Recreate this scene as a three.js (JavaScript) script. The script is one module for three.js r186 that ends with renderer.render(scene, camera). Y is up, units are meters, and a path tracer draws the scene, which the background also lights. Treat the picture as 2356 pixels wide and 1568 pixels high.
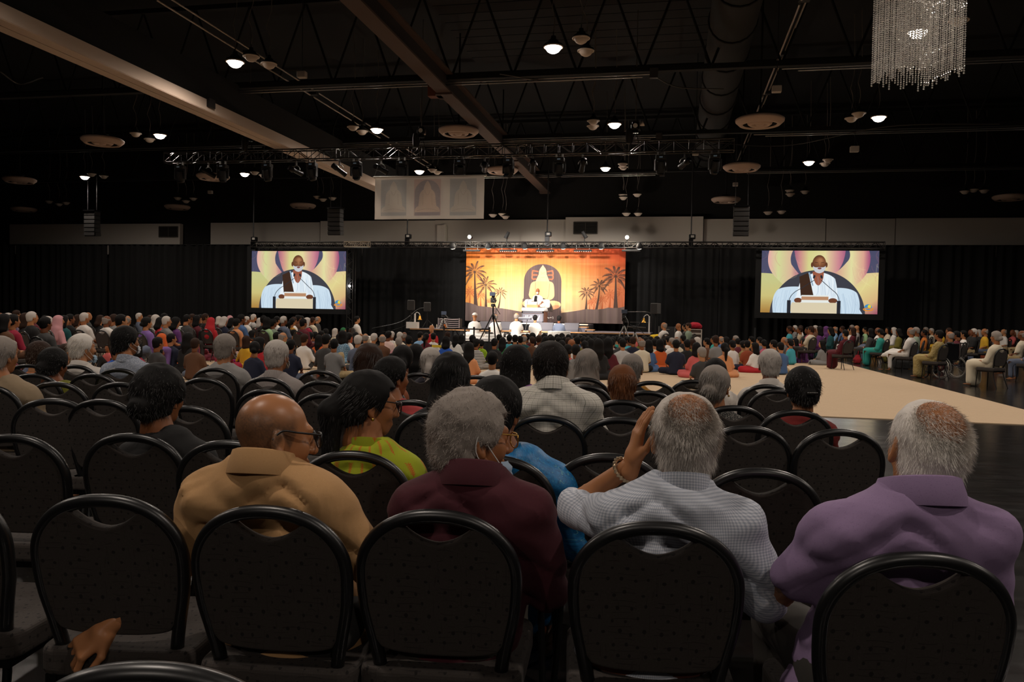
import * as THREE from 'three';
import { mergeGeometries } from 'three/addons/utils/BufferGeometryUtils.js';
import { RoundedBoxGeometry } from 'three/addons/geometries/RoundedBoxGeometry.js';
import { RectAreaLightUniformsLib } from 'three/addons/lights/RectAreaLightUniformsLib.js';

/* ---------- camera, exposure ---------- */
const W = 2356, Hh = 1568, F = 1840, EYE = 1.43;
const scene = new THREE.Scene();
scene.background = new THREE.Color(0x000000);
const camera = new THREE.PerspectiveCamera(2 * Math.atan(Hh / 2 / F) * 180 / Math.PI, W / Hh, 0.05, 200);
camera.position.set(0, EYE, 0);
camera.rotation.order = 'YXZ';
camera.rotation.set(-1.74 * Math.PI / 180, 11.43 * Math.PI / 180, 1.09 * Math.PI / 180);
camera.updateMatrixWorld(true);
const renderer = new THREE.WebGLRenderer({ antialias: true });
renderer.toneMapping = THREE.LinearToneMapping;
renderer.toneMappingExposure = 1.0;
renderer.shadowMap.enabled = true;
RectAreaLightUniformsLib.init();
const HOUSE = 44, STAGE = 1300;              // candela of one house lamp, of one stage spot
const HOUSE_COLOR = 0xfff0e2;

/* ---------- from the photograph to the hall ---------- */
const V = (x, y, z) => new THREE.Vector3(x, y, z);
const ray = (px, py) => V((px - W / 2) / F, -(py - Hh / 2) / F, -1).applyQuaternion(camera.quaternion);
const atY = (px, py, y) => { const r = ray(px, py); return r.multiplyScalar((y - EYE) / r.y).add(camera.position); };
const atZ = (px, py, z) => { const r = ray(px, py); return r.multiplyScalar(z / r.z).add(camera.position); };
const atD = (px, py, d) => ray(px, py).multiplyScalar(d).add(camera.position);
const horizon = px => 728 + 0.019 * (px - 1178);

/* ---------- small helpers ---------- */
let seed = 12345;
const rnd = () => { seed = (seed * 1664525 + 1013904223) >>> 0; return seed / 4294967296; };
const rr = (a, b) => a + (b - a) * rnd();
const clamp = (x, a, b) => x < a ? a : x > b ? b : x;
const lerp = (a, b, t) => a + (b - a) * t;
const sstep = (a, b, x) => { const t = clamp((x - a) / (b - a), 0, 1); return t * t * (3 - 2 * t); };
const hash = (i, j, k) => { let h = (i * 374761393 + j * 668265263 + k * 1274126177) | 0; h = Math.imul(h ^ (h >>> 13), 1274126177); return ((h ^ (h >>> 16)) >>> 0) / 4294967296; };
function noise(x, y, z) {
  const i = Math.floor(x), j = Math.floor(y), k = Math.floor(z); x -= i; y -= j; z -= k;
  const u = x * x * (3 - 2 * x), v = y * y * (3 - 2 * y), w = z * z * (3 - 2 * z);
  const L = (a, b, t) => a + (b - a) * t;
  return L(L(L(hash(i, j, k), hash(i + 1, j, k), u), L(hash(i, j + 1, k), hash(i + 1, j + 1, k), u), v),
    L(L(hash(i, j, k + 1), hash(i + 1, j, k + 1), u), L(hash(i, j + 1, k + 1), hash(i + 1, j + 1, k + 1), u), v), w) * 2 - 1;
}
const names = new Map();
function numbered(n) { const c = names.get(n) || 0; names.set(n, c + 1); return c ? n + '_' + String(c).padStart(3, '0') : n; }
const mats = new Map();
function mat(color, rough = 0.85, metal = 0, extra) {
  const key = color + '|' + rough + '|' + metal + (extra ? JSON.stringify(extra) : '');
  if (!mats.has(key)) mats.set(key, new THREE.MeshStandardMaterial({ color, roughness: rough, metalness: metal, ...extra }));
  return mats.get(key);
}
function tag(o, label, category, group, kind) {
  if (label) o.userData.label = label; if (category) o.userData.category = category;
  if (group) o.userData.group = group; if (kind) o.userData.kind = kind; return o;
}
function thing(name, label, category, pos, yaw = 0, group) {
  const g = new THREE.Group(); g.name = numbered(name); scene.add(g);
  if (pos) g.position.copy(pos.isVector3 ? pos : V(...pos));
  g.rotation.y = yaw; return tag(g, label, category, group);
}
function part(name, geo, m, parent) { const o = new THREE.Mesh(Array.isArray(geo) ? merge(geo) : geo, m); o.name = name; (parent || scene).add(o); return o; }
function struct(name, geo, m) { const o = part(numbered(name), geo, m); o.userData.kind = 'structure'; return o; }
function merge(list) {
  const l = list.map(g => { let q = g.index ? g.toNonIndexed() : g; for (const k of Object.keys(q.attributes)) if (!['position', 'normal', 'uv'].includes(k)) { if (q === g) q = g.clone(); q.deleteAttribute(k); } return q; });
  return l.length === 1 ? l[0] : mergeGeometries(l);
}
const box = (w, h, d, x = 0, y = 0, z = 0, ry = 0) => { const g = new THREE.BoxGeometry(w, h, d); if (ry) g.rotateY(ry); return g.translate(x, y, z); };
const rbox = (w, h, d, r, x = 0, y = 0, z = 0) => new RoundedBoxGeometry(w, h, d, 2, r).translate(x, y, z);
const cyl = (r0, r1, h, n, x = 0, y = 0, z = 0) => new THREE.CylinderGeometry(r0, r1, h, n).translate(x, y, z);
function bar(a, b, r, n = 6, r2) {
  const d = V().subVectors(b, a), L = d.length(), g = new THREE.CylinderGeometry(r2 ?? r, r, L, n);
  g.translate(0, L / 2, 0); g.applyQuaternion(new THREE.Quaternion().setFromUnitVectors(V(0, 1, 0), d.normalize())); return g.translate(a.x, a.y, a.z);
}
const tube = (pts, r, seg = 32, rad = 6, closed = false) => new THREE.TubeGeometry(new THREE.CatmullRomCurve3(pts.map(p => p.isVector3 ? p : V(...p)), closed, 'centripetal'), seg, r, rad, closed);
const lathe = (pts, n = 24) => new THREE.LatheGeometry(pts.map(p => new THREE.Vector2(...p)), n);
function canvasTex(w, h, draw, rx = 1, ry = 1, color = true) {
  const c = document.createElement('canvas'); c.width = w; c.height = h; draw(c.getContext('2d'), w, h);
  const t = new THREE.CanvasTexture(c); if (color) t.colorSpace = THREE.SRGBColorSpace;
  t.wrapS = t.wrapT = THREE.RepeatWrapping; t.repeat.set(rx, ry); t.anisotropy = 8; return t;
}

/* ---------- solids from distance fields (smoothly joined tapered capsules, ellipsoids, lofts) ---------- */
const smin = (a, b, k) => { const h = Math.max(k - Math.abs(a - b), 0) / k; return Math.min(a, b) - h * h * k * 0.25; };
function field(prims, k0 = 0.04) {
  const P = prims.map(p => ({ ...p, k: p.k ?? k0 }));
  for (const p of P) if (p.b) { p.dx = p.b[0] - p.a[0]; p.dy = p.b[1] - p.a[1]; p.dz = p.b[2] - p.a[2]; p.l2 = p.dx * p.dx + p.dy * p.dy + p.dz * p.dz + 1e-9; }
  const n = P.length;
  return (x, y, z) => {
    let d = 1e3;
    for (let i = 0; i < n; i++) {
      const p = P[i]; let e;
      if (p.b) {                                     // tapered capsule a-b, radii r,s; f widens it sideways
        let qx = x - p.a[0], qy = y - p.a[1], qz = z - p.a[2];
        const t = clamp((qx * p.dx + qy * p.dy + qz * p.dz) / p.l2, 0, 1);
        qx -= p.dx * t; qy -= p.dy * t; qz -= p.dz * t; if (p.f) qx /= p.f; if (p.g) qz /= p.g;
        e = Math.sqrt(qx * qx + qy * qy + qz * qz) - (p.r + ((p.s ?? p.r) - p.r) * t);
      } else if (p.keys) {                           // loft of ellipses along y: [y,cx,cz,rx,rz]
        const K = p.keys, m = K.length; const yy = clamp(y, K[0][0], K[m - 1][0]);
        let j = 0; while (j < m - 2 && yy > K[j + 1][0]) j++;
        const A = K[j], B = K[j + 1], t0 = (yy - A[0]) / (B[0] - A[0]), t = t0 * t0 * (3 - 2 * t0) * 0.5 + t0 * 0.5;
        const rx = A[3] + (B[3] - A[3]) * t, rz = A[4] + (B[4] - A[4]) * t;
        const ux = (x - (A[1] + (B[1] - A[1]) * t)) / rx, uz = (z - (A[2] + (B[2] - A[2]) * t)) / rz;
        const q = p.sq ? Math.pow(ux * ux * ux * ux + uz * uz * uz * uz, 0.25) * 0.4 + Math.sqrt(ux * ux + uz * uz) * 0.6 : Math.sqrt(ux * ux + uz * uz);
        e = (q - 1) * Math.min(rx, rz); const oy = Math.abs(y - yy); if (oy > 0) e = e > 0 ? Math.sqrt(e * e + oy * oy) : oy;
      } else {                                       // ellipsoid c, radii e; optional turn m (Matrix3 rows)
        let qx = x - p.c[0], qy = y - p.c[1], qz = z - p.c[2];
        if (p.m) { const m = p.m; [qx, qy, qz] = [m[0] * qx + m[1] * qy + m[2] * qz, m[3] * qx + m[4] * qy + m[5] * qz, m[6] * qx + m[7] * qy + m[8] * qz]; }
        const ax = qx / p.e[0], ay = qy / p.e[1], az = qz / p.e[2], k1 = Math.sqrt(ax * ax / (p.e[0] * p.e[0]) + ay * ay / (p.e[1] * p.e[1]) + az * az / (p.e[2] * p.e[2]));
        const k2 = Math.sqrt(ax * ax + ay * ay + az * az); e = k1 < 1e-6 ? -Math.min(...p.e) : k2 * (k2 - 1) / k1;
      }
      if (p.sub) { const h = Math.max(p.k - Math.abs(-e - d), 0) / p.k; d = Math.max(d, -e) + h * h * p.k * 0.25; } else d = smin(d, e, p.k);
    }
    return d;
  };
}
function bounds(prims, pad = 0.04) {
  const b = [1e9, 1e9, 1e9, -1e9, -1e9, -1e9];
  const add = (x, y, z, rx, ry = rx, rz = rx) => { b[0] = Math.min(b[0], x - rx); b[1] = Math.min(b[1], y - ry); b[2] = Math.min(b[2], z - rz); b[3] = Math.max(b[3], x + rx); b[4] = Math.max(b[4], y + ry); b[5] = Math.max(b[5], z + rz); };
  for (const p of prims) {
    if (p.sub) continue;
    if (p.b) { const f = p.f || 1, g = p.g || 1, s = p.s ?? p.r; add(...p.a, p.r * f, p.r, p.r * g); add(...p.b, s * f, s, s * g); }
    else if (p.keys) for (const k of p.keys) add(k[1], k[0], k[2], k[3], 0.01, k[4]);
    else { const m = p.m ? Math.max(...p.e) : 0; add(...p.c, m || p.e[0], m || p.e[1], m || p.e[2]); }
  }
  return b.map((v, i) => i < 3 ? v - pad : v + pad);
}
function solid(f, bb, h, { uv, color } = {}) {        // surface nets
  const nx = Math.ceil((bb[3] - bb[0]) / h) + 2, ny = Math.ceil((bb[4] - bb[1]) / h) + 2, nz = Math.ceil((bb[5] - bb[2]) / h) + 2;
  const D = new Float32Array(nx * ny * nz), B = 6, R = h * B * 0.5 * 1.74 * 1.5 + 0.012;
  for (let k0 = 0; k0 < nz; k0 += B) for (let j0 = 0; j0 < ny; j0 += B) for (let i0 = 0; i0 < nx; i0 += B) {
    const c = f(bb[0] + (i0 + 2.5) * h, bb[1] + (j0 + 2.5) * h, bb[2] + (k0 + 2.5) * h), skip = Math.abs(c) > R;
    for (let k = k0; k < Math.min(nz, k0 + B); k++) for (let j = j0; j < Math.min(ny, j0 + B); j++) for (let i = i0; i < Math.min(nx, i0 + B); i++)
      D[(k * ny + j) * nx + i] = skip ? c : f(bb[0] + i * h, bb[1] + j * h, bb[2] + k * h);
  }
  const id = new Int32Array(nx * ny * nz).fill(-1), pos = [], idx = [], off = [0, 1, nx, nx + 1, nx * ny, nx * ny + 1, nx * ny + nx, nx * ny + nx + 1];
  const E = [[0, 1], [2, 3], [4, 5], [6, 7], [0, 2], [1, 3], [4, 6], [5, 7], [0, 4], [1, 5], [2, 6], [3, 7]];
  for (let k = 0; k < nz - 1; k++) for (let j = 0; j < ny - 1; j++) for (let i = 0; i < nx - 1; i++) {
    const o = (k * ny + j) * nx + i; let m = 0; for (let q = 0; q < 8; q++) if (D[o + off[q]] < 0) m |= 1 << q;
    if (m === 0 || m === 255) continue;
    let x = 0, y = 0, z = 0, c = 0;
    for (const [a, b] of E) if (((m >> a) ^ (m >> b)) & 1) { const da = D[o + off[a]], t = da / (da - D[o + off[b]]); x += (a & 1) + ((b & 1) - (a & 1)) * t; y += (a >> 1 & 1) + ((b >> 1 & 1) - (a >> 1 & 1)) * t; z += (a >> 2) + ((b >> 2) - (a >> 2)) * t; c++; }
    id[o] = pos.length / 3; pos.push(bb[0] + (i + x / c) * h, bb[1] + (j + y / c) * h, bb[2] + (k + z / c) * h);
  }
  const quad = (a, b, c, d, s) => { if (a < 0 || b < 0 || c < 0 || d < 0) return; s ? idx.push(a, b, c, a, c, d) : idx.push(a, c, b, a, d, c); };
  for (let k = 1; k < nz - 1; k++) for (let j = 1; j < ny - 1; j++) for (let i = 1; i < nx - 1; i++) {
    const o = (k * ny + j) * nx + i, s = D[o] < 0, A = nx, Bz = nx * ny;
    if (s !== D[o + 1] < 0) quad(id[o], id[o - A], id[o - A - Bz], id[o - Bz], s);
    if (s !== D[o + A] < 0) quad(id[o], id[o - Bz], id[o - 1 - Bz], id[o - 1], s);
    if (s !== D[o + Bz] < 0) quad(id[o], id[o - 1], id[o - 1 - A], id[o - A], s);
  }
  const g = new THREE.BufferGeometry();
  g.setAttribute('position', new THREE.Float32BufferAttribute(pos, 3)); g.setIndex(idx); g.computeVertexNormals();
  const n = pos.length / 3, U = new Float32Array(n * 2);
  for (let i = 0; i < n; i++) { const q = uv ? uv(pos[i * 3], pos[i * 3 + 1], pos[i * 3 + 2]) : [pos[i * 3], pos[i * 3 + 1]]; U[i * 2] = q[0]; U[i * 2 + 1] = q[1]; }
  g.setAttribute('uv', new THREE.BufferAttribute(U, 2));
  if (color) { const C = new Float32Array(n * 3); for (let i = 0; i < n; i++) { const q = color(pos[i * 3], pos[i * 3 + 1], pos[i * 3 + 2]); C.set(q, i * 3); } g.setAttribute('color', new THREE.BufferAttribute(C, 3)); }
  return g;
}
/* ================= the hall ================= */
const ZSCREEN = -37.4, ZBACK = -38.3, ZDRAPE = -39.3, ZWALL = -41;
const black = mat(0x0b0b0c, 0.7), blackMetal = mat(0x101012, 0.35, 0.6), steel = mat(0x8f8d8a, 0.35, 0.9), darkCeil = mat(0x020202, 0.95);

// polished dark concrete
const floorTex = canvasTex(1024, 1024, (c, w, h) => {
  c.fillStyle = '#191716'; c.fillRect(0, 0, w, h);
  for (let i = 0; i < 5200; i++) { const v = 16 + rnd() * 20 | 0; c.fillStyle = `rgba(${v + 3},${v + 1},${v},${0.06 + rnd() * 0.12})`; c.beginPath(); c.ellipse(rnd() * w, rnd() * h, 4 + rnd() * 60, 2 + rnd() * 12, rnd() * 0.3, 0, 7); c.fill(); }
  for (let i = 0; i < 160; i++) { c.strokeStyle = `rgba(70,66,60,${0.03 + rnd() * 0.06})`; c.lineWidth = 0.6 + rnd(); const x = rnd() * w, y = rnd() * h; c.beginPath(); c.moveTo(x, y); c.lineTo(x + rr(-160, 160), y + rr(-14, 14)); c.stroke(); }
}, 1 / 5, 1 / 5);
const floorRough = canvasTex(512, 512, (c, w, h) => {
  c.fillStyle = '#303030'; c.fillRect(0, 0, w, h);
  for (let i = 0; i < 2600; i++) { const v = 30 + rnd() * 45 | 0; c.fillStyle = `rgba(${v},${v},${v},0.2)`; c.beginPath(); c.ellipse(rnd() * w, rnd() * h, 3 + rnd() * 40, 1 + rnd() * 5, rnd() * 0.2, 0, 7); c.fill(); }
}, 1 / 4, 1 / 4, false);
function flatUV(g, s = 1) { const p = g.attributes.position, u = g.attributes.uv, n = g.attributes.normal; for (let i = 0; i < p.count; i++) { const ny = Math.abs(n.getY(i)), nx = Math.abs(n.getX(i)); u.setXY(i, (nx > 0.7 ? p.getZ(i) : p.getX(i)) * s, (ny > 0.7 ? p.getZ(i) : p.getY(i)) * s); } return g; }
struct('floor', flatUV(box(76, 0.3, 62, -10, -0.15, -13)), new THREE.MeshStandardMaterial({ map: floorTex, roughnessMap: floorRough, roughness: 1.0, metalness: 0 }));
struct('ceiling', box(76, 0.3, 62, -10, 11.15, -13), darkCeil);
const wallDark = mat(0x1b1918, 0.95);
struct('wall_back', box(76, 11.4, 0.3, -10, 5.4, ZWALL - 0.55), wallDark);
struct('wall_left', box(0.3, 11.4, 62, -48, 5.4, -13), wallDark);
struct('wall_right', box(0.3, 11.4, 62, 28, 5.4, -13), wallDark);
struct('wall_camera_side', box(76, 11.4, 0.3, -10, 5.4, 18), wallDark);

// plastered bulkhead panels above the black drapes
const plaster = new THREE.MeshStandardMaterial({ color: 0xc2b9ae, roughness: 0.95 });
[[22, 414, 515, 0], [486, 737, 512, 0.05], [739, 1003, 508, 0.1], [1003, 1303, 506, 0.1], [1303, 1618, 500, 0.25], [1620, 1900, 503, 0], [1902, 2060, 503, 0], [2062, 2420, 501, 0]].forEach(([p0, p1, top, pro], i) => {
  const a = atZ(p0, top, ZWALL), b = atZ(p1, top, ZWALL), y1 = (a.y + b.y) / 2, y0 = 4.6;
  const m = struct('wall_panel', box(b.x - a.x, y1 - y0, 0.3, (a.x + b.x) / 2, (y1 + y0) / 2, ZWALL + pro - 0.15), plaster);
  if (i === 4 || i === 0) {
    const c = atZ(i ? 1347 : 388, i ? 524 : 533, ZWALL + pro), vent = thing('wall_vent', i ? 'dark rectangular air grille in the palest wall panel above the stage' : 'dim rectangular air grille in the wall panel at the far left', 'vent', V(c.x, c.y, ZWALL + pro + 0.02));
    part('vent_frame', [box(1.2, 0.04, 0.05, 0, 0.3, 0), box(1.2, 0.04, 0.05, 0, -0.3, 0), box(0.04, 0.6, 0.05, -0.6, 0, 0), box(0.04, 0.6, 0.05, 0.6, 0, 0), box(0.03, 0.6, 0.05)], mat(0x55504b), vent);
    for (let k = 0; k < 9; k++) part('slat', new THREE.BoxGeometry(1.18, 0.012, 0.05).rotateX(0.7).translate(0, -0.26 + k * 0.065, 0.01), mat(0x3b3733), vent);
    part('backing', box(1.18, 0.58, 0.01, 0, 0, -0.015), mat(0x141312), vent);
  }
});
// a pale pillar casing left of the stage, seen above the truss
{ const a = atZ(1018, 518, ZWALL + 0.3); struct('trim_1', [box(0.5, 1.7, 0.25, a.x, a.y - 0.85, ZWALL + 0.3), box(0.1, 1.75, 0.32, a.x + 0.18, a.y - 0.85, ZWALL + 0.34)], plaster); }

// black pipe-and-drape in panels
{
  const drape = thing('stage_drape', 'black pleated curtain hanging along the whole far wall behind stage and screens', 'curtain', V(0, 0, 0));
  const cloth = new THREE.MeshStandardMaterial({ color: 0x050505, roughness: 0.95 });
  for (let x = -46; x < 26; x += 3) {
    const g = new THREE.PlaneGeometry(3, 5.0, 60, 2), p = g.attributes.position, ph = rnd() * 9;
    for (let i = 0; i < p.count; i++) p.setZ(i, Math.sin(p.getX(i) * 14 + ph + Math.sin(p.getX(i) * 5)) * 0.07);
    g.computeVertexNormals(); g.translate(x + 1.5, 2.52, ZDRAPE); part('curtain_panel', g, cloth, drape);
  }
  part('curtain_pipe', new THREE.CylinderGeometry(0.03, 0.03, 72, 8).rotateZ(Math.PI / 2).translate(-10, 5.0, ZDRAPE), blackMetal, drape);
}

/* ---------- house lamps ---------- */
const lampOn = new THREE.MeshStandardMaterial({ color: 0xffffff, emissive: HOUSE_COLOR, emissiveIntensity: 14 });
const lampOff = mat(0xb9aa9c, 0.6), lampBody = mat(0x35322f, 0.5, 0.4);
const gBody = merge([lathe([[0, 0.22], [0.05, 0.22], [0.06, 0.15], [0.1, 0.13], [0.13, 0.07], [0.19, 0.05], [0.205, 0.02], [0.2, 0]], 20), cyl(0.012, 0.012, 0.1, 6, 0, 0.26, 0)]);
const gLens = merge([lathe([[0, -0.13], [0.07, -0.12], [0.12, -0.09], [0.155, -0.04], [0.17, 0.004]], 20)]);  // deep dome makes lit lamps look round, standing in for their glare
const gRing = new THREE.TorusGeometry(0.19, 0.018, 6, 24).rotateX(Math.PI / 2);
function houseLamp(p, on, label, group, sc = 1) {
  const t = thing('pendant_lamp', label, 'lamp', p, 0, group);
  part('housing', gBody, lampBody, t); part('rim', gRing, lampOff, t); part('lens', gLens, on ? lampOn : lampOff, t);
  const L = 11.03 - p.y, w = 0.04 * (on ? 1 : 1.6);
  part('cord', tube([[0, 0.3, 0], [w * 0.6, 0.3 + L * 0.1, 0], [-w, 0.3 + L * 0.2, w], [w * 0.5, 0.3 + L * 0.3, 0], [0, L, 0]], 0.011, 14, 4), mat(0x6a635c, 0.7), t);
  if (sc !== 1) t.children.slice(0, 3).forEach(c => c.scale.setScalar(sc));
  if (on) {
    const s = new THREE.SpotLight(HOUSE_COLOR, HOUSE, 0, 1.5, 0.4, 2); s.position.set(p.x, p.y - 0.18 * sc, p.z); s.target.position.set(p.x, 0, p.z);
    s.shadow.radius = 8; scene.add(s, s.target);
  }
  return t;
}
const litAt = [[541, 142, 'left of the long brown roof beam, nearest row'], [1273, 108, 'high above the middle of the stage, nearest row'], [368, 310, 'left of the pale beam, middle row'], [867, 297, 'above the left half of the lighting truss'], [1414, 285, 'above the right half of the lighting truss'],
  [195, 406, 'at the far left above the seated crowd'], [563, 399, 'just below the left part of the lighting truss'], [965, 393, 'just above the white banner'], [1393, 386, 'below the right part of the lighting truss'], [1861, 372, 'right of the ceiling duct, far row'], [2022, 269, 'on the right beside two unlit ones'], [2112, 73, 'shining through the bead chandelier']];
for (const [px, py, w] of litAt) houseLamp(atY(px, py, 7.8), true, 'lit white pendant lamp ' + w, 'lit ceiling pendants', 1.15);
// unseen lit lamps out of view, placed to light foreground heads, backs and crowd
for (const [x, z] of [[-19.6, -19], [12.6, -27], [13.4, -19], [-18, -11.5], [-10.6, -11.5], [-3, -11.5], [4.8, -11.5], [12.4, -11.5], [-10.6, -3.4], [12.4, -3.4], [-3, -1.2], [4.8, -1.2], [-3, 9], [4.8, 9]]) houseLamp(V(x, 7.8, z), true, 'unseen pendant lamp out of view, placed to light the foreground and crowd', 'unseen lit pendants out of view', 1.15);
const hangAt = (px, py) => { const p = atY(px, py, 7.8); return p.z < -38.6 ? atZ(px, py, -38.6) : p; };
const offAt = [[578, 130], [619, 147], [1337, 88], [1348, 117], [312, 307], [344, 320], [812, 292], [833, 302], [1365, 278], [1364, 290], [211, 400], [239, 405], [586, 396], [606, 403], [995, 390], [1006, 395], [1433, 377], [1434, 384], [1976, 261], [1959, 272], [1905, 367], [1898, 376], [2206, 47],
  [113, 463], [136, 469], [152, 466], [409, 455], [428, 462], [445, 456], [730, 452], [743, 458], [765, 455], [1433, 448], [1434, 454], [1466, 447], [1817, 438], [1818, 446], [1852, 440], [1767, 488], [1798, 486], [1134, 494], [1156, 492], [1163, 498], [1441, 491], [1468, 491], [2220, 440], [2240, 436], [2264, 438]];
const ORD = ['leftmost one', 'second', 'third', 'fourth', 'fifth', 'sixth', 'seventh', 'eighth', 'ninth', 'tenth', 'eleventh', 'twelfth', 'thirteenth', 'fourteenth', 'fifteenth', 'sixteenth', 'seventeenth', 'eighteenth', 'nineteenth', 'twentieth', 'twenty-first', 'twenty-second', 'twenty-third', 'twenty-fourth', 'twenty-fifth', 'last'];
{ const seen = {}, low = offAt.filter(a => a[1] > 430).sort((a, b) => a[0] - b[0]);
  for (const q of offAt) {
    let label; if (q[1] > 430) label = `small unlit pendant low before the far wall, ${ORD[low.indexOf(q)]} from the left`;
    else { const n = litAt.slice().sort((a, b) => Math.hypot(a[0] - q[0], a[1] - q[1]) - Math.hypot(b[0] - q[0], b[1] - q[1]))[0]; seen[n[2]] = (seen[n[2]] || 0) + 1; label = `${['first', 'second', 'third'][seen[n[2]] - 1]} unlit pendant beside the lit lamp ${n[2]}`; }
    houseLamp(hangAt(...q), false, label, 'unlit ceiling pendants');
  } }

/* ---------- ceiling: beams, conduits, duct, diffusers ---------- */
{ // pale boxed beam running towards the stage
  const b = thing('soffit_beam', 'long pale beige boxed beam running under the ceiling to the stage', 'beam', V(-13.2, 7.0, -22));
  const tan = new THREE.MeshStandardMaterial({ color: 0xbfac9b, roughness: 0.9 });
  part('side_board', [box(0.05, 0.3, 46, 0.3, 0.15, 0)], tan, b);
  part('bottom_board', box(0.29, 0.03, 46, 0.165, 0, 0), tan, b); part('bottom_board', box(0.27, 0.03, 46, -0.145, 0, 0), tan, b);
  part('side_board', box(0.05, 0.3, 46, -0.3, 0.15, 0), tan, b);
  part('top_steel', box(0.5, 0.9, 46, 0, 0.75, 0), darkCeil, b);
  part('junction_box', box(0.1, 0.24, 0.3, 0.36, 0.22, 1.6), black, b);
}
{ const b = thing('roof_beam', 'brown steel roof beam running away towards the stage', 'beam', V(-6.55, 7.75, -27));
  const m = mat(0x4a372d, 0.8);
  part('flange', box(0.42, 0.05, 27, 0, 0, 0), m, b); part('web', box(0.06, 0.5, 27, 0, 0.27, 0), mat(0x2a211c, 0.9), b); part('flange', box(0.42, 0.05, 27, 0, 0.54, 0), m, b);
  for (const z of [-13, -5, 4.8]) part('splice_plate', box(0.5, 0.06, 0.5, 0, -0.05, z), m, b);
  part('junction_box', box(0.4, 0.36, 0.3, -0.3, 0.1, 4.8), mat(0x6b3a22, 0.8), b);
}
for (const [i, z] of [-14.6, -22.2, -29.8, -37.2].entries()) { // open-web joists across with conduits under them
  const j = thing('roof_joist', ['dark open-web roof joist crossing at the top of the picture', 'dark open-web roof joist with conduits in front of the lit lamps', 'dark open-web roof joist above the lighting truss', 'dark open-web roof joist nearest the stage wall'][i], 'joist', V(-10, 8.2, z));
  part('bottom_chord', box(72, 0.14, 0.2, 0, 0, 0), mat(0x020202, 0.95), j); part('top_chord', box(72, 0.14, 0.2, 0, 2.4, 0), mat(0x020202, 0.95), j);
  const webs = []; for (let x = -36; x < 36; x += 1.8) webs.push(bar(V(x, 0, 0), V(x + 0.9, 2.4, 0), 0.035, 4), bar(V(x + 0.9, 2.4, 0), V(x + 1.8, 0, 0), 0.035, 4));
  tag(part('bracing', webs, mat(0x020202, 0.95), j), null, null, null, 'stuff');
  for (const [y, x0, x1] of [[-0.16, -3.4, 9.2], [-0.23, -3, 9], [-0.16, 12.6, 30], [-0.22, 13, 30], ...(i === 2 ? [[-0.16, -30, -6.4]] : [])]) part('conduit', bar(V(x0, y, 0.12), V(x1, y, 0.12), 0.022, 6), steel, j);
  for (const x of [-3.2, 9.3, 3.1]) part('conduit_box', box(0.22, 0.26, 0.14, x, -0.15, 0.14), mat(0x3c3834, 0.6, 0.4), j);
}
for (const [x, y, l] of [[-11.6, 8.4, 'pair of thin pale pipes running along the pale beige beam'], [2.75, 9.0, 'pair of thin pale pipes running beside the dark ceiling duct']]) {
  const t = thing('ceiling_pipes', l, 'pipe', V(x, y, -24));
  for (let z = -16; z < 16; z += 4) for (const dx of [0, 0.16]) part('pipe', bar(V(dx, dx * 0.8, z), V(dx, dx * 0.8, z + 3.75), 0.026, 6), mat(0x9a8d80, 0.5, 0.5), t);
  for (let z = -16; z < 16; z += 4) part('coupling', box(0.26, 0.1, 0.2, 0.08, 0.06, z - 0.1), black, t);
}
{ const t = thing('air_duct', 'big round dark air duct running towards the stage', 'duct', V(1.3, 9.2, -25));
  for (let k = 0; k < 12; k++) part('duct_section', new THREE.CylinderGeometry(0.6, 0.6, 2.4, 20).rotateX(Math.PI / 2).translate(0, 0, -15 + k * 2.46), mat(0x080706, 0.9), t);
  for (let k = 0; k < 12; k++) part('duct_collar', new THREE.TorusGeometry(0.61, 0.03, 6, 20).translate(0, 0, -13.8 + k * 2.46), mat(0x0c0a09, 0.9), t);
}
{ // deck boards between joists, dark reddish brown
  const m = [mat(0x0c0706, 0.95), mat(0x090605, 0.95)];
  const t = thing('roof_deck', 'dark reddish brown roof deck boards beyond the joists', 'deck', V(-3, 10.9, -20));
  for (let k = 0; k < 26; k++) part('board', box(9, 0.06, 0.66, 0, 0, -9 + k * 0.7), m[k % 2], t);
}
const gDiff = [lathe([[0.62, 0.2], [0.68, 0.16], [0.67, 0.1], [0.56, 0.0], [0.5, -0.01], [0.47, 0.03]], 40), lathe([[0.36, 0.1], [0.33, 0.03], [0.26, -0.02], [0.2, 0.02], [0.18, 0.08]], 32), lathe([[0.0, -0.01], [0.1, -0.01], [0.12, 0.03]], 24), lathe([[0.62, 0.2], [0.47, 0.03], [0.46, 0.22], [0.05, 0.24], [0.2, 0.34], [0.03, 0.36], [0.03, 3.95]], 24)];
const dTan = mat(0xb59c8b, 0.7), dDark = mat(0x080706, 0.95);
[[236, 332], [1055, 310], [1748, 288], [490, 413], [1155, 398], [1706, 392], [45, 420], [55, 486], [408, 481], [697, 478], [1235, 469], [1670, 465], [2322, 460]].forEach(([px, py], i) => {
  const w = ['at the left, nearest of its row', 'right of the brown roof beam above the truss', 'largest, beside the ceiling duct', 'under the left end of the lighting truss', 'partly hidden behind a moving light', 'right of the truss end', 'at the left edge', 'lowest at the left edge', 'far behind the left speaker array', 'just left of the white banner', 'right below the end of the brown beam', 'behind the right speaker array', 'at the right edge'][i];
  const t = thing('air_diffuser', 'round beige ceiling air diffuser ' + w, 'diffuser', atY(px, py, [1, 4, 10].includes(i) ? 7.5 : 7.0), 0, 'round ceiling diffusers');
  part('outer_ring', gDiff[0], dTan, t); part('inner_ring', gDiff[1], dTan, t); part('centre_plate', gDiff[2], dTan, t); part('throat', gDiff[3], dDark, t);
});
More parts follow.
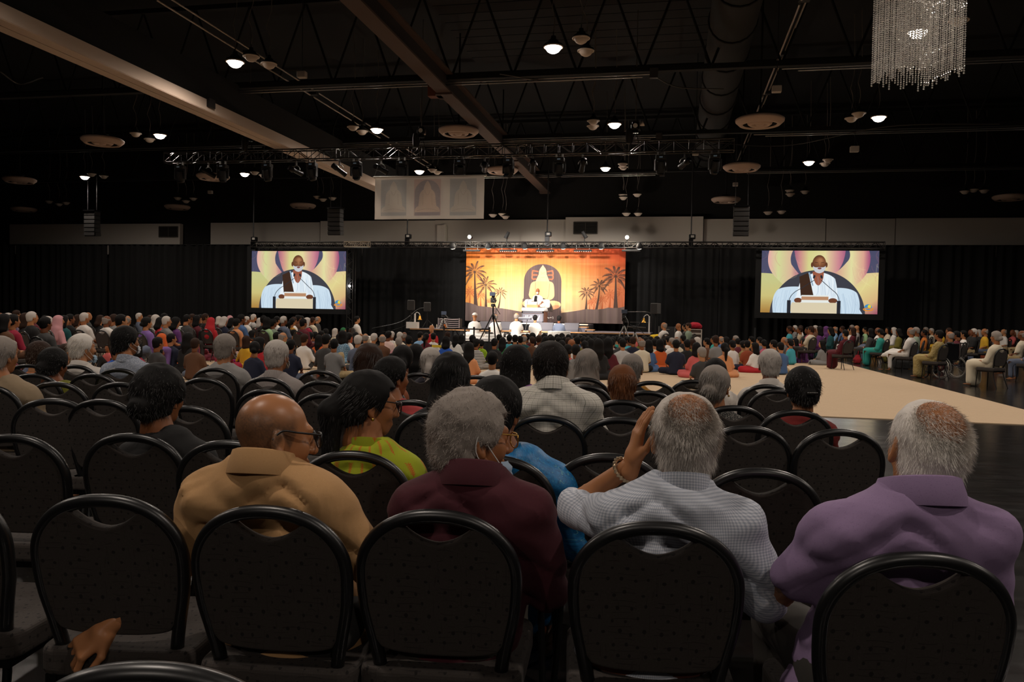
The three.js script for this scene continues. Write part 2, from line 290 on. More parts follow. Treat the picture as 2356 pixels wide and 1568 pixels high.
[[1787, 205, 0.17], [1966, 343, 0.2], [1600, 352, 0.16], [1692, 424, 0.16], [484, 442, 0.16], [695, 172, 0.16]].forEach(([px, py, s], i) => {
  const t = thing('sensor_box', ['small pale box hanging right of the duct pipes', 'small square pale box far right under the ceiling', 'small pale box on the right end of the truss', 'tiny pale box below the right diffuser', 'tiny pale box below the left diffuser', 'small box on the upper conduit'][i], 'box', atY(px, py, 7.4));
  part('body', rbox(s * 1.4, s, s, 0.02), mat(0xa59a8e, 0.7), t); part('hanger', bar(V(0, s / 2, 0), V(0, 3.65, 0), 0.01, 5), black, t);
});
// loose cables sagging between roof members
[[[[1, 165], [45, 193], [100, 178]], 7.6], [[[1150, 170], [1273, 187], [1390, 180]], 8.0], [[[1500, 172], [1560, 200], [1665, 205]], 8.0], [[[1580, 322], [1800, 335], [2050, 290], [2300, 285]], 8.0]].forEach(([pts, y], i) => tag(part(numbered('hanging_cable'), tube(pts.map(p => atY(p[0], p[1], y)), 0.018, 30, 5), mat(0x37322e, 0.7)), ['thin cable sagging at the upper left edge', 'thin cable sagging below the brightest lamp', 'thin cable sagging beside the dark duct', 'long cable sagging across the right ceiling'][i], 'cable'));
/* ================= trusses and stage lights ================= */
const alu = mat(0x3a3836, 0.4, 0.7), aluBright = mat(0xb8aa96, 0.4, 0.7);
function truss(name, label, a, b, s, m) {                 // box truss from a to b (along x)
  const L = b.x - a.x, t = thing(name, label, 'truss', V(a.x, a.y, a.z));
  for (const [y, z] of [[0, 0], [s, 0], [0, -s], [s, -s]]) part('chord', bar(V(0, y, z), V(L, y + (b.y - a.y), z), 0.025, 6), m, t);
  const w = [], n = Math.round(L / (s * 1.3));
  for (let i = 0; i < n; i++) {
    const x0 = L * i / n, x1 = L * (i + 1) / n, q = i % 2;
    for (const z of [0, -s]) w.push(bar(V(x0, q ? s : 0, z), V(x1, q ? 0 : s, z), 0.014, 4), bar(V(x0, 0, z), V(x0, s, z), 0.012, 4));
    for (const y of [0, s]) w.push(bar(V(x0, y, q ? 0 : -s), V(x1, y, q ? -s : 0), 0.012, 4));
  }
  tag(part('bracing', w, m, t), null, null, null, 'stuff');
  for (const x of [0, L / 3, L * 2 / 3, L]) part('end_plate', [box(0.02, 0.05, s, x, 0, -s / 2), box(0.02, 0.05, s, x, s, -s / 2), box(0.02, s, 0.05, x, s / 2, 0), box(0.02, s, 0.05, x, s / 2, -s)], m, t);
  return t;
}
const ZT = -25;
const TA = atZ(377, 371, ZT), TB = atZ(1690, 346, ZT), TY = (TA.y + TB.y) / 2;
truss('lighting_truss', 'long black lighting truss hung above the audience with a row of lamps', V(TA.x, TY, ZT), V(TB.x, TY, ZT), 0.34, alu);
const lensDark = mat(0x1d2a33, 0.08, 0.3);
function movingLight(x, y, z, label, yaw, tilt) {
  const t = thing('moving_light', label, 'stage light', V(x, y, z), 0, 'moving lights on the truss');
  part('clamp', [box(0.05, 0.12, 0.05, -0.1, 0.02, 0), box(0.05, 0.12, 0.05, 0.1, 0.02, 0)], steel, t);
  part('base', rbox(0.32, 0.14, 0.26, 0.03, 0, -0.1, 0), black, t);
  part('display', box(0.1, 0.04, 0.01, 0, -0.1, 0.135), mat(0x8fb4d8, 0.3), t);
  const y0 = part('yoke', [rbox(0.05, 0.34, 0.12, 0.015, -0.17, -0.33, 0), rbox(0.05, 0.34, 0.12, 0.015, 0.17, -0.33, 0), rbox(0.38, 0.05, 0.12, 0.015, 0, -0.19, 0)], black, t); y0.rotation.y = yaw;
  const g = lathe([[0, -0.2], [0.1, -0.2], [0.135, -0.12], [0.14, 0.05], [0.115, 0.19], [0.1, 0.2]], 18).rotateX(Math.PI / 2 - tilt).translate(0, -0.42, 0);
  const h = part('head', g, black, t); h.rotation.y = yaw;
  const l = part('lens', new THREE.CircleGeometry(0.1, 18).rotateX(-tilt).translate(0, -0.42 + Math.sin(-tilt) * -0.0, 0).translate(0, Math.sin(-tilt) * 0.19, Math.cos(tilt) * 0.19), lensDark, t); l.rotation.y = yaw;
  return t;
}
[415, 513, 615, 718, 820, 925, 1058, 1170, 1287, 1521, 1645].forEach((px, i) => { const p = atZ(px, 365, ZT); movingLight(p.x, TY - 0.1, ZT, 'black moving-head light, ' + ['leftmost', 'second from the left', 'third from the left', 'fourth from the left', 'fifth from the left', 'just left of the banner fixings', 'above the white banner', 'in front of the round diffuser', 'right of the roof beam', 'second from the right end', 'rightmost'][i] + ' on the lighting truss', rr(-0.4, 0.4), 1.1 + rr(-0.3, 0.3)); });
function profileSpot(x, y, z, label, target, on) {
  const t = thing('profile_spot', label, 'stage light', V(x, y, z), 0, 'profile spots on the trusses');
  part('clamp', box(0.05, 0.16, 0.05, 0, 0, 0), steel, t);
  const d = V().subVectors(target, V(x, y - 0.3, z)).normalize(), q = new THREE.Quaternion().setFromUnitVectors(V(0, 1, 0), d);
  part('yoke', new THREE.TorusGeometry(0.14, 0.014, 6, 16, Math.PI).translate(0, -0.22, 0), steel, t);
  const g = lathe([[0, -0.3], [0.09, -0.3], [0.1, -0.14], [0.075, -0.08], [0.085, 0.24], [0.095, 0.26]], 16).applyQuaternion(q).translate(0, -0.26, 0); part('barrel', g, blackMetal, t);
  part('lens', new THREE.CircleGeometry(0.085, 16).rotateX(-Math.PI / 2).translate(0, 0.25, 0).applyQuaternion(q).translate(0, -0.26, 0), on ? new THREE.MeshStandardMaterial({ color: 0xffffff, emissive: 0xfff1df, emissiveIntensity: on }) : lensDark, t);
  return d;
}
function stageSpot(p, tgt, I, ang, pen, col = 0xfff0dd, rad = 6) { const s = new THREE.SpotLight(col, I, 0, ang, pen, 2); s.position.copy(p); s.target.position.copy(tgt); s.shadow.radius = rad; scene.add(s, s.target); return s; }
const CX = -6.2;                                            // stage centre
[[468, -8.5, 1.6, -32.5], [672, -7.5, 3.3, -38], [773, -6, 1.6, -32.5], [870, -4.3, 3.3, -38], [1110, -8.8, 3.3, -38], [1222, -6.4, 1.6, -34], [1338, -5, 1.6, -33], [1575, -6.2, 3.2, -38]].forEach(([px, tx, ty, tz], i) => {
  const p = atZ(px, 365, ZT), tgt = V(tx, ty, tz);
  const d = profileSpot(p.x, TY - 0.08, ZT - 0.3, 'slim black profile spot aimed at the stage, ' + ['leftmost', 'second', 'third', 'fourth', 'fifth', 'sixth', 'seventh', 'rightmost'][i] + ' of the eight on the front truss', tgt, 3);
  stageSpot(V(p.x, TY - 0.34, ZT - 0.3).addScaledVector(d, 0.32), tgt, STAGE * (tz < -37 ? 0.47 : 0.5), tz < -37 ? 0.21 : 0.17, 0.7, 0xfff6ec);
});
function hoist(px, py, z, len, label) {
  const p = atZ(px, py, z), t = thing('chain_hoist', label, 'hoist', p);
  part('motor', [rbox(0.26, 0.2, 0.22, 0.05), cyl(0.1, 0.1, 0.34, 12, 0, -0.02, 0)], blackMetal, t); part('badge', cyl(0.07, 0.07, 0.01, 14).rotateX(Math.PI / 2).translate(0, 0.02, 0.115), mat(0xd8d4cc, 0.5), t);
  part('chain', bar(V(0, 0.1, 0), V(0, len, 0), 0.014, 5), mat(0x6d655d, 0.5, 0.6), t); part('chain_bag', lathe([[0, -0.5], [0.1, -0.48], [0.12, -0.2], [0.09, -0.05]], 10).translate(-0.18, 0, 0), black, t);
  part('sling', [bar(V(0, -0.1, 0), V(-0.15, -0.62, 0), 0.012, 5), bar(V(0, -0.1, 0), V(0.15, -0.62, 0), 0.012, 5)], blackMetal, t);
}
hoist(575, 312, ZT, 3.6, 'black chain hoist with pale badge over the left end of the lighting truss'); hoist(970, 303, ZT, 3.6, 'dark chain hoist above the white banner'); hoist(1462, 292, ZT, 3.6, 'chain hoist above the right half of the lighting truss');
{ const t = thing('work_light', 'small clamp work light pointing right above the lighting truss', 'lamp', atZ(1468, 287, ZT)); part('bracket', bar(V(-0.1, 0, 0), V(0.1, 0.05, 0), 0.015, 5), steel, t); part('shade', lathe([[0.03, 0.1], [0.08, 0], [0.085, -0.03]], 14).rotateZ(2).translate(0.14, 0.03, 0), mat(0xbfb3a6, 0.5, 0.3), t); }

// white printed cloth banner under the truss
{
  const a = atZ(863, 409, -24.4), b = atZ(1113, 503, -24.4), w = b.x - a.x, h = a.y - b.y;
  const t = thing('banner', 'wide off-white cloth banner printed with three faint seated figures, hung under the truss', 'banner', V((a.x + b.x) / 2, (a.y + b.y) / 2, -24.4));
  const tex = canvasTex(1250, 480, (c, W2, H2) => {
    c.fillStyle = '#dcd6cd'; c.fillRect(0, 0, W2, H2);
    const fig = (x, tone, skin) => {
      c.fillStyle = tone; c.fillRect(x - 150, 25, 300, 415); c.fillStyle = skin;
      c.beginPath(); c.moveTo(x, 40); c.quadraticCurveTo(x + 45, 90, x + 45, 140); c.quadraticCurveTo(x + 95, 170, x + 95, 240); c.lineTo(x + 105, 330); c.quadraticCurveTo(x + 150, 350, x + 145, 400); c.lineTo(x - 145, 400); c.quadraticCurveTo(x - 150, 350, x - 105, 330); c.lineTo(x - 95, 240); c.quadraticCurveTo(x - 95, 170, x - 45, 140); c.quadraticCurveTo(x - 45, 90, x, 40); c.fill();
      c.strokeStyle = 'rgba(150,135,125,0.45)'; c.lineWidth = 3; c.beginPath(); c.moveTo(x - 52, 190); c.lineTo(x - 55, 320); c.moveTo(x + 52, 190); c.lineTo(x + 55, 320); c.moveTo(x - 120, 385); c.quadraticCurveTo(x, 340, x + 120, 385); c.moveTo(x - 30, 150); c.quadraticCurveTo(x, 260, x + 30, 150); c.stroke();
    };
    fig(220, '#bcbcb9', '#cfc9bf'); c.fillStyle = '#d3c0b8'; c.fillRect(455, 25, 310, 415);
    c.fillStyle = '#b3abab'; c.beginPath(); c.arc(610, 180, 148, Math.PI, 0); c.lineTo(758, 440); c.lineTo(462, 440); c.fill();
    const keep = c.fillStyle; fig(610, 'rgba(0,0,0,0)', '#d6c7b8'); c.fillStyle = keep; fig(1015, '#bdbdba', '#d0cac0');
    for (let i = 0; i < 1600; i++) { c.fillStyle = `rgba(${200 + rnd() * 50 | 0},${196 + rnd() * 50 | 0},${188 + rnd() * 50 | 0},0.18)`; c.fillRect(rnd() * W2, rnd() * H2, 30 * rnd(), 2); }
  });
  const g = new THREE.BoxGeometry(w, h, 0.01, 60, 24, 1), p = g.attributes.position;
  for (let i = 0; i < p.count; i++) p.setZ(i, p.getZ(i) + 0.02 * Math.sin(p.getX(i) * 5) + 0.012 * noise(p.getX(i) * 4, p.getY(i) * 5, 1));
  g.computeVertexNormals();
  part('printed_cloth', g, new THREE.MeshPhysicalMaterial({ map: tex, roughness: 1, transmission: 0.4, thickness: 0 }), t);
  part('top_pipe', new THREE.CylinderGeometry(0.025, 0.025, w + 0.14, 8).rotateZ(Math.PI / 2).translate(0, h / 2 + 0.02, 0), mat(0xb0a89c, 0.5, 0.4), t);
  for (const x of [-w / 2 - 0.04, w / 2 + 0.03]) part('hanging_wire', bar(V(x, h / 2, 0), V(x, TY - (a.y + b.y) / 2, ZT + 24.4), 0.008, 4), steel, t);
}

// rear truss over stage and screens
const RT0 = atZ(577, 570, ZSCREEN + 0.5), RT1 = atZ(2036, 569, ZSCREEN + 0.5), RY = 4.58;
const RYb = atZ(1250, 569, ZSCREEN + 0.5).y;
truss('rear_truss', 'long black truss spanning over the stage and both screens', V(RT0.x, RYb, ZSCREEN + 0.5), V(RT1.x, RYb, ZSCREEN + 0.5), 0.26, alu);
{ const a = atZ(791, 569, ZSCREEN + 0.8), b = atZ(847, 569, ZSCREEN + 0.8); truss('truss_piece', 'short bright silver truss piece above the left screen', V(a.x, RYb + 0.01, ZSCREEN + 0.76), V(b.x, RYb + 0.01, ZSCREEN + 0.76), 0.24, aluBright); }
const parOn = new THREE.MeshStandardMaterial({ color: 0xffffff, emissive: 0xfff4e4, emissiveIntensity: 4 });
[1042, 1124, 1208, 1296, 1383, 1471].forEach((px, i) => {
  const p = atZ(px, 570, ZSCREEN + 0.8), t = thing('par_lamp', 'round glowing lamp under the rear truss, ' + ['leftmost', 'second from left', 'third from left', 'third from right', 'second from right', 'rightmost'][i] + ' of six', 'stage light', p, 0, 'round lamps over the stage');
  part('can', lathe([[0, 0.24], [0.09, 0.22], [0.15, 0.1], [0.16, 0]], 16).rotateX(0.4), black, t); part('lens', lathe([[0, -0.05], [0.1, -0.035], [0.145, 0.01]], 16).rotateX(0.4), parOn, t);
  part('yoke', new THREE.TorusGeometry(0.17, 0.014, 5, 14, Math.PI).translate(0, 0.1, 0), black, t);
  part('hanger', bar(V(0, 0.22, 0), V(0, RYb + 0.05 - p.y, -0.3), 0.014, 5), black, t);
  stageSpot(V(p.x, p.y - 0.1, p.z + 0.04), V(p.x, 0.8, p.z + 1.6), 30, 0.6, 0.8);
});
[1085, 1169, 1254, 1341, 1452].forEach((px, i) => {
  const p = atZ(px, 576, ZSCREEN + 0.5), lit = i > 0 && i < 4, t = thing('led_bar', ['dark light bar at the left end of the backdrop', 'light bar with glowing dots left of the stage centre', 'light bar with glowing dots over the stage centre', 'light bar with glowing dots right of the stage centre', 'dark light bar at the right end of the backdrop'][i], 'stage light', p, 0, 'light bars over the backdrop');
  part('bar', rbox(0.84, 0.09, 0.1, 0.02), black, t); part('hanger', [bar(V(-0.3, 0, 0), V(-0.3, 0.25, 0), 0.012, 5), bar(V(0.3, 0, 0), V(0.3, 0.25, 0), 0.012, 5)], steel, t);
  for (let k = 0; k < 8; k++) part('lamp_cell', new THREE.SphereGeometry(0.018, 8, 6).translate(-0.36 + k * 0.103, -0.045, 0.03), lit ? new THREE.MeshStandardMaterial({ color: 0xffffff, emissive: [0xffe7b0, 0xffffff, 0xd8d0ff, 0xffc070][k % 4], emissiveIntensity: 1.0 }) : mat(0x33302d, 0.3), t);
});
[[1082, 548, 1], [1443, 549, 1], [1166, 547, 0], [1345, 546, 0]].forEach(([px, py, on], i) => {
  const p = atZ(px, py, ZSCREEN + 0.6), t = thing('truss_spot', ['brightly lit bulb spot on top of the rear truss, left', 'brightly lit bulb spot on top of the rear truss, right', 'unlit tilted black spot on the rear truss left of centre', 'unlit tilted black spot on the rear truss below the wall vent'][i], 'stage light', p);
  part('stand', bar(V(0, -0.32, 0), V(0, 0.02, 0), 0.02, 6), black, t);
  part('barrel', lathe([[0, -0.2], [0.07, -0.2], [0.09, 0.1], [0.1, 0.14]], 14).rotateX(on ? 1.5 : 0).rotateZ(on ? 0 : i === 2 ? 2.7 : -2.6).translate(0, on ? 0.06 : 0.1, 0), black, t);
  part('lens', on ? new THREE.SphereGeometry(0.085, 12, 10).translate(0, 0.05, 0.16) : new THREE.CircleGeometry(0.09, 12).rotateX(Math.PI / 2).translate(i === 2 ? 0.06 : -0.07, -0.02, 0.02), on ? new THREE.MeshStandardMaterial({ color: 0xffffff, emissive: 0xfff4e6, emissiveIntensity: 10 }) : mat(0x8a4a28, 0.3), t);
  if (on) { const l = new THREE.PointLight(0xfff0dc, 12, 0, 2); l.position.set(p.x, p.y + 0.05, p.z + 0.3); l.shadow.radius = 3; scene.add(l); }
});
[[937, 546], [1259, 541], [1590, 547], [583, 552]].forEach(([px, py], i) => {
  const p = atZ(px, py, ZSCREEN + 0.4), t = thing('rigging_motor', 'black rigging motor on the rear truss ' + ['left of the stage', 'over the stage centre', 'right of the stage', 'at the far left end'][i], 'hoist', p);
  part('motor', [rbox(0.3, 0.22, 0.2, 0.04, 0.05, 0.05, 0), box(0.2, 0.45, 0.14, 0, -0.28, 0)], blackMetal, t); part('badge', box(0.14, 0.1, 0.01, 0.06, 0.06, 0.105), mat(0x8a8780, 0.5), t); part('cable', bar(V(0, 0.15, 0), V(0, 5.6, 0), 0.03, 6), black, t);
});
// line-array loudspeakers
[[212, 515, 'left, darkest of the three'], [772, 511, 'above the left screen'], [1705, 510, 'left above the right screen']].forEach(([px, py, w]) => {
  const p = atZ(px, py, -34.5), t = thing('speaker_array', 'dark hanging column of loudspeakers ' + w, 'speaker', p, 0, 'hanging loudspeaker columns');
  for (let k = 0; k < 6; k++) { const c = part('cabinet', rbox(0.62, 0.19, 0.4, 0.02, 0, 0.5 - k * 0.2, 0).rotateX(0.02 * k), mat(0x242322, 0.8), t); part('grille', box(0.58, 0.15, 0.02, 0, 0.5 - k * 0.2, 0.205), mat(0x302e2c, 0.9), c); }
  part('bumper', box(0.66, 0.05, 0.5, 0, 0.64, 0), blackMetal, t); for (const x of [-0.25, 0.25]) part('rope', bar(V(x, 0.64, 0), V(x, 5.4, 0), 0.012, 4), black, t);
});

/* ---------- projection screens ---------- */
function screenPicture(c, w, h) {
  c.save(); c.scale(w / 960, h / 540);
  c.fillStyle = '#4c4d68'; c.fillRect(0, 0, 960, 540);
  const blob = (fill, pts) => { c.fillStyle = fill; c.beginPath(); c.moveTo(pts[0][0], pts[0][1]); for (let i = 1; i < pts.length; i++) c.quadraticCurveTo(...pts[i]); c.closePath(); c.fill(); };
  const G = (x0, y0, x1, y1, st) => { const g = c.createLinearGradient(x0, y0, x1, y1); st.forEach(([o, k]) => g.addColorStop(o, k)); return g; };
  blob(G(0, 250, 0, 540, [[0, '#c9c98a'], [0.5, '#cfc27c'], [1, '#a97d3c']]), [[0, 195], [60, 195, 130, 205], [260, 215, 330, 330], [300, 540, 200, 540], [60, 540, 0, 540]]);
  blob(G(700, 200, 960, 540, [[0, '#e0b7a0'], [0.4, '#e3d692'], [0.75, '#d9b680'], [1, '#9c4f68']]), [[960, 185], [840, 190, 800, 205], [690, 230, 640, 330], [700, 540, 800, 540], [900, 540, 960, 540]]);
  blob(G(260, 0, 700, 0, [[0, '#a25b7c'], [0.14, '#cf8f8a'], [0.3, '#d8d48e'], [0.6, '#e6dba0'], [0.85, '#cf8a92'], [1, '#a45a80']]), [[270, 0], [300, 150, 330, 190], [480, 240, 620, 190], [680, 120, 690, 0], [480, -10, 270, 0]]);
  blob(G(60, 0, 330, 0, [[0, '#e7b0a8'], [0.3, '#d6da9a'], [0.7, '#dcb89a'], [1, '#a55a7c']]), [[62, 0], [30, 130, 110, 220], [180, 300, 240, 330], [330, 230, 330, 215], [300, 190, 250, 120], [230, 60, 260, 0]]);
  blob(G(620, 0, 890, 0, [[0, '#d8a58e'], [0.45, '#e5e0a4'], [0.8, '#dda592'], [1, '#a04f78']]), [[720, 0], [740, 60, 700, 100], [640, 180, 560, 220], [640, 320, 700, 330], [800, 300, 860, 200], [910, 90, 880, 0]]);
  c.fillStyle = '#3c3d47'; c.beginPath(); c.arc(470, 560, 392, Math.PI, 0); c.fill();
  c.fillStyle = '#cfe3f2'; c.beginPath(); c.moveTo(105, 540); c.quadraticCurveTo(85, 400, 140, 340); c.quadraticCurveTo(190, 305, 330, 312); c.lineTo(330, 540); c.fill();
  c.beginPath(); c.moveTo(600, 320); c.quadraticCurveTo(740, 310, 790, 360); c.quadraticCurveTo(825, 430, 815, 500); c.lineTo(840, 540); c.lineTo(600, 540); c.fill();
  c.fillStyle = '#eaf4fb'; c.beginPath(); c.moveTo(330, 250); c.quadraticCurveTo(420, 190, 470, 185); c.quadraticCurveTo(560, 190, 610, 240); c.quadraticCurveTo(640, 330, 630, 430); c.lineTo(600, 470); c.lineTo(330, 470); c.lineTo(285, 440); c.quadraticCurveTo(310, 330, 330, 250); c.fill();
  c.fillStyle = '#9a5740'; c.beginPath(); c.moveTo(425, 180); c.lineTo(518, 180); c.quadraticCurveTo(520, 270, 480, 300); c.quadraticCurveTo(440, 300, 425, 180); c.fill();
  c.fillStyle = '#3a2418'; c.beginPath(); c.moveTo(318, 225); c.lineTo(392, 190); c.lineTo(438, 385); c.lineTo(334, 390); c.fill();
  c.fillStyle = '#8ba6bd'; c.beginPath(); c.moveTo(390, 190); c.lineTo(404, 186); c.lineTo(436, 300); c.lineTo(428, 305); c.fill();
  const fg = c.createRadialGradient(488, 78, 8, 480, 110, 74); fg.addColorStop(0, '#a9754f'); fg.addColorStop(0.45, '#7d4d31'); fg.addColorStop(1, '#4b2c1b'); c.fillStyle = fg; c.beginPath(); c.ellipse(478, 110, 56, 72, 0, 0, 7); c.fill(); c.fillStyle = '#5f3822'; c.beginPath(); c.ellipse(420, 122, 10, 22, 0, 0, 7); c.ellipse(537, 122, 10, 22, 0, 0, 7); c.fill();
  
  c.fillStyle = '#c9ccd2'; c.beginPath(); c.moveTo(428, 130); c.quadraticCurveTo(440, 150, 478, 140); c.quadraticCurveTo(520, 150, 532, 128); c.quadraticCurveTo(535, 185, 482, 195); c.quadraticCurveTo(430, 190, 428, 130); c.fill();
  c.fillStyle = '#7c4a48'; c.beginPath(); c.ellipse(482, 152, 16, 9, 0, 0, 7); c.fill();
  c.strokeStyle = '#3a2418'; c.lineWidth = 4; c.beginPath(); c.moveTo(444, 100); c.lineTo(468, 104); c.moveTo(494, 104); c.lineTo(518, 99); c.stroke(); c.strokeStyle = '#a87852'; c.beginPath(); c.moveTo(482, 100); c.lineTo(484, 128); c.stroke();
  c.lineCap = 'round'; for (let i = 0; i < 26; i++) { c.strokeStyle = `rgba(150,175,200,${0.12 + rnd() * 0.2})`; c.lineWidth = 2 + rnd() * 5; const x = rr(120, 300), y = rr(330, 470); c.beginPath(); c.moveTo(x, y); c.quadraticCurveTo(x - 20, y + 40, x - 12 + rr(-20, 20), 540); c.stroke(); const x2 = rr(630, 800); c.beginPath(); c.moveTo(x2, rr(350, 460)); c.quadraticCurveTo(x2 + 25, 480, x2 + rr(-10, 40), 540); c.stroke(); const x3 = rr(450, 615); c.beginPath(); c.moveTo(x3, rr(210, 300)); c.quadraticCurveTo(x3 + 14, 340, x3 + rr(-12, 22), rr(380, 440)); c.stroke(); }
  for (let i = 0; i < 40; i++) { c.strokeStyle = `rgba(${rnd() < 0.5 ? '250,236,170' : '196,110,120'},0.16)`; c.lineWidth = 2 + rnd() * 8; const x = rr(0, 960), y = rr(0, 250); c.beginPath(); c.moveTo(x, y); c.quadraticCurveTo(x + rr(-60, 60), y + 50, x + rr(-80, 80), y + rr(60, 130)); if (x < 300 || x > 660) c.stroke(); }
  c.fillStyle = '#6a3d28'; c.beginPath(); c.ellipse(312, 430, 32, 22, 0, 0, 7); c.ellipse(598, 430, 36, 22, 0, 0, 7); c.fill();
  c.fillStyle = '#e9ede8'; c.fillRect(340, 384, 222, 62); c.fillStyle = '#b98a68'; c.fillRect(340, 396, 222, 30);
  c.fillStyle = '#dccfb0'; c.beginPath(); c.moveTo(262, 448); c.lineTo(640, 448); c.quadraticCurveTo(662, 500, 650, 540); c.lineTo(258, 540); c.quadraticCurveTo(240, 500, 262, 448); c.fill();
  c.strokeStyle = '#2a2d36'; c.lineWidth = 5; c.beginPath(); c.moveTo(240, 430); c.quadraticCurveTo(250, 370, 330, 330); c.lineTo(440, 255); c.moveTo(650, 430); c.quadraticCurveTo(640, 370, 600, 345); c.lineTo(500, 255); c.stroke();
  c.fillStyle = '#22252e'; for (const x of [230, 640]) c.fillRect(x - 8, 430, 30, 110); c.beginPath(); c.ellipse(440, 225, 9, 16, 0.3, 0, 7); c.ellipse(500, 225, 9, 16, -0.3, 0, 7); c.fill();
  c.fillStyle = '#3f8ec4'; c.beginPath(); c.ellipse(885, 480, 30, 24, 0, 0, 7); c.fill(); c.fillStyle = '#e8d13a'; c.beginPath(); c.ellipse(895, 474, 14, 14, 0, 0, 7); c.fill(); c.strokeStyle = '#e08a2a'; c.lineWidth = 8; c.beginPath(); c.ellipse(885, 500, 38, 10, 0, 0, 7); c.stroke();
  c.restore();
}
const screenTex = canvasTex(1440, 810, screenPicture); screenTex.wrapS = screenTex.wrapT = THREE.ClampToEdgeWrapping;
[[580, 797, 577.5, 709, 'left of the stage'], [1753, 2023, 576.5, 722.5, 'right of the stage, nearer one']].forEach(([p0, p1, y0, y1, w]) => {
  const a = atZ(p0, y0, ZSCREEN), b = atZ(p1, y0 + (p1 - p0) * 0.0, ZSCREEN), sw = b.x - a.x, sh = sw * 9 / 16, top = atZ((p0 + p1) / 2, y0, ZSCREEN).y, c = V((a.x + b.x) / 2, top - sh / 2, ZSCREEN);
  const t = thing('projection_screen', 'big lit projection screen showing the speaker at his lectern, ' + w, 'screen', c, 0, 'projection screens');
  part('picture', new THREE.PlaneGeometry(sw, sh).translate(0, 0, 0.02), new THREE.MeshStandardMaterial({ color: 0x000000, emissive: 0xffffff, emissiveMap: screenTex, emissiveIntensity: 0.95, roughness: 0.9 }), t);
  part('frame', [box(sw + 0.5, 0.25, 0.06, 0, sh / 2 + 0.125, 0), box(sw + 0.5, 0.25, 0.06, 0, -sh / 2 - 0.125, 0), box(0.25, sh, 0.06, -sw / 2 - 0.125, 0, 0), box(0.25, sh, 0.06, sw / 2 + 0.125, 0, 0), box(sw, sh, 0.03, 0, 0, -0.015)], mat(0x060606, 0.9), t);
  for (const x of [-sw / 2 - 0.2, sw / 2 + 0.2]) part('leg', box(0.08, c.y - sh / 2, 0.08, x, -c.y / 2 - sh / 2, -0.05), black, t);
  const l = new THREE.RectAreaLight(0xdfd8c8, 0.32, sw, sh); l.position.set(c.x, c.y, c.z + 0.1); l.lookAt(c.x, c.y, 0); scene.add(l);
});
{ const p = atZ(808, 658, ZSCREEN), t = thing('side_tower', 'dark scaffold tower with one small bright lamp beside the left screen', 'tower', V(p.x, 0, ZSCREEN));
  for (const [x, z] of [[-0.15, 0.15], [0.15, 0.15], [-0.15, -0.15], [0.15, -0.15]]) part('tube', bar(V(x, 0, z), V(x, 4.6, z), 0.025, 6), alu, t);
  for (let y = 0.3; y < 4.5; y += 0.5) part('rung', [bar(V(-0.15, y, 0.15), V(0.15, y + 0.25, 0.15), 0.014, 4), bar(V(0.15, y + 0.25, 0.15), V(-0.15, y + 0.5, 0.15), 0.014, 4)], alu, t);
  part('bulb', new THREE.SphereGeometry(0.06, 10, 8).translate(0, p.y, 0.2), new THREE.MeshStandardMaterial({ color: 0xffffff, emissive: 0xffffff, emissiveIntensity: 8 }), t);
  const l = new THREE.PointLight(0xffffff, 1.2, 0, 2); l.position.set(p.x, p.y, ZSCREEN + 0.35); scene.add(l);
}

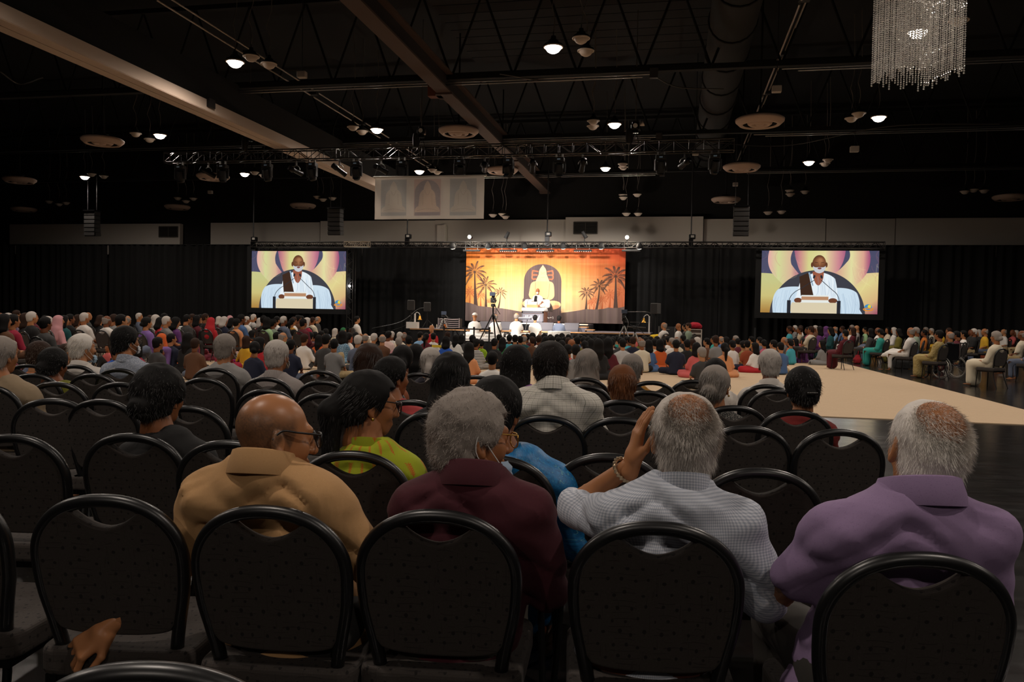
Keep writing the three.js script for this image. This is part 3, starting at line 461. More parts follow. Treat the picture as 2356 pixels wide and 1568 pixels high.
/* ---------- backdrop ---------- */
{
  const a = atZ(1073, 571, ZBACK), b = atZ(1436, 741, ZBACK), top = atZ(1254, 570, ZBACK).y, bot = atZ(1254, 741, ZBACK).y, w = b.x - a.x, h = top - bot;
  const tex = canvasTex(2048, 970, (c, W2, H2) => {
    c.setTransform(W2 / 2185, 0, 0, H2 / 1035, -80 * W2 / 2185, -235 * H2 / 1035);
    let g = c.createLinearGradient(0, 235, 0, 1200); [[0, '#b4512c'], [0.12, '#c66a35'], [0.3, '#d6924f'], [0.5, '#e0b272'], [0.75, '#e4be88'], [1, '#e4c498']].forEach(s => g.addColorStop(...s)); c.fillStyle = g; c.fillRect(0, 200, 2400, 1200);
    g = c.createLinearGradient(1350, 0, 2265, 0); g.addColorStop(0, 'rgba(190,60,30,0)'); g.addColorStop(1, 'rgba(176,44,26,0.55)'); c.fillStyle = g; c.fillRect(1350, 200, 1000, 900);
    g = c.createLinearGradient(80, 0, 600, 0); g.addColorStop(0, 'rgba(222,120,30,0.6)'); g.addColorStop(1, 'rgba(220,120,30,0)'); c.fillStyle = g; c.fillRect(0, 200, 600, 900);
    for (let i = 0; i < 60; i++) { c.fillStyle = `rgba(255,${190 + rnd() * 40 | 0},${110 + rnd() * 50 | 0},0.06)`; c.beginPath(); c.ellipse(rr(80, 2265), rr(380, 900), rr(150, 500), rr(8, 30), rr(-0.05, 0.05), 0, 7); c.fill(); }
    const palm = (bx, by, tx, ty, s, col) => {
      c.strokeStyle = c.fillStyle = col; c.beginPath(); c.moveTo(bx - s * 0.16, by); c.quadraticCurveTo(tx - s * 0.03, (by + ty) / 2, tx - s * 0.04, ty); c.lineTo(tx + s * 0.05, ty); c.quadraticCurveTo(tx + s * 0.08, (by + ty) / 2, bx + s * 0.16, by); c.fill();
      for (let k = 0; k < 10; k++) {
        const an = -Math.PI / 2 + (k - 4.5) * 0.53 + rr(-0.1, 0.1), L = s * rr(0.85, 1.1), mx = tx + Math.cos(an) * L * 0.55, my = ty + Math.sin(an) * L * 0.55 - s * 0.14, ex = tx + Math.cos(an) * L, ey = ty + Math.sin(an) * L + s * 0.22;
        c.lineWidth = s * 0.035; c.beginPath(); c.moveTo(tx, ty); c.quadraticCurveTo(mx, my, ex, ey); c.stroke(); c.lineWidth = s * 0.022;
        for (let q = 0.2; q < 1; q += 0.06) { const x = (1 - q) * (1 - q) * tx + 2 * q * (1 - q) * mx + q * q * ex, y = (1 - q) * (1 - q) * ty + 2 * q * (1 - q) * my + q * q * ey, l = s * 0.24 * (1 - q * 0.7); c.beginPath(); c.moveTo(x, y); c.lineTo(x + Math.cos(an + 0.7) * l, y + Math.sin(an + 0.7) * l + l * 0.3); c.moveTo(x, y); c.lineTo(x + Math.cos(an - 0.5) * l, y + Math.sin(an - 0.5) * l + l * 0.4); c.stroke(); }
      }
    };
    for (const p of [[145, 1050, 145, 860, 95], [295, 1060, 292, 905, 75], [410, 1010, 410, 985, 45], [1855, 1080, 1860, 960, 75], [1800, 1080, 1800, 985, 55], [2065, 1070, 2075, 880, 100], [2240, 1050, 2225, 840, 90], [1965, 1080, 1970, 940, 70]]) palm(...p, '#b9603a');
    for (const p of [[230, 1080, 205, 580, 185], [375, 1080, 368, 760, 145], [548, 1090, 575, 860, 90], [2150, 1080, 2140, 625, 205], [1890, 1090, 1925, 760, 125], [1750, 1090, 1755, 850, 110]]) palm(...p, '#47332e');
    const hill = '#6b5a58'; c.fillStyle = hill; c.beginPath(); c.moveTo(0, 1005); c.quadraticCurveTo(150, 1000, 250, 1055); c.quadraticCurveTo(450, 1075, 600, 1085); c.quadraticCurveTo(780, 1110, 900, 1135); c.lineTo(1420, 1135); c.quadraticCurveTo(1600, 1110, 1750, 1075); c.quadraticCurveTo(1950, 1090, 2050, 1050); c.quadraticCurveTo(2200, 1070, 2300, 1015); c.lineTo(2300, 1400); c.lineTo(0, 1400); c.fill();
    c.fillStyle = '#5a4b4c'; c.beginPath(); c.moveTo(885, 1300); c.lineTo(885, 950); c.lineTo(897, 940); c.lineTo(897, 700); c.bezierCurveTo(905, 380, 1400, 380, 1412, 700); c.lineTo(1412, 950); c.lineTo(1415, 1300); c.fill();
    // seated carved figure with a pointed crown
    c.strokeStyle = '#c86a4c'; c.lineWidth = 17; for (const s of [-1, 1]) { c.beginPath(); c.moveTo(1155 + s * 60, 565); c.lineTo(1155 + s * 135, 552); c.quadraticCurveTo(1155 + s * 150, 610, 1155 + s * 138, 612); c.lineTo(1155 + s * 70, 612); c.moveTo(1155 + s * 138, 612); c.quadraticCurveTo(1155 + s * 155, 660, 1155 + s * 130, 672); c.lineTo(1155 + s * 85, 668); c.stroke(); }
    const body = '#d9b684', hi = '#dfc294', lo = '#c98f6c';
    c.fillStyle = hi; c.beginPath(); c.moveTo(1155, 470); c.lineTo(1175, 500); c.quadraticCurveTo(1210, 540, 1208, 600); c.quadraticCurveTo(1240, 680, 1250, 705); c.lineTo(1060, 705); c.quadraticCurveTo(1072, 670, 1102, 600); c.quadraticCurveTo(1100, 540, 1135, 500); c.fill();
    c.fillStyle = body; c.beginPath(); c.moveTo(1060, 700); c.quadraticCurveTo(1000, 705, 990, 760); c.quadraticCurveTo(975, 850, 970, 890); c.quadraticCurveTo(985, 950, 1040, 960); c.lineTo(1200, 970); c.quadraticCurveTo(1320, 960, 1322, 890); c.quadraticCurveTo(1320, 800, 1310, 750); c.quadraticCurveTo(1300, 705, 1245, 700); c.fill();
    c.beginPath(); c.ellipse(1290, 1030, 118, 62, -0.1, 0, 7); c.ellipse(990, 1020, 105, 60, 0.1, 0, 7); c.fill(); c.fillStyle = lo; c.beginPath(); c.ellipse(1315, 1062, 80, 28, -0.25, 0, 7); c.fill();
    c.strokeStyle = lo; c.lineWidth = 10; c.beginPath(); c.moveTo(1060, 715); c.lineTo(1058, 920); c.moveTo(1252, 730); c.lineTo(1240, 900); c.quadraticCurveTo(1225, 950, 1200, 980); c.stroke(); c.lineWidth = 4; c.beginPath(); c.arc(1155, 560, 28, 0.1, 3); c.moveTo(1125, 600); c.lineTo(1145, 604); c.moveTo(1168, 604); c.lineTo(1186, 600); c.moveTo(1130, 640); c.quadraticCurveTo(1155, 652, 1180, 640); c.stroke();
    c.fillStyle = '#d79a4a'; c.beginPath(); c.moveTo(1225, 1080); c.lineTo(1260, 1080); c.lineTo(1245, 1130); c.fill();
    c.strokeStyle = '#efe9e4'; c.lineWidth = 7; c.beginPath(); c.moveTo(1222, 1212); c.quadraticCurveTo(1235, 1190, 1245, 1212); c.lineTo(1262, 1205); c.moveTo(1268, 1208); c.quadraticCurveTo(1280, 1192, 1288, 1208); c.moveTo(1298, 1192); c.quadraticCurveTo(1316, 1190, 1308, 1222); c.stroke(); c.lineWidth = 3; c.beginPath(); c.moveTo(1100, 305); c.quadraticCurveTo(1120, 290, 1140, 303); c.quadraticCurveTo(1160, 290, 1210, 296); c.stroke();
    for (let i = 0; i < 420; i++) { c.fillStyle = `rgba(${rnd() < 0.5 ? '60,30,20' : '255,220,170'},0.025)`; c.fillRect(rr(80, 2265), 235, rr(2, 18), 1035); }
  });
  const g = new THREE.PlaneGeometry(w, h, 220, 10), p = g.attributes.position;
  for (let i = 0; i < p.count; i++) { const x = p.getX(i), dn = 0.5 - p.getY(i) / h; p.setZ(i, (0.02 + 0.06 * dn * dn) * (Math.sin(x * 6 + noise(x * 1.3, 0, 5) * 3) + 0.5 * Math.sin(x * 15 + p.getY(i))) + 0.02 * noise(x * 2, p.getY(i) * 1.5, 7)); }
  g.computeVertexNormals();
  const t = thing('backdrop', 'orange sunset backdrop cloth printed with palms and a seated crowned figure', 'backdrop', V((a.x + b.x) / 2, (top + bot) / 2, ZBACK));
  part('printed_cloth', g, new THREE.MeshStandardMaterial({ map: tex, roughness: 0.95 }), t);
  for (const x of [-w / 3, 0, w / 3]) part('tie', bar(V(x, h / 2, 0), V(x, RYb + 0.05 - (top + bot) / 2, ZSCREEN + 0.3 - ZBACK), 0.012, 4), black, t);
  part('batten', new THREE.CylinderGeometry(0.03, 0.03, w, 8).rotateZ(Math.PI / 2).translate(0, h / 2, -0.02), blackMetal, t);
}

/* ================= the stage ================= */
const skirt = mat(0x17171a, 0.9), plywood = mat(0xb98a5c, 0.6), whiteCloth = mat(0xe6e3de, 0.9), stageTop = mat(0x55505a, 0.8);
const xAt = (px, z) => atZ(px, 740, z).x, yAt = (py, z, px = 1250) => atZ(px, py, z).y;
function platform(name, label, x0, x1, z0, z1, yTop, topMat, edge, y0 = 0) {
  const y = yTop - y0, t = thing(name, label, 'stage', V((x0 + x1) / 2, y0, (z0 + z1) / 2)), w = x1 - x0, d = z0 - z1;
  const n = Math.max(1, Math.round(w / 1.22));
  for (let i = 0; i < n; i++) part('deck_panel', box(w / n - 0.006, 0.05, d, -w / 2 + (i + 0.5) * w / n, y - 0.025, 0), topMat, t);
  part('edge_strip', box(w + 0.04, 0.05, 0.05, 0, y - 0.02, d / 2 + 0.02), edge, t);
  const g = new THREE.PlaneGeometry(w, y - 0.05, Math.ceil(w * 14), 1), p = g.attributes.position; for (let i = 0; i < p.count; i++) p.setZ(i, 0.025 * Math.sin(p.getX(i) * 26)); g.computeVertexNormals();
  part('skirt', g.translate(0, (y - 0.05) / 2, d / 2), skirt, t); for (const s of [-1, 1]) part('side_skirt', box(0.02, y - 0.05, d, s * w / 2, (y - 0.05) / 2, 0), skirt, t);
  return t;
}
const YS = yAt(763, -33.4, 1300), YD = yAt(743, -35.4, 1230), YP = 0.46;
platform('main_stage', 'wide black-skirted stage platform with a pale wooden edge', xAt(945, -33.4), xAt(1496, -33.4), -33.4, -38.0, YS, stageTop, plywood);
platform('rear_dais', 'raised dais with a pale front edge below the backdrop', xAt(1104, -35.4), xAt(1352, -35.4), -35.4, -38.0, YD, stageTop, mat(0xe0d6c8, 0.6), YS);
platform('musician_platform', 'low platform in front of the stage covered in white mattresses', xAt(1062, -31.6), xAt(1390, -31.6), -31.6, -33.35, YP, stageTop, whiteCloth);
[[1335, 1352, 749], [1349, 1367, 755]].forEach(([a, b, y], i) => { const t = thing('step_block', ['upper', 'lower'][i] + ' pale step block leading up to the dais', 'step', V((xAt(a, -35) + xAt(b, -35)) / 2, YS, -35)); const hh = yAt(y, -35) - YS; part('block', box(xAt(b, -35) - xAt(a, -35), hh - 0.04, 0.7, 0, (hh - 0.04) / 2, 0), mat(0x6a6670, 0.8), t); part('tread', box(xAt(b, -35) - xAt(a, -35) + 0.03, 0.04, 0.73, 0, hh - 0.02, 0), plywood, t); });
// white mattresses and cushions of the musicians
[[1092, 46], [1140, 42], [1188, 44], [1232, 46]].forEach(([px], i) => { const t = thing('mattress', 'white mattress under the ' + ['turbaned musician at the left', 'second white-clad musician', 'third white-clad musician', 'fourth white-clad musician'][i], 'mattress', V(xAt(px, -32.5), YP, -32.5)); part('pad', rbox(1.02, 0.12, 1.5, 0.05, 0, 0.06, 0), whiteCloth, t); part('cushion', rbox(0.8, 0.13, 0.45, 0.06, 0.1, 0.18, 0.48), whiteCloth, t); });
{ const t = thing('draped_table', 'low white draped table in front of the dark-vested musician', 'table', V(xAt(1287, -32.2), YP, -32.2)); const x0 = xAt(1263, -32.2), x1 = xAt(1311, -32.2); part('table_box', rbox(x1 - x0, 0.42, 0.6, 0.03, 0, 0.21, 0), whiteCloth, t); part('cloth_fold', [0.2, 0.5, 0.8].map(q => bar(V(lerp(-0.5, 0.5, q) * (x1 - x0), 0.02, 0.3), V(lerp(-0.5, 0.5, q) * (x1 - x0), 0.4, 0.3), 0.02, 6)), whiteCloth, t); }
// the speaker's seat: desk with lettered front panel
const DX = (xAt(1200, -35.7) + xAt(1250, -35.7)) / 2, YDK = yAt(716, -35.7, 1230);
{
  const w = xAt(1250, -35.7) - xAt(1200, -35.7), h = YDK - YD;
  const t = thing('speaker_platform', 'grey desk-like speaker seat with white lettering and brown side', 'podium', V(DX, YD, -36.3));
  part('body', box(w, h, 1.15, 0, h / 2, 0), mat(0x6e4634, 0.7), t);
  const tex = canvasTex(512, 256, (c, W2, H2) => { c.fillStyle = '#77757e'; c.fillRect(0, 0, W2, H2); c.strokeStyle = '#f4f2f0'; c.lineCap = 'round'; c.lineWidth = 15; c.beginPath(); c.moveTo(82, 60); c.lineTo(70, 190); c.moveTo(125, 56); c.quadraticCurveTo(112, 140, 112, 188); c.moveTo(190, 120); c.bezierCurveTo(140, 100, 135, 200, 185, 165); c.lineTo(200, 120); c.moveTo(200, 178); c.bezierCurveTo(250, 60, 215, 50, 205, 80); c.moveTo(205, 185); c.quadraticCurveTo(250, 150, 275, 185); c.moveTo(285, 180); c.quadraticCurveTo(285, 110, 325, 125); c.moveTo(370, 120); c.bezierCurveTo(325, 110, 325, 200, 368, 165); c.moveTo(368, 165); c.quadraticCurveTo(385, 195, 400, 130); c.moveTo(440, 60); c.quadraticCurveTo(410, 160, 395, 215); c.stroke(); });
  part('front_panel', box(w - 0.1, h - 0.16, 0.02, 0, h / 2 - 0.02, 0.58), new THREE.MeshStandardMaterial({ map: tex, roughness: 0.8 }), t);
  part('front_frame', [box(w, 0.08, 0.05, 0, h - 0.04, 0.575), box(w, 0.08, 0.05, 0, 0.04, 0.575), box(0.05, h, 0.05, -w / 2 + 0.025, h / 2, 0.575), box(0.05, h, 0.05, w / 2 - 0.025, h / 2, 0.575)], mat(0x5c5a62, 0.8), t);
  part('seat_cloth', rbox(w + 0.06, 0.17, 1.2, 0.06, 0, h + 0.085, 0), whiteCloth, t);
  const g = new THREE.ExtrudeGeometry(new THREE.Shape().absarc(0, 0, 0.62, 0, Math.PI), { depth: 0.1, bevelEnabled: true, bevelSize: 0.015, bevelThickness: 0.015, bevelSegments: 2, curveSegments: 32 }); part('round_backrest', g.translate(0.12, h + 0.02, -0.62), mat(0x3a2e28, 0.5), t);
  for (const x of [-0.34, 0.44]) part('bolster', rbox(0.42, 0.42, 0.3, 0.12, x, h + 0.36, -0.35), whiteCloth, t);
  const l = thing('table_lectern', 'small tan lectern with an open book before the speaker', 'lectern', V(DX - 0.05, YDK + 0.17, -35.95));
  part('slope', rbox(0.5, 0.14, 0.3, 0.02, 0, 0.07, 0), mat(0xc69a68, 0.6), l); part('book', new THREE.BoxGeometry(0.34, 0.02, 0.22).rotateX(0.6).translate(0, 0.2, -0.02), mat(0xefe8da, 0.8), l);
  for (const s of [-1, 1]) part('microphone', tube([[s * 0.22, 0.14, 0.08], [s * 0.22, 0.32, 0.04], [s * 0.1, 0.42, -0.08]], 0.01, 10, 5), black, l);
}
// loudspeakers on stands beside the stage
[[946, 690, 713, -34, 'pole loudspeaker at the left end of the stage'], [983, 695, 716, -35.2, 'second pole loudspeaker left of the stage, slimmer'], [1509, 697, 722, -33.2, 'pole loudspeaker right of the stage']].forEach(([px, y0, y1, z, l]) => {
  const p = atZ(px, y0, z), q = atZ(px, y1, z), h = p.y - q.y, base = px > 1500 ? 0 : YS, t = thing('stand_speaker', 'grey ' + l, 'speaker', V(p.x, base, z), px > 1500 ? -0.4 : 0.3);
  part('cabinet', rbox(0.32, h, 0.34, 0.03, 0, q.y - base + h / 2, 0), mat(0x4a4846, 0.7), t); part('grille', box(0.27, h - 0.06, 0.02, 0, q.y - base + h / 2, 0.17), mat(0x33312f, 0.9), t);
  part('pole', bar(V(0, 0, 0), V(0, q.y - base, 0), 0.022, 8), black, t); for (const k of [0, 1, 2]) part('leg', bar(V(0, 0.4, 0), V(Math.cos(k * 2.1) * 0.4, 0.01, Math.sin(k * 2.1) * 0.4), 0.014, 6), black, t);
});
// bell posts
[[955, 721, 'left'], [1494, 727, 'right']].forEach(([px, py, w], i) => {
  const p = atZ(px, py, -33.6), t = thing('bell_post', 'white post with a hanging brass bell at the ' + w + ' end of the stage', 'bell post', V(p.x, YS, -33.6)), H = p.y - YS, s = i ? -1 : 1;
  part('post', box(0.06, H, 0.06, 0, H / 2, 0), whiteCloth, t); part('arm', tube([[0, H - 0.02, 0], [s * 0.08, H + 0.06, 0], [s * 0.2, H, 0], [s * 0.22, H - 0.06, 0]], 0.016, 12, 6), whiteCloth, t);
  part('bell', lathe([[0.0, 0.0], [0.03, -0.01], [0.05, -0.08], [0.06, -0.14], [0.1, -0.2], [0.095, -0.2]], 16).translate(s * 0.22, H - 0.07, 0), mat(0xd8a64a, 0.3, 0.9), t);
  if (!i) part('base_box', box(0.5, 0.28, 0.3, -0.1, 0.14, 0), whiteCloth, t);
});
// candles and brass pots on the left stage edge
[[995, 748], [1005, 748]].forEach(([px, py], i) => { const t = thing('candle_lamp', ['first', 'second'][i] + ' small white flame-shaped lamp on the left stage edge', 'candle', V(xAt(px, -33.7), YS, -33.7)); part('stem', cyl(0.02, 0.03, 0.1, 8, 0, 0.05, 0), whiteCloth, t); part('flame', lathe([[0, 0.22], [0.025, 0.15], [0.02, 0.1], [0, 0.09]], 8), mat(0xfff3df, 0.6), t); });
{ const t = thing('brass_pot', 'small round orange brass pot on the left stage edge', 'pot', V(xAt(1025, -33.7), YS, -33.7)); part('bowl', lathe([[0, 0], [0.07, 0.01], [0.1, 0.07], [0.07, 0.13], [0.05, 0.14]], 14), mat(0xc4763a, 0.35, 0.8), t); part('flowers', [0, 1, 2, 3, 4].map(k => new THREE.SphereGeometry(0.035, 6, 5).translate(Math.cos(k * 1.3) * 0.05, 0.17, Math.sin(k * 1.3) * 0.05)), mat(0xd8742c, 0.8), t); }
// rack case with pale slats, cables and gear left of the backdrop
{ const t = thing('gear_rack', 'pale slatted gear rack standing left of the backdrop', 'rack', V(xAt(1036, -35.2), YS, -35.2)); part('case', box(0.98, 0.46, 0.5, 0, 0.23, 0), mat(0x1c1a1b, 0.7), t); for (let k = 0; k < 5; k++) part('slat', tube([[-0.46, 0.06 + k * 0.09, 0.27], [-0.15, 0.075 + k * 0.09, 0.27], [0.15, 0.05 + k * 0.09, 0.27], [0.46, 0.07 + k * 0.09, 0.27]], 0.02, 10, 5), mat(0xd9c9c9, 0.6), t); for (const x of [-0.49, 0.49]) part('post', box(0.03, 0.48, 0.04, x, 0.24, 0.26), mat(0xcfc2c2, 0.5), t); }
// handrail stairs at the left, guard rail at the right
{ const t = thing('stair_rail', 'black handrail climbing to the left end of the stage', 'railing', V(xAt(925, -38.5), 0, -38.5)); part('handrail', tube([[-1.6, 0.7, 0], [0, 1.1, 0], [0.9, 1.75, 0], [1.3, 1.8, 0]], 0.02, 16, 6), steel, t); part('handrail', tube([[-1.6, 0.4, 0], [0, 0.8, 0], [0.9, 1.45, 0]], 0.016, 16, 6), alu, t); for (const x of [-1.6, 0, 0.5, 0.9]) part('post', bar(V(x, 0, 0), V(x, x < 0.1 ? 0.7 + 0.25 * (x + 1.6) : 1.1 + x * 0.7, 0), 0.018, 6), alu, t); for (let k = 0; k < 4; k++) part('tread', box(0.3, 0.04, 0.7, 0.0 + k * 0.3, 0.18 + k * 0.2, 0), skirt, t); }
{ const t = thing('guard_rail', 'grey guard rail behind the cameras at the right end of the stage', 'railing', V(xAt(1470, -36.5), YS, -36.5)); const h = yAt(718, -36.5, 1470) - YS; part('rail', tube([[-0.7, h, 0], [0.4, h, 0], [0.55, h - 0.08, 0], [0.55, 0, 0]], 0.022, 20, 6), alu, t); part('rail', bar(V(-0.7, h * 0.5, 0), V(0.55, h * 0.5, 0), 0.018, 6), alu, t); part('post', bar(V(-0.7, 0, 0), V(-0.7, h, 0), 0.02, 6), alu, t); }
// video cameras on tripods
function tripodCamera(px, pyHead, z, base, label, kind) {
  const p = atZ(px, pyHead, z), H = p.y - base, t = thing('video_camera', label, 'camera', V(p.x, base, z), kind === 2 ? 0.3 : 0);
  const c = V(0, H * 0.72, 0);
  for (const k of [0, 1, 2]) { const an = k * 2.094 + 0.5, f = V(Math.cos(an) * H * 0.36, 0, Math.sin(an) * H * 0.36); part('leg', [bar(c, f, 0.022, 6, 0.016), bar(V(c.x + 0.03, c.y, c.z), f.clone().add(V(0.02, 0, 0)), 0.012, 5)], kind ? steel : alu, t); }
  part('column', bar(V(0, H * 0.6, 0), V(0, H * 0.86, 0), 0.03, 8), blackMetal, t); part('fluid_head', rbox(0.16, 0.12, 0.16, 0.03, 0, H * 0.86, 0), black, t);
  part('pan_handle', bar(V(0.05, H * 0.86, 0), V(0.35, H * 0.7, 0.3), 0.012, 6), black, t);
  if (kind !== 3) { const b = part('camera_body', [rbox(0.14, 0.2, 0.42, 0.03, 0, H * 0.95, 0), rbox(0.1, 0.1, 0.2, 0.02, 0.02, H * 1.02, 0.08)], black, t); part('lens', new THREE.CylinderGeometry(0.065, 0.055, 0.22, 14).rotateX(Math.PI / 2).translate(0, H * 0.95, -0.3), blackMetal, b); part('viewfinder', rbox(0.22, 0.15, 0.06, 0.01, 0.02, H * 1.06, 0.22), mat(0x3a4250, 0.3), b); part('top_handle', bar(V(0, H * 1.05, -0.12), V(0, H * 1.05, 0.12), 0.016, 6), black, b); part('cable', tube([[0.06, H * 0.95, 0.2], [0.18, H * 0.8, 0.25], [0.12, H * 0.6, 0.18]], 0.01, 10, 5), steel, b); }
  else { part('arm', tube([[0, H * 0.9, 0], [-0.18, H * 0.92, 0], [-0.2, H * 1.25, 0]], 0.03, 10, 6), blackMetal, t); part('arm', bar(V(0.12, H * 0.9, 0), V(0.28, H * 1.1, 0), 0.02, 6), blackMetal, t); part('cross_bar', bar(V(-0.3, H * 0.88, 0), V(0.4, H * 0.86, 0), 0.03, 6), alu, t); }
}
tripodCamera(1135, 684, -30.6, 0, 'tall video camera on a thin black tripod before the left of the stage', 0);
tripodCamera(1436, 722, -31.5, 0, 'video camera on a silver tripod at the right of the stage', 1);
tripodCamera(1461, 742, -30.2, 0, 'small arm rig on a silver tripod right beside the video camera', 3);
tripodCamera(1020, 722, -33.0, YS, 'video camera with headphones crowded beside the gear rack', 2);
// stage monitors and instruments
[[1120, -34.2], [1168, -34.4], [1256, -34.4], [1315, -34.6]].forEach(([px, z], i) => { const t = thing('stage_monitor', 'grey wedge monitor on the stage ' + ['behind the first musicians', 'left of the speaker desk', 'below the speaker desk', 'right of the dark-vested musician'][i], 'monitor', V(xAt(px, z), YS, z)); const s = new THREE.Shape([[-0.2, 0], [0.22, 0], [0.22, 0.08], [-0.1, 0.36], [-0.2, 0.36]].map(a => new THREE.Vector2(...a))); part('wedge', new THREE.ExtrudeGeometry(s, { depth: 0.62, bevelEnabled: true, bevelSize: 0.01, bevelThickness: 0.01, bevelSegments: 1 }).rotateY(-Math.PI / 2).translate(0.31, 0, 0), mat(0x4c4a50, 0.8), t); part('grille', new THREE.BoxGeometry(0.56, 0.36, 0.02).rotateX(-0.85).translate(0, 0.2, 0.08), mat(0x2f2d30, 0.9), t); });
{ const t = thing('keyboard', 'long dark keyboard on a trestle behind the musicians', 'keyboard', V(xAt(1203, -34.6), YS, -34.6)); part('body', rbox(0.74, 0.09, 0.28, 0.02, 0, 0.52, 0), mat(0x4a4a52, 0.6), t); part('keys', box(0.66, 0.015, 0.12, 0, 0.572, -0.06), whiteCloth, t); for (const s of [-1, 1]) part('leg', bar(V(s * 0.2, 0.48, 0), V(-s * 0.12 + s * 0.25, 0, s * 0.1), 0.018, 6), alu, t); }
[[1168, 768], [1127, 767]].forEach(([px], i) => { const t = thing('drum', ['dark flat drum beside the third musician', 'dark flat drum beside the second musician'][i], 'drum', V(xAt(px, -32.0), YP + 0.12, -32.0)); part('shell', lathe([[0, 0], [0.12, 0], [0.16, 0.08], [0.14, 0.18], [0.13, 0.19]], 18), mat(0x2a2422, 0.5), t); part('skin', cyl(0.135, 0.135, 0.01, 18, 0, 0.19, 0), mat(0x3a3836, 0.8), t); });
// rope stanchions before the stage
[[1022, 1], [1070, 1], [1091, 1], [1126, 0]].forEach(([px, more], i, A) => {
  const z = -29.5, p = V(xAt(px, z), 0, z), t = thing('stanchion', 'black belt stanchion before the stage, ' + ['leftmost', 'second', 'third', 'rightmost'][i] + ' of four', 'barrier', p, 0, 'belt stanchions before the stage');
  part('post', cyl(0.03, 0.03, 0.98, 10, 0, 0.5, 0), black, t); part('base', lathe([[0, 0.04], [0.05, 0.04], [0.16, 0.015], [0.17, 0]], 16), black, t); part('cap', cyl(0.042, 0.036, 0.07, 10, 0, 0.98, 0), black, t);
  if (more) part('belt', box(xAt(A[i + 1][0], z) - p.x, 0.05, 0.01, (xAt(A[i + 1][0], z) - p.x) / 2, 0.93, 0), mat(0x151515, 0.8), t);
});
[[632, 690, 786], [700, 728, 785], [936, 963, 795], [992, 1017, 796]].forEach(([a, b, y], i) => { const p = atY((a + b) / 2, y, 0.55), q0 = atD(a, y, p.distanceTo(camera.position)), q1 = atD(b, y, p.distanceTo(camera.position)); const t = thing('barrier_tape', 'yellow barrier tape stretched low through the crowd, ' + ['leftmost stretch', 'stretch left of the dark-suited sitter', 'stretch near the pink shirts', 'rightmost stretch'][i], 'tape', V(p.x, p.y, p.z)); part('ribbon', box(q0.distanceTo(q1), 0.07, 0.008), mat(0xd8b62a, 0.6), t); for (const s of [-1, 1]) part('post', bar(V(s * q0.distanceTo(q1) / 2, -p.y, 0), V(s * q0.distanceTo(q1) / 2, 0.05, 0), 0.015, 6), black, t); });
// tables at the left, crates and flight case at the right
function clothTable(px0, px1, pyTop, h, label) {
  const a = atY(px0, pyTop, h), b = atD(px1, pyTop, 1), d = V().subVectors(a, camera.position).length(), e = V().subVectors(b, camera.position).normalize().multiplyScalar(d).add(camera.position), w = a.distanceTo(e);
  const t = thing('cloth_table', label, 'table', V((a.x + e.x) / 2, 0, (a.z + e.z) / 2), Math.atan2(a.z - e.z, e.x - a.x));
  part('table_top', rbox(w, 0.04, 0.75, 0.01, 0, h - 0.02, 0), whiteCloth, t);
  const g = new THREE.PlaneGeometry(w, h - 0.05, 30, 1), p = g.attributes.position; for (let i = 0; i < p.count; i++) p.setZ(i, 0.015 * Math.sin(p.getX(i) * 22)); g.computeVertexNormals(); part('cloth_front', g.translate(0, h / 2, 0.37), whiteCloth, t);
  for (const s of [-1, 1]) part('cloth_side', box(0.015, h - 0.05, 0.74, s * w / 2, h / 2, 0), whiteCloth, t);
}
clothTable(410, 448, 750, 0.75, 'white clothed table among the seated crowd at the left'); clothTable(537, 546, 749, 0.75, 'narrow white clothed table behind the person in orange'); clothTable(661, 690, 751, 0.75, 'pale clothed table behind the crowd under the left screen');
{ const p = V(xAt(1600, -32.6), 0, -32.6), t = thing('crate_stack', 'stack of pale slatted crates right of the stage', 'crate', V(p.x, 0, p.z)); for (let k = 0; k < 6; k++) { const c = part('crate', [box(0.04, 0.17, 0.04, -0.24, 0.09 + k * 0.18, 0.2), box(0.04, 0.17, 0.04, 0.24, 0.09 + k * 0.18, 0.2), box(0.5, 0.03, 0.42, 0, 0.015 + k * 0.18, 0), box(0.5, 0.03, 0.03, 0, 0.16 + k * 0.18, 0.2)], mat(0xb8aea2, 0.7), t); part('filling', box(0.4, 0.12, 0.36, 0, 0.09 + k * 0.18, 0), mat(0x4a3a30, 0.8), c); }
  const r = thing('red_cloth', 'bright red bundled cloth on top of the crate stack', 'cloth', V(p.x, 1.09, p.z)); const pr = []; for (let k = 0; k < 9; k++) pr.push({ c: [rr(-0.16, 0.16), rr(0.08, 0.18), rr(-0.12, 0.12)], e: [0.13, 0.1, 0.12] }); const f = field(pr, 0.05); part('bundle', solid((x, y, z) => Math.max(f(x, y, z) + 0.015 * noise(x * 18, y * 18, z * 18), -y), bounds(pr), 0.02), mat(0xa8142a, 0.9), r); }
{ const t = thing('equipment_case', 'dark upright equipment case with bright edges right of the stage', 'case', V(xAt(1535, -32), 0, -32)); part('case_body', box(0.62, 1.15, 0.5, 0, 0.575, 0), mat(0x1a1a1c, 0.6), t); for (const x of [-0.31, 0.31]) part('edge', box(0.03, 1.17, 0.03, x, 0.585, 0.25), steel, t); part('handle', box(0.2, 0.04, 0.03, 0, 1.05, 0.26), steel, t); part('handle', box(0.16, 0.03, 0.03, 0, 0.8, 0.26), steel, t); }
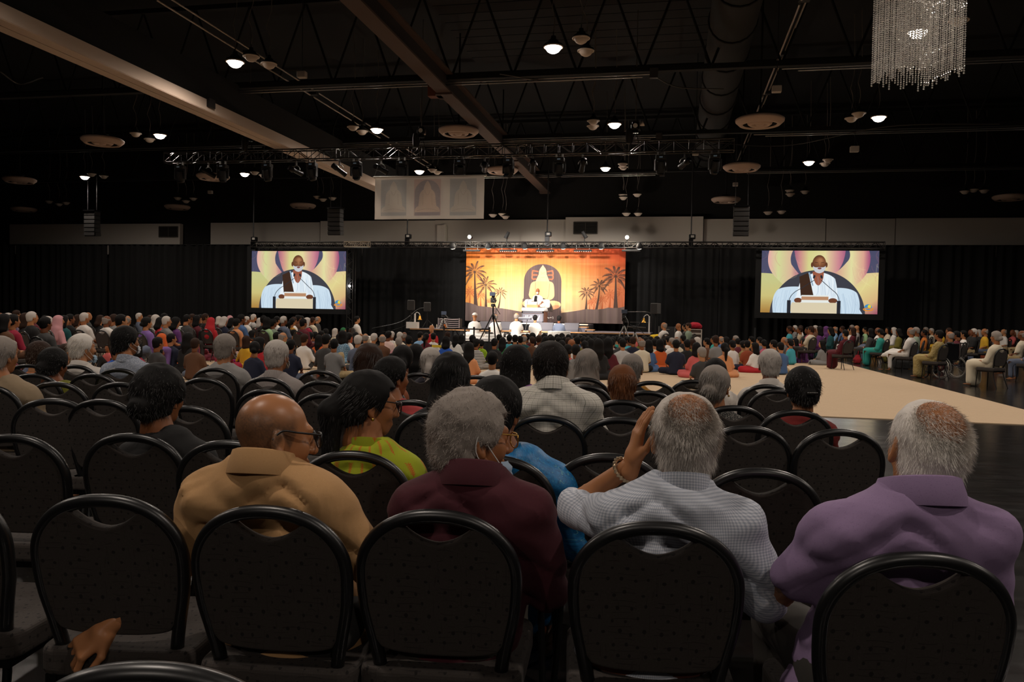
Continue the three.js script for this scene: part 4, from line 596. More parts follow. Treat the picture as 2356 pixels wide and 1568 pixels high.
/* ================= carpets ================= */
const carpetTex = canvasTex(1024, 1024, (c, w, h) => {
  c.fillStyle = '#c3aa8b'; c.fillRect(0, 0, w, h);
  for (let i = 0; i < 26000; i++) { const v = rr(-26, 20); c.fillStyle = `rgba(${195 + v | 0},${170 + v | 0},${139 + v | 0},0.5)`; c.fillRect(rnd() * w, rnd() * h, rr(2, 12), rr(1, 3)); }
  for (let i = 0; i < 500; i++) { c.fillStyle = `rgba(120,98,76,${rr(0.04, 0.12)})`; c.beginPath(); c.ellipse(rnd() * w, rnd() * h, rr(4, 50), rr(1, 4), rr(-0.3, 0.3), 0, 7); c.fill(); }
}, 0.5, 0.5);
const carpetMat = new THREE.MeshStandardMaterial({ map: carpetTex, bumpMap: carpetTex, bumpScale: 0.003, roughness: 1 });
[[-18.5, -8.25, -13.2, 'beige carpet laid at the left under the sitting crowd'], [-5.0, 5.9, -12.8, 'beige carpet laid at the right with a bare foreground']].forEach(([x0, x1, z0, l]) => tag(part(numbered('carpet'), flatUV(new THREE.BoxGeometry(x1 - x0, 0.012, 18.2).translate((x0 + x1) / 2, 0.006, z0 - 9.1)), carpetMat), l, 'carpet'));

/* ================= banquet chairs ================= */
const fabricTex = canvasTex(512, 512, (c, w, h) => {
  c.fillStyle = '#38322e'; c.fillRect(0, 0, w, h);
  for (let i = 0; i < 9000; i++) { const v = rr(-16, 16); c.fillStyle = `rgba(${56 + v | 0},${50 + v | 0},${46 + v | 0},0.5)`; c.fillRect(rnd() * w, rnd() * h, rr(1, 5), rr(1, 3)); }
  c.lineCap = 'round';
  for (let r = 0; r < 22; r++) for (let q = 0; q < 4; q++) { const y = r * 23.3 + rr(-5, 5), x = q * 128 + rr(-40, 40), L = rr(20, 90); c.strokeStyle = 'rgba(32,27,24,0.75)'; c.lineWidth = rr(1.5, 3); c.beginPath(); c.moveTo(x, y); c.quadraticCurveTo(x + L / 2, y + rr(-10, 10), x + L, y + rr(-5, 5)); c.stroke(); }
  for (let q = 0; q < 60; q++) { const x = rnd() * w, y = rnd() * h; c.strokeStyle = '#2e2825'; c.lineWidth = rr(1.5, 3); c.beginPath(); c.moveTo(x, y); c.lineTo(x + rr(-4, 4), y + rr(20, 60)); c.stroke(); }
  for (let r = 0; r < 11; r++) for (let q = 0; q < 11; q++) { c.fillStyle = '#1b1715'; c.beginPath(); c.ellipse(q * 46.5 + (r % 2) * 23 + rr(-8, 8), r * 46.5 + rr(-8, 8), rr(4.5, 7), rr(5, 8), 0, 0, 7); c.fill(); }
}, 1 / 0.4, 1 / 0.4);
const fabric = new THREE.MeshStandardMaterial({ map: fabricTex, roughness: 0.95 }), frameMat = new THREE.MeshPhysicalMaterial({ color: 0x0d0d0e, roughness: 0.33, clearcoat: 0.3, clearcoatRoughness: 0.4 }), legMat = mat(0x121212, 0.35, 0.5);
const CT = 0.925;                                            // chair height
const backZ = y => 0.165 + (y - 0.45) * 0.2;
function halfOutline(inset, top, n) {                        // right half of the back's outline, from the seat up to the top middle
  const pts = []; const lo = [[0.165, 0.42], [0.168, 0.47], [0.182, 0.55], [0.2, 0.64], [0.206, 0.72]];
  for (const [x, y] of lo) pts.push([x - inset, y]);
  for (let i = 1; i <= n; i++) { const a = i / n * Math.PI / 2; pts.push([(0.206 - inset) * Math.pow(Math.cos(a), 0.9), 0.735 + (top - inset - 0.735) * Math.pow(Math.sin(a), 0.95)]); }
  return pts;
}
function chairParts(hi) {
  const T = CT - 0.02, n = hi ? 12 : 5, hf = halfOutline(0, T, n), path = [];
  for (const [x, y] of hf) path.push(V(x, y, backZ(y))); for (const [x, y] of hf.slice(0, -1).reverse()) path.push(V(-x, y, backZ(y)));
  const back_frame = new THREE.TubeGeometry(new THREE.CatmullRomCurve3(path), hi ? 80 : 22, 0.019, hi ? 10 : 5);
  const inn = halfOutline(0.012, T, n).filter(p => p[1] > 0.54), s = new THREE.Shape(), dipX = 0.082;
  const right = inn.filter(p => p[0] >= dipX); const yD = right[right.length - 1][1];
  s.moveTo(0, 0.512); s.quadraticCurveTo(0.12, 0.512, 0.155, 0.53); for (const [x, y] of right) s.lineTo(x, y);
  s.quadraticCurveTo(0.05, yD - 0.05, 0, yD - 0.052); s.quadraticCurveTo(-0.05, yD - 0.05, -right[right.length - 1][0], yD);
  for (const [x, y] of right.slice(0, -1).reverse()) s.lineTo(-x, y); s.lineTo(-0.155, 0.53); s.quadraticCurveTo(-0.12, 0.512, 0, 0.512);
  const bend = g => { const p = g.attributes.position; for (let i = 0; i < p.count; i++) p.setZ(i, p.getZ(i) + backZ(p.getY(i))); g.computeVertexNormals(); return g; };
  const backrest = bend(new THREE.ExtrudeGeometry(s, { depth: 0.02, bevelEnabled: true, bevelSize: 0.008, bevelThickness: 0.012, bevelSegments: hi ? 3 : 1, curveSegments: hi ? 12 : 4 }).translate(0, 0, -0.016));
  const q = new THREE.Shape(); q.moveTo(-0.17, 0.2); q.lineTo(0.17, 0.2); q.quadraticCurveTo(0.21, 0.2, 0.212, 0.15); q.lineTo(0.22, -0.16); q.quadraticCurveTo(0.222, -0.235, 0.14, -0.235); q.lineTo(-0.14, -0.235); q.quadraticCurveTo(-0.222, -0.235, -0.22, -0.16); q.lineTo(-0.212, 0.15); q.quadraticCurveTo(-0.21, 0.2, -0.17, 0.2);
  const seat = new THREE.ExtrudeGeometry(q, { depth: 0.045, bevelEnabled: true, bevelSize: 0.012, bevelThickness: 0.016, bevelSegments: hi ? 3 : 1, curveSegments: hi ? 8 : 3 }).rotateX(Math.PI / 2).translate(0, 0.452, 0);
  const seat_frame = merge([box(0.4, 0.025, 0.03, 0, 0.378, -0.2), box(0.36, 0.025, 0.03, 0, 0.378, 0.18), box(0.03, 0.025, 0.4, 0.185, 0.378, 0), box(0.03, 0.025, 0.4, -0.185, 0.378, 0)]);
  const legs = []; for (const x of [-1, 1]) { legs.push(bar(V(x * 0.185, 0.385, -0.2), V(x * 0.205, 0, -0.225), 0.013, hi ? 8 : 4)); legs.push(tube([[x * 0.165, 0.43, 0.16], [x * 0.172, 0.3, 0.175], [x * 0.195, 0, 0.28]], 0.013, hi ? 10 : 3, hi ? 8 : 4)); }
  return { back_frame, backrest, seat, seat_frame, legs };
}
const chairHi = chairParts(true), chairLo = chairParts(false);
function makeChair(P) {
  const g = new THREE.Group();
  part('back_frame', P.back_frame, frameMat, g); part('backrest', P.backrest, fabric, g); part('seat', P.seat, fabric, g); part('seat_frame', P.seat_frame, legMat, g);
  for (const l of P.legs) part('leg', l, legMat, g); return g;
}
const protoHi = makeChair(chairHi), protoLo = makeChair(chairLo);
function addChair(pos, yaw, hi, label, group) {
  const c = (hi ? protoHi : protoLo).clone(); c.name = numbered('banquet_chair'); scene.add(c); c.position.set(pos.x, 0, pos.z); c.rotation.y = yaw;
  return tag(c, label, 'chair', group);
}
// chair given by the pixel of its top middle
function chairAt(px, py, yaw) { const p = atY(px, py, CT), o = V(0, 0, backZ(CT)).applyAxisAngle(V(0, 1, 0), yaw); return p.sub(o).setY(0); }
const frontChairs = {};
function frontChair(key, px, py, deg, label) { const yaw = deg * Math.PI / 180, p = chairAt(px, py, yaw); addChair(p, yaw, true, 'black banquet chair ' + label, 'audience chairs in the foreground'); frontChairs[key] = { p, yaw }; }
[['r0a', 340, 1522, 12, 'at the bottom left, only its top edge in view'],
['r1a', -165, 1108, 8, 'cut by the left edge, its right post in view'], ['r1b', 237, 1135, 9, 'empty, with a hand resting behind its back, nearest row'], ['r1c', 613, 1160, 5, 'of the person in the tan shirt'], ['r1d', 1005, 1170, 6, 'of the person in the maroon polo'], ['r1e', 1515, 1197, 6, 'of the person in the pale blue shirt'], ['r1f', 2125, 1267, 8, 'of the person in the lavender polo'],
['r2a', 25, 997, 9, 'empty at the left edge, second row'], ['r2b', 302, 995, 8, 'of the person in black'], ['r2c', 525, 1011, 9, 'empty, partly hidden by the tan-shirted person'], ['r2d', 810, 1035, 7, 'of the person in the lime kurta'], ['r2e', 1140, 1046, 4, 'of the person in blue silk'], ['r2f', 1402, 1041, 6, 'empty, behind the raised hand with the bracelet'], ['r2g', 1752, 1075, 6, 'empty, between the pale blue and lavender shirts'], ['r2h', 2108, 1098, 9, 'empty, hidden by the person in lavender'],
['r3a', -30, 884, 10, 'at the left edge beside the beige jacket'], ['r3b', 118, 915, 20, 'turned a little, third row at the left'], ['r3c', 232, 917, 8, 'empty, left of the person in black'], ['r3d', 432, 932, 8, 'empty, right of the person in black'], ['r3e', 1000, 945, 6, 'of the person in dark clothes left of the plaid shirt'], ['r3f', 1255, 953, 5, 'of the person in the plaid shirt'], ['r3g', 1428, 958, 7, 'empty, right of the plaid shirt'], ['r3h', 1722, 977, 6, 'empty, right of the person raising a hand'], ['r3i', 1936, 985, 8, 'empty, right of the dark red blouse'],
['r4a', 128, 877, 12, 'empty, below the olive sari'], ['r4b', 275, 878, 9, 'empty, below the mottled blue shirt'], ['r4c', 468, 868, 10, 'empty, behind the grey shirt'], ['r4d', 612, 894, 8, 'empty, behind the striped shirt'], ['r4e', 748, 903, 8, 'empty, left of the lime kurta'], ['r4f', 945, 918, 6, 'of the person in the coral shawl'], ['r4g', 1432, 918, 6, 'of the person in the black jacket'], ['r4h', 1690, 931, 8, 'of the person in the speckled top'], ['r4i', 1833, 941, 7, 'of the person in the dark red blouse'],
['r5a', 75, 858, 12, 'of the person in the olive sari'], ['r5b', 212, 858, 9, 'empty, behind the white shirt'], ['r5c', 612, 866, 8, 'of the person in the striped shirt'], ['r5d', 742, 874, 8, 'empty, in front of the dark aisle'], ['r5e', 1345, 884, 6, 'empty, behind the person in beige'], ['r5f', 1490, 897, 6, 'behind the mustard sari, nearer one'], ['r5g', 1790, 894, 6, 'empty, left above the dark red blouse'],
['r6a', 65, 836, 12, 'of the person with the peach shoulder'], ['r6b', 172, 838, 10, 'of the person in the white shirt and mask'], ['r6c', 272, 846, 9, 'of the person in the mottled blue shirt'], ['r6d', 492, 845, 10, 'of the person in the grey shirt'], ['r6e', 735, 850, 8, 'empty, beside the striped shirt'], ['r6f', 966, 856, 6, 'of the person in the dark top by the red blouse'], ['r6g', 1095, 862, 6, 'empty, near the carpet left of the purple top'], ['r6h', 1345, 867, 6, 'of the person in beige'], ['r6i', 1500, 875, 6, 'of the person in the mustard sari'], ['r6j', 1597, 872, 10, 'of the person in white behind the speckled top'], ['r6k', 1765, 883, 8, 'of the white-shirted person right of the speckled top'],
['r5h', 1180, 905, 6, 'of the person in purple'], ['r4j', 868, 880, 6, 'of the person in the rust orange top']].forEach(a => frontChair(...a));
/* ================= people ================= */
const skinTone = [0x9a6440, 0x8a5636, 0xa8724c, 0x74452c, 0xb27e58].map(c => new THREE.MeshPhysicalMaterial({ color: c, roughness: 0.5, specularIntensity: 0.5 }));
const hairTone = { black: 0x0e0c0b, dark: 0x17110e, brown: 0x2e1d14, dyed: 0x6a3f22, grey: 0x8a8179, silver: 0xb9b1a9, white: 0xd8d1c9 };
const hairMat = {}; for (const k in hairTone) hairMat[k] = new THREE.MeshPhysicalMaterial({ color: hairTone[k], roughness: 0.7, specularIntensity: 0.35 });
const cloth = c => mat(new THREE.Color(c).getHex(), 0.92);
const rotM = (x, y, z) => { const m = new THREE.Matrix4().makeRotationFromEuler(new THREE.Euler(x, y, z)).invert().elements; return [m[0], m[4], m[8], m[1], m[5], m[9], m[2], m[6], m[10]]; };

function headPrims(fine) {                                   // faces -z, origin between the ears
  const P = [{ c: [0, 0.03, 0.012], e: [0.077, 0.088, 0.097] }, { c: [0, -0.032, -0.026], e: [0.061, 0.083, 0.07], k: 0.03 }, { c: [0, -0.094, -0.058], e: [0.034, 0.027, 0.03], k: 0.03 },
    { a: [0, -0.03, 0.02], b: [0, -0.15, 0.035], r: 0.056, s: 0.058, k: 0.03 }, { a: [0, 0.012, -0.094], b: [0, -0.034, -0.115], r: 0.009, s: 0.014, k: 0.016 }];
  for (const s of [-1, 1]) P.push({ c: [s * 0.08, -0.014, 0.012], e: [0.013, 0.034, 0.021], m: rotM(0.12, s * 0.45, 0), k: 0.008 });
  if (fine) {
    P.push({ a: [-0.032, 0.022, -0.086], b: [0.032, 0.022, -0.086], r: 0.012, k: 0.02 }, { a: [-0.018, -0.066, -0.092], b: [0.018, -0.066, -0.092], r: 0.008, k: 0.01 }, { a: [-0.016, -0.076, -0.089], b: [0.016, -0.076, -0.089], r: 0.008, k: 0.01 });
    for (const s of [-1, 1]) P.push({ c: [s * 0.04, -0.03, -0.068], e: [0.022, 0.026, 0.02], k: 0.02 }, { c: [s * 0.031, 0.002, -0.104], e: [0.016, 0.011, 0.014], sub: 1, k: 0.012 }, { c: [s * 0.031, 0.001, -0.083], e: [0.0125, 0.0125, 0.0125], k: 0.002 },
      { c: [s * 0.094, -0.012, 0.009], e: [0.009, 0.021, 0.012], m: rotM(0.12, s * 0.45, 0), sub: 1, k: 0.006 }, { c: [s * 0.082, -0.043, 0.004], e: [0.009, 0.011, 0.009], k: 0.008 }, { c: [s * 0.014, -0.036, -0.104], e: [0.009, 0.008, 0.009], k: 0.008 });
  }
  return P;
}
const hairLine = ph => ph < 1.1 ? lerp(-0.098, -0.075, ph / 1.1) : ph < 1.55 ? lerp(-0.075, 0.0, (ph - 1.1) / 0.45) : ph < 1.95 ? lerp(0, -0.03, (ph - 1.55) / 0.4) : ph < 2.3 ? lerp(-0.03, 0.062, (ph - 1.95) / 0.35) : 0.07;
function hairField(style, t = 0.012, amp = 0.002, fr = 60) {
  const P = [{ c: [0, 0.03, 0.012], e: [0.077 + t, 0.088 + t, 0.097 + t] }, { c: [0, -0.045, 0.043], e: [0.06 + t, 0.066, 0.052 + t], k: 0.03 }], X = [];
  const long = (w, y, z) => { X.push({ a: [0, 0.0, 0.045], b: [0, -0.16, 0.075], r: 0.075, s: 0.07, f: w }, { a: [0, -0.16, 0.075], b: [0, y, z], r: 0.07, s: 0.045, f: w }); for (const s of [-1, 1]) X.push({ a: [s * 0.075, 0.02, -0.01], b: [s * 0.085, -0.16, 0.03], r: 0.025, s: 0.03 }); };
  if (style === 'long') long(1.35, -0.42, 0.1); if (style === 'bob') { long(1.3, -0.2, 0.07); }
  if (style === 'pony') X.push({ a: [0, 0.03, 0.1], b: [0, -0.04, 0.15], r: 0.035, s: 0.045 }, { a: [0, -0.04, 0.15], b: [0, -0.34, 0.12], r: 0.046, s: 0.025 });
  if (style === 'bun') X.push({ c: [0, -0.035, 0.125], e: [0.05, 0.045, 0.042] });
  if (style === 'topbun') X.push({ c: [0, 0.09, 0.09], e: [0.042, 0.042, 0.042] });
  if (style === 'braid') { X.push({ c: [0, -0.05, 0.115], e: [0.04, 0.05, 0.035] }); for (let i = 0; i < 7; i++) X.push({ c: [(i % 2 ? 1 : -1) * 0.012, -0.1 - i * 0.045, 0.115 + 0.004 * i], e: [0.034 - i * 0.002, 0.034, 0.026], k: 0.012 }); }
  if (style === 'veil') X.push({ a: [0, 0.02, 0.02], b: [0, -0.2, 0.05], r: 0.1, s: 0.13, f: 1.2 }, { a: [0, -0.2, 0.05], b: [0, -0.4, 0.08], r: 0.12, s: 0.13, f: 1.5 });
  if (style === 'turban') { P[0].e = [0.105, 0.09, 0.118]; P[0].c = [0, 0.06, 0.012]; }
  const fb = field(P), fx = X.length ? field(X, 0.03) : null, ring = style === 'ring' || style === 'crown', up = style === 'crown' ? [0, 0.72, 0.493] : [0, 0.86, -0.15], lim = style === 'crown' ? 0.9 : 0.55;
  return {
    bb: bounds([...P, ...X], 0.03), f: (x, y, z) => {
      let d = fb(x, y, z); const cut = (style === 'turban' ? 0.035 : hairLine(Math.atan2(Math.abs(x), z))) - y; d = Math.max(d, cut);
      if (ring) { const qy = y + 0.02, L = Math.hypot(x, qy, z) + 1e-6, q = (x * up[0] + qy * up[1] + z * up[2]) / L / 0.873; if (style === 'crown') d += 0.02 * sstep(0.62, 1.0, q + 0.04 * noise(x * 40, y * 40, z * 40)); else d = Math.max(d, (q - lim) * 0.09); }
      if (fx) d = smin(d, fx(x, y, z), 0.02);
      return amp ? d + amp * noise(x * fr, y * fr, z * fr) : d;
    }
  };
}
// thousands of fine tapered hairs rooted on a hair surface
function strands(geo, n, o) {
  const p = geo.attributes.position, nm = geo.attributes.normal, ix = geo.index, T = ix.count / 3, pos = [], col = [], idx = [], base = new THREE.Color(o.color), A = V(), N = V(), D = V(), S = V(), q = V();
  for (let i = 0; i < n; i++) {
    const t = Math.floor(rnd() * T) * 3, u = rnd(), v = rnd() * (1 - u), a = ix.getX(t), b = ix.getX(t + 1), c = ix.getX(t + 2);
    A.set(0, 0, 0); N.set(0, 0, 0); for (const [k, w] of [[a, 1 - u - v], [b, u], [c, v]]) { A.addScaledVector(q.fromBufferAttribute(p, k), w); N.addScaledVector(q.fromBufferAttribute(nm, k), w); }
    if (o.where && rnd() > o.where(A)) continue;
    N.normalize(); A.addScaledVector(N, -0.004); D.copy(o.comb(A)).addScaledVector(N, o.lift ?? 0.35).add(V(rr(-1, 1), rr(-1, 1), rr(-1, 1)).multiplyScalar(o.mess ?? 0.3)).normalize();
    S.crossVectors(D, N).normalize(); if (rnd() < 0.4) S.addScaledVector(N, rr(-1, 1)).normalize();
    const NS = o.seg || 3, L = rr(o.len * 0.6, o.len * 1.2), k0 = pos.length / 3, w = o.w ?? 0.0005, tone = rr(0.62, 1.25), cr = V(rr(-1, 1), rr(-1, 1), rr(-1, 1)).multiplyScalar(o.curl ?? 0.15);
    for (let s = 0; s <= NS; s++) {
      const ww = w * (1 - s / (NS + 0.3)); for (const e of s < NS ? [-1, 1] : [0]) { pos.push(A.x + S.x * ww * e, A.y + S.y * ww * e, A.z + S.z * ww * e); col.push(base.r * tone, base.g * tone, base.b * tone); }
      A.addScaledVector(D, L / NS); D.add(cr).addScaledVector(o.comb(A), 0.15).normalize();
    }
    for (let s = 0; s < NS - 1; s++) { const q = k0 + s * 2; idx.push(q, q + 1, q + 2, q + 1, q + 3, q + 2); } idx.push(k0 + NS * 2 - 2, k0 + NS * 2 - 1, k0 + NS * 2);
  }
  const g = new THREE.BufferGeometry(); g.setAttribute('position', new THREE.Float32BufferAttribute(pos, 3)); g.setAttribute('color', new THREE.Float32BufferAttribute(col, 3)); g.setIndex(idx); g.computeVertexNormals(); g.setAttribute('uv', new THREE.Float32BufferAttribute(new Float32Array(pos.length / 3 * 2), 2)); return g;
}
function handPrims(w, dir, nrm, curl = 0.3, sc = 1, spread = 0.13, thumbSide = 1) {   // wrist, finger direction, back-of-hand normal
  const d = dir.clone().normalize(), n = nrm.clone().addScaledVector(d, -nrm.dot(d)).normalize(), s = V().crossVectors(d, n).multiplyScalar(thumbSide), P = [];
  const at = (a, b, c) => { const q = w.clone().addScaledVector(d, a * sc).addScaledVector(s, b * sc).addScaledVector(n, c * sc); return [q.x, q.y, q.z]; };
  P.push({ a: at(-0.03, 0, 0), b: at(0.02, 0, 0), r: 0.026 * sc, s: 0.027 * sc, k: 0.02 });
  for (const [b, l] of [[-0.028, 0.06], [-0.009, 0.078], [0.011, 0.084], [0.03, 0.074]]) {
    P.push({ a: at(0.02, b * 0.7, 0), b: at(0.085, b, 0.004), r: 0.014 * sc, s: 0.0115 * sc, k: 0.018 });
    const c1 = Math.cos(curl), s1 = Math.sin(curl), c2 = Math.cos(curl * 2.1), s2 = Math.sin(curl * 2.1), m = [0.085 + l * 0.5 * c1, b + b * spread * 2, 0.004 - l * 0.5 * s1], e = [m[0] + l * 0.5 * c2, m[1] + b * spread * 2, m[2] - l * 0.5 * s2];
    P.push({ a: at(0.085, b, 0.004), b: at(...m), r: 0.0098 * sc, s: 0.0088 * sc, k: 0.003 }, { a: at(...m), b: at(...e), r: 0.0088 * sc, s: 0.0075 * sc, k: 0.003 });
  }
  P.push({ a: at(0.012, 0.022, -0.004), b: at(0.05, 0.052, -0.016), r: 0.014 * sc, s: 0.011 * sc, k: 0.014 }, { a: at(0.05, 0.052, -0.016), b: at(0.085, 0.058, -0.022), r: 0.0105 * sc, s: 0.0085 * sc, k: 0.004 });
  return P;
}
function neckband(c, rx, rz, prof, open = 0, dip = 0.03, n = 48) {  // collar swept round the neck; prof: closed loop of [out, up]
  const m = prof.length, pos = [], uv = [], idx = [], a0 = -Math.PI + open, a1 = Math.PI - open;
  for (let i = 0; i <= n; i++) { const a = lerp(a0, a1, i / n), ca = Math.cos(a), sa = Math.sin(a), dy = -dip * (1 - ca) / 2; for (let j = 0; j < m; j++) { const [o, u] = prof[j]; pos.push(c[0] + sa * (rx + o), c[1] + u + dy, c[2] + ca * (rz + o)); uv.push(a * 0.07, u); } }
  for (let i = 0; i < n; i++) for (let j = 0; j < m; j++) { const p = i * m + j, q = i * m + (j + 1) % m; idx.push(p, p + m, q, q, p + m, q + m); }
  const g = new THREE.BufferGeometry(); g.setAttribute('position', new THREE.Float32BufferAttribute(pos, 3)); g.setAttribute('uv', new THREE.Float32BufferAttribute(uv, 2)); g.setIndex(idx); g.computeVertexNormals(); return g;
}
const FOLD = [[0, -0.02], [-0.002, 0.03], [0.003, 0.042], [0.012, 0.04], [0.024, 0.005], [0.03, -0.024], [0.026, -0.027], [0.015, 0.012], [0.005, 0.03]], BAND = [[0, -0.012], [-0.001, 0.035], [0.004, 0.036], [0.006, -0.012]];

// ---- a person sitting on a chair, facing -z, floor origin under the hips
function seatedPrims(o) {
  const { sw = 0.215, sh = 1.0, hx = 0, belly = 0, lean = 0.1, tz = 0 } = o, L = [], cx = y => hx * clamp((y - 0.44) / (sh - 0.44), 0, 1.2), cz = y => -0.002 - belly + tz + (lean * 0.7 + 0.03 + belly * 0.8) * clamp((y - 0.44) / (sh - 0.44), 0, 1.2);
  const key = (y, rx, rz) => [y, cx(y), cz(y), rx, rz];
  const torso = d => ({ keys: [key(0.43, 0.175 + belly + d, 0.13 + belly + d), key(0.58, 0.165 + belly + d, 0.125 + belly + d), key(lerp(0.44, sh, 0.62), 0.168 + belly * 0.5 + d, 0.118 + d), key(sh - 0.07, 0.178 * sw / 0.215 + d, 0.112 + d), key(sh + 0.005, 0.12 + d, 0.088 + d), key(sh + 0.05, 0.062 + d, 0.06 + d)], sq: 1 });
  const sho = s => [cx(sh) + s * (sw - 0.058), sh - 0.05, cz(sh)];
  const arms = [-1, 1].map(s => { const A = (s < 0 ? o.armL : o.armR) || {}; return { s, S: sho(s), E: A.e || [cx(sh) + s * (sw + 0.025), sh - 0.31, 0.02], W: A.w || [cx(sh) + s * 0.11, 0.6, -0.23], sleeve: A.sleeve ?? o.sleeve ?? 0.75, A }; });
  const hips = [-1, 1].map(s => ({ s, H: [s * 0.085, 0.53, 0.02], K: o.knee ? o.knee(s) : [s * 0.13, 0.52, -0.42], F: o.foot ? o.foot(s) : [s * 0.13, 0.08, -0.4] }));
  const mid = (a, b, t) => a.map((v, i) => lerp(v, b[i], t));
  const skin = [torso(-0.02)], shirt = [torso(0.006)], legs = [];
  for (const { s, S, E, W, sleeve } of arms) {
    skin.push({ a: [cx(sh) + s * 0.05, sh + 0.0, cz(sh)], b: S, r: 0.04, s: 0.045 }, { a: S, b: E, r: 0.044, s: 0.037 }, { a: E, b: W, r: 0.038, s: 0.027, k: 0.02 });
    shirt.push({ a: [cx(sh) + s * 0.04, sh + 0.02, cz(sh)], b: S, r: 0.052, s: 0.06, k: 0.07 }, { a: S, b: sleeve < 1 ? mid(S, E, sleeve) : E, r: 0.062, s: 0.058 });
    if (sleeve > 1) shirt.push({ a: E, b: mid(E, W, sleeve - 1), r: 0.054, s: 0.044, k: 0.03 });
  }
  for (const { s, H, K, F } of hips) {
    skin.push({ a: H, b: K, r: 0.075, s: 0.05 }, { a: K, b: F, r: 0.05, s: 0.035 }, { a: [F[0], 0.045, F[2] + 0.02], b: [F[0] + s * 0.02, 0.035, F[2] - 0.15], r: 0.036, s: 0.028 });
    legs.push({ a: H, b: K, r: 0.1, s: 0.075, k: 0.06 }, { a: K, b: [F[0], F[1] + 0.04, F[2]], r: 0.075, s: 0.062, k: 0.03 });
  }
  legs.push({ a: [-0.07, 0.53, 0.03], b: [0.07, 0.53, 0.03], r: 0.115 });
  if (o.skirt) legs.push({ a: [0, 0.52, -0.1], b: [0, 0.5, -0.42], r: 0.13, s: 0.12, f: 1.25 }, { a: [0, 0.5, -0.42], b: [0, 0.12, -0.42], r: 0.12, s: 0.13, f: 1.4 });
  const hc = o.hc || [cx(sh), sh + 0.235, cz(sh) - 0.02];
  skin.push({ a: [cx(sh), sh - 0.02, cz(sh)], b: [hc[0], hc[1] - 0.07, hc[2] + 0.03], r: 0.06, s: 0.056 });
  return { skin, shirt, legs, hc, arms, collar: [lerp(cx(sh), hc[0], 0.35), sh + 0.062, lerp(cz(sh), hc[2] + 0.03, 0.4)] };
}
// ---- a person sitting cross-legged on the floor
function floorPrims(o) {
  const { sw = 0.2, sh = 0.5, lean = 0, hx = 0, skirt = 0 } = o, c = t => hx * t, z = t => lean * t, T = d => ({ keys: [[0.03, 0, 0.02, 0.19 + d, 0.14 + d], [0.16, 0, 0.02 + z(0.2), 0.172 + d, 0.128 + d], [0.3, c(0.6), 0.02 + z(0.6), 0.155 + d, 0.112 + d], [sh - 0.08, c(0.9), z(0.9), 0.17 * sw / 0.2 + d, 0.108 + d], [sh, c(1), z(1), 0.115 + d, 0.085 + d], [sh + 0.05, c(1), z(1), 0.058 + d, 0.056 + d]], sq: 1 });
  const skin = [T(-0.018)], shirt = [T(0.006)], legs = [];
  for (const s of [-1, 1]) {
    const A = (s < 0 ? o.armL : o.armR) || {}, S = [c(1) + s * (sw - 0.055), sh - 0.05, z(1)], E = A.e || [c(1) + s * (sw + 0.035), 0.25, -0.03], Wr = A.w || [s * 0.13, 0.16, -0.24], sl = o.sleeve ?? 0.75, m = (a, b, t) => a.map((v, i) => lerp(v, b[i], t));
    skin.push({ a: S, b: E, r: 0.042, s: 0.035 }, { a: E, b: Wr, r: 0.036, s: 0.026, k: 0.02 }, { a: Wr, b: m(E, Wr, 1.35), r: 0.028, s: 0.02 });
    shirt.push({ a: [c(1) + s * 0.04, sh + 0.012, z(1)], b: S, r: 0.05, s: 0.056, k: 0.07 }, { a: S, b: sl < 1 ? m(S, E, sl) : E, r: 0.058, s: 0.054 }); if (sl > 1) shirt.push({ a: E, b: m(E, Wr, sl - 1), r: 0.05, s: 0.042, k: 0.03 });
    const H = [s * 0.1, 0.1, -0.02], K = o.up ? [s * 0.14, 0.42, -0.36] : [s * 0.33, 0.1, -0.2], F = o.up ? [s * 0.12, 0.06, -0.5] : [-s * 0.1, 0.06, -0.3];
    skin.push({ a: H, b: K, r: 0.07, s: 0.05 }, { a: K, b: F, r: 0.048, s: 0.034 }, { a: F, b: [F[0] - s * 0.09, 0.04, F[2] - 0.05], r: 0.034, s: 0.026 });
    legs.push({ a: H, b: K, r: 0.095, s: 0.078, k: 0.06 }, { a: K, b: m(K, F, 0.9), r: 0.075, s: 0.056, k: 0.03 });
  }
  legs.push({ a: [-0.1, 0.09, 0.02], b: [0.1, 0.09, 0.02], r: 0.1, k: 0.05 });
  if (skirt) legs.push({ c: [0, 0.05, -0.1], e: [0.4, 0.12, 0.34], k: 0.06 });
  const hc = [c(1) + (o.hdx || 0), sh + 0.235, z(1) - 0.03];
  skin.push({ a: [c(1), sh - 0.02, z(1)], b: [hc[0], hc[1] - 0.07, hc[2] + 0.03], r: 0.054, s: 0.052 });
  return { skin, shirt, legs, hc };
}
const backUV = (cx = 0, cz = 0.05) => (x, y, z) => [Math.atan2(x - cx, z - cz) * 0.2, y];
const headFine = solid(field(headPrims(true), 0.015), bounds(headPrims(true), 0.02), 0.0038);
const headMid = solid(field(headPrims(true), 0.015), bounds(headPrims(true), 0.02), 0.0095);
const headLow = solid(field(headPrims(false), 0.02), bounds(headPrims(false), 0.02), 0.0165);
const headMatrix = (hc, e, s = 1) => new THREE.Matrix4().compose(V(...hc), new THREE.Quaternion().setFromEuler(new THREE.Euler(e[1] || 0, e[0] || 0, e[2] || 0, 'YXZ')), V(s, s, s));
const joinBody = (a, b, M) => { const h = b.clone().applyMatrix4(M); const g = mergeGeometries([a, h].map(q => { const c = new THREE.BufferGeometry(); for (const k of ['position', 'normal', 'uv']) c.setAttribute(k, q.attributes[k]); c.setIndex(q.index); return c; })); return g; };
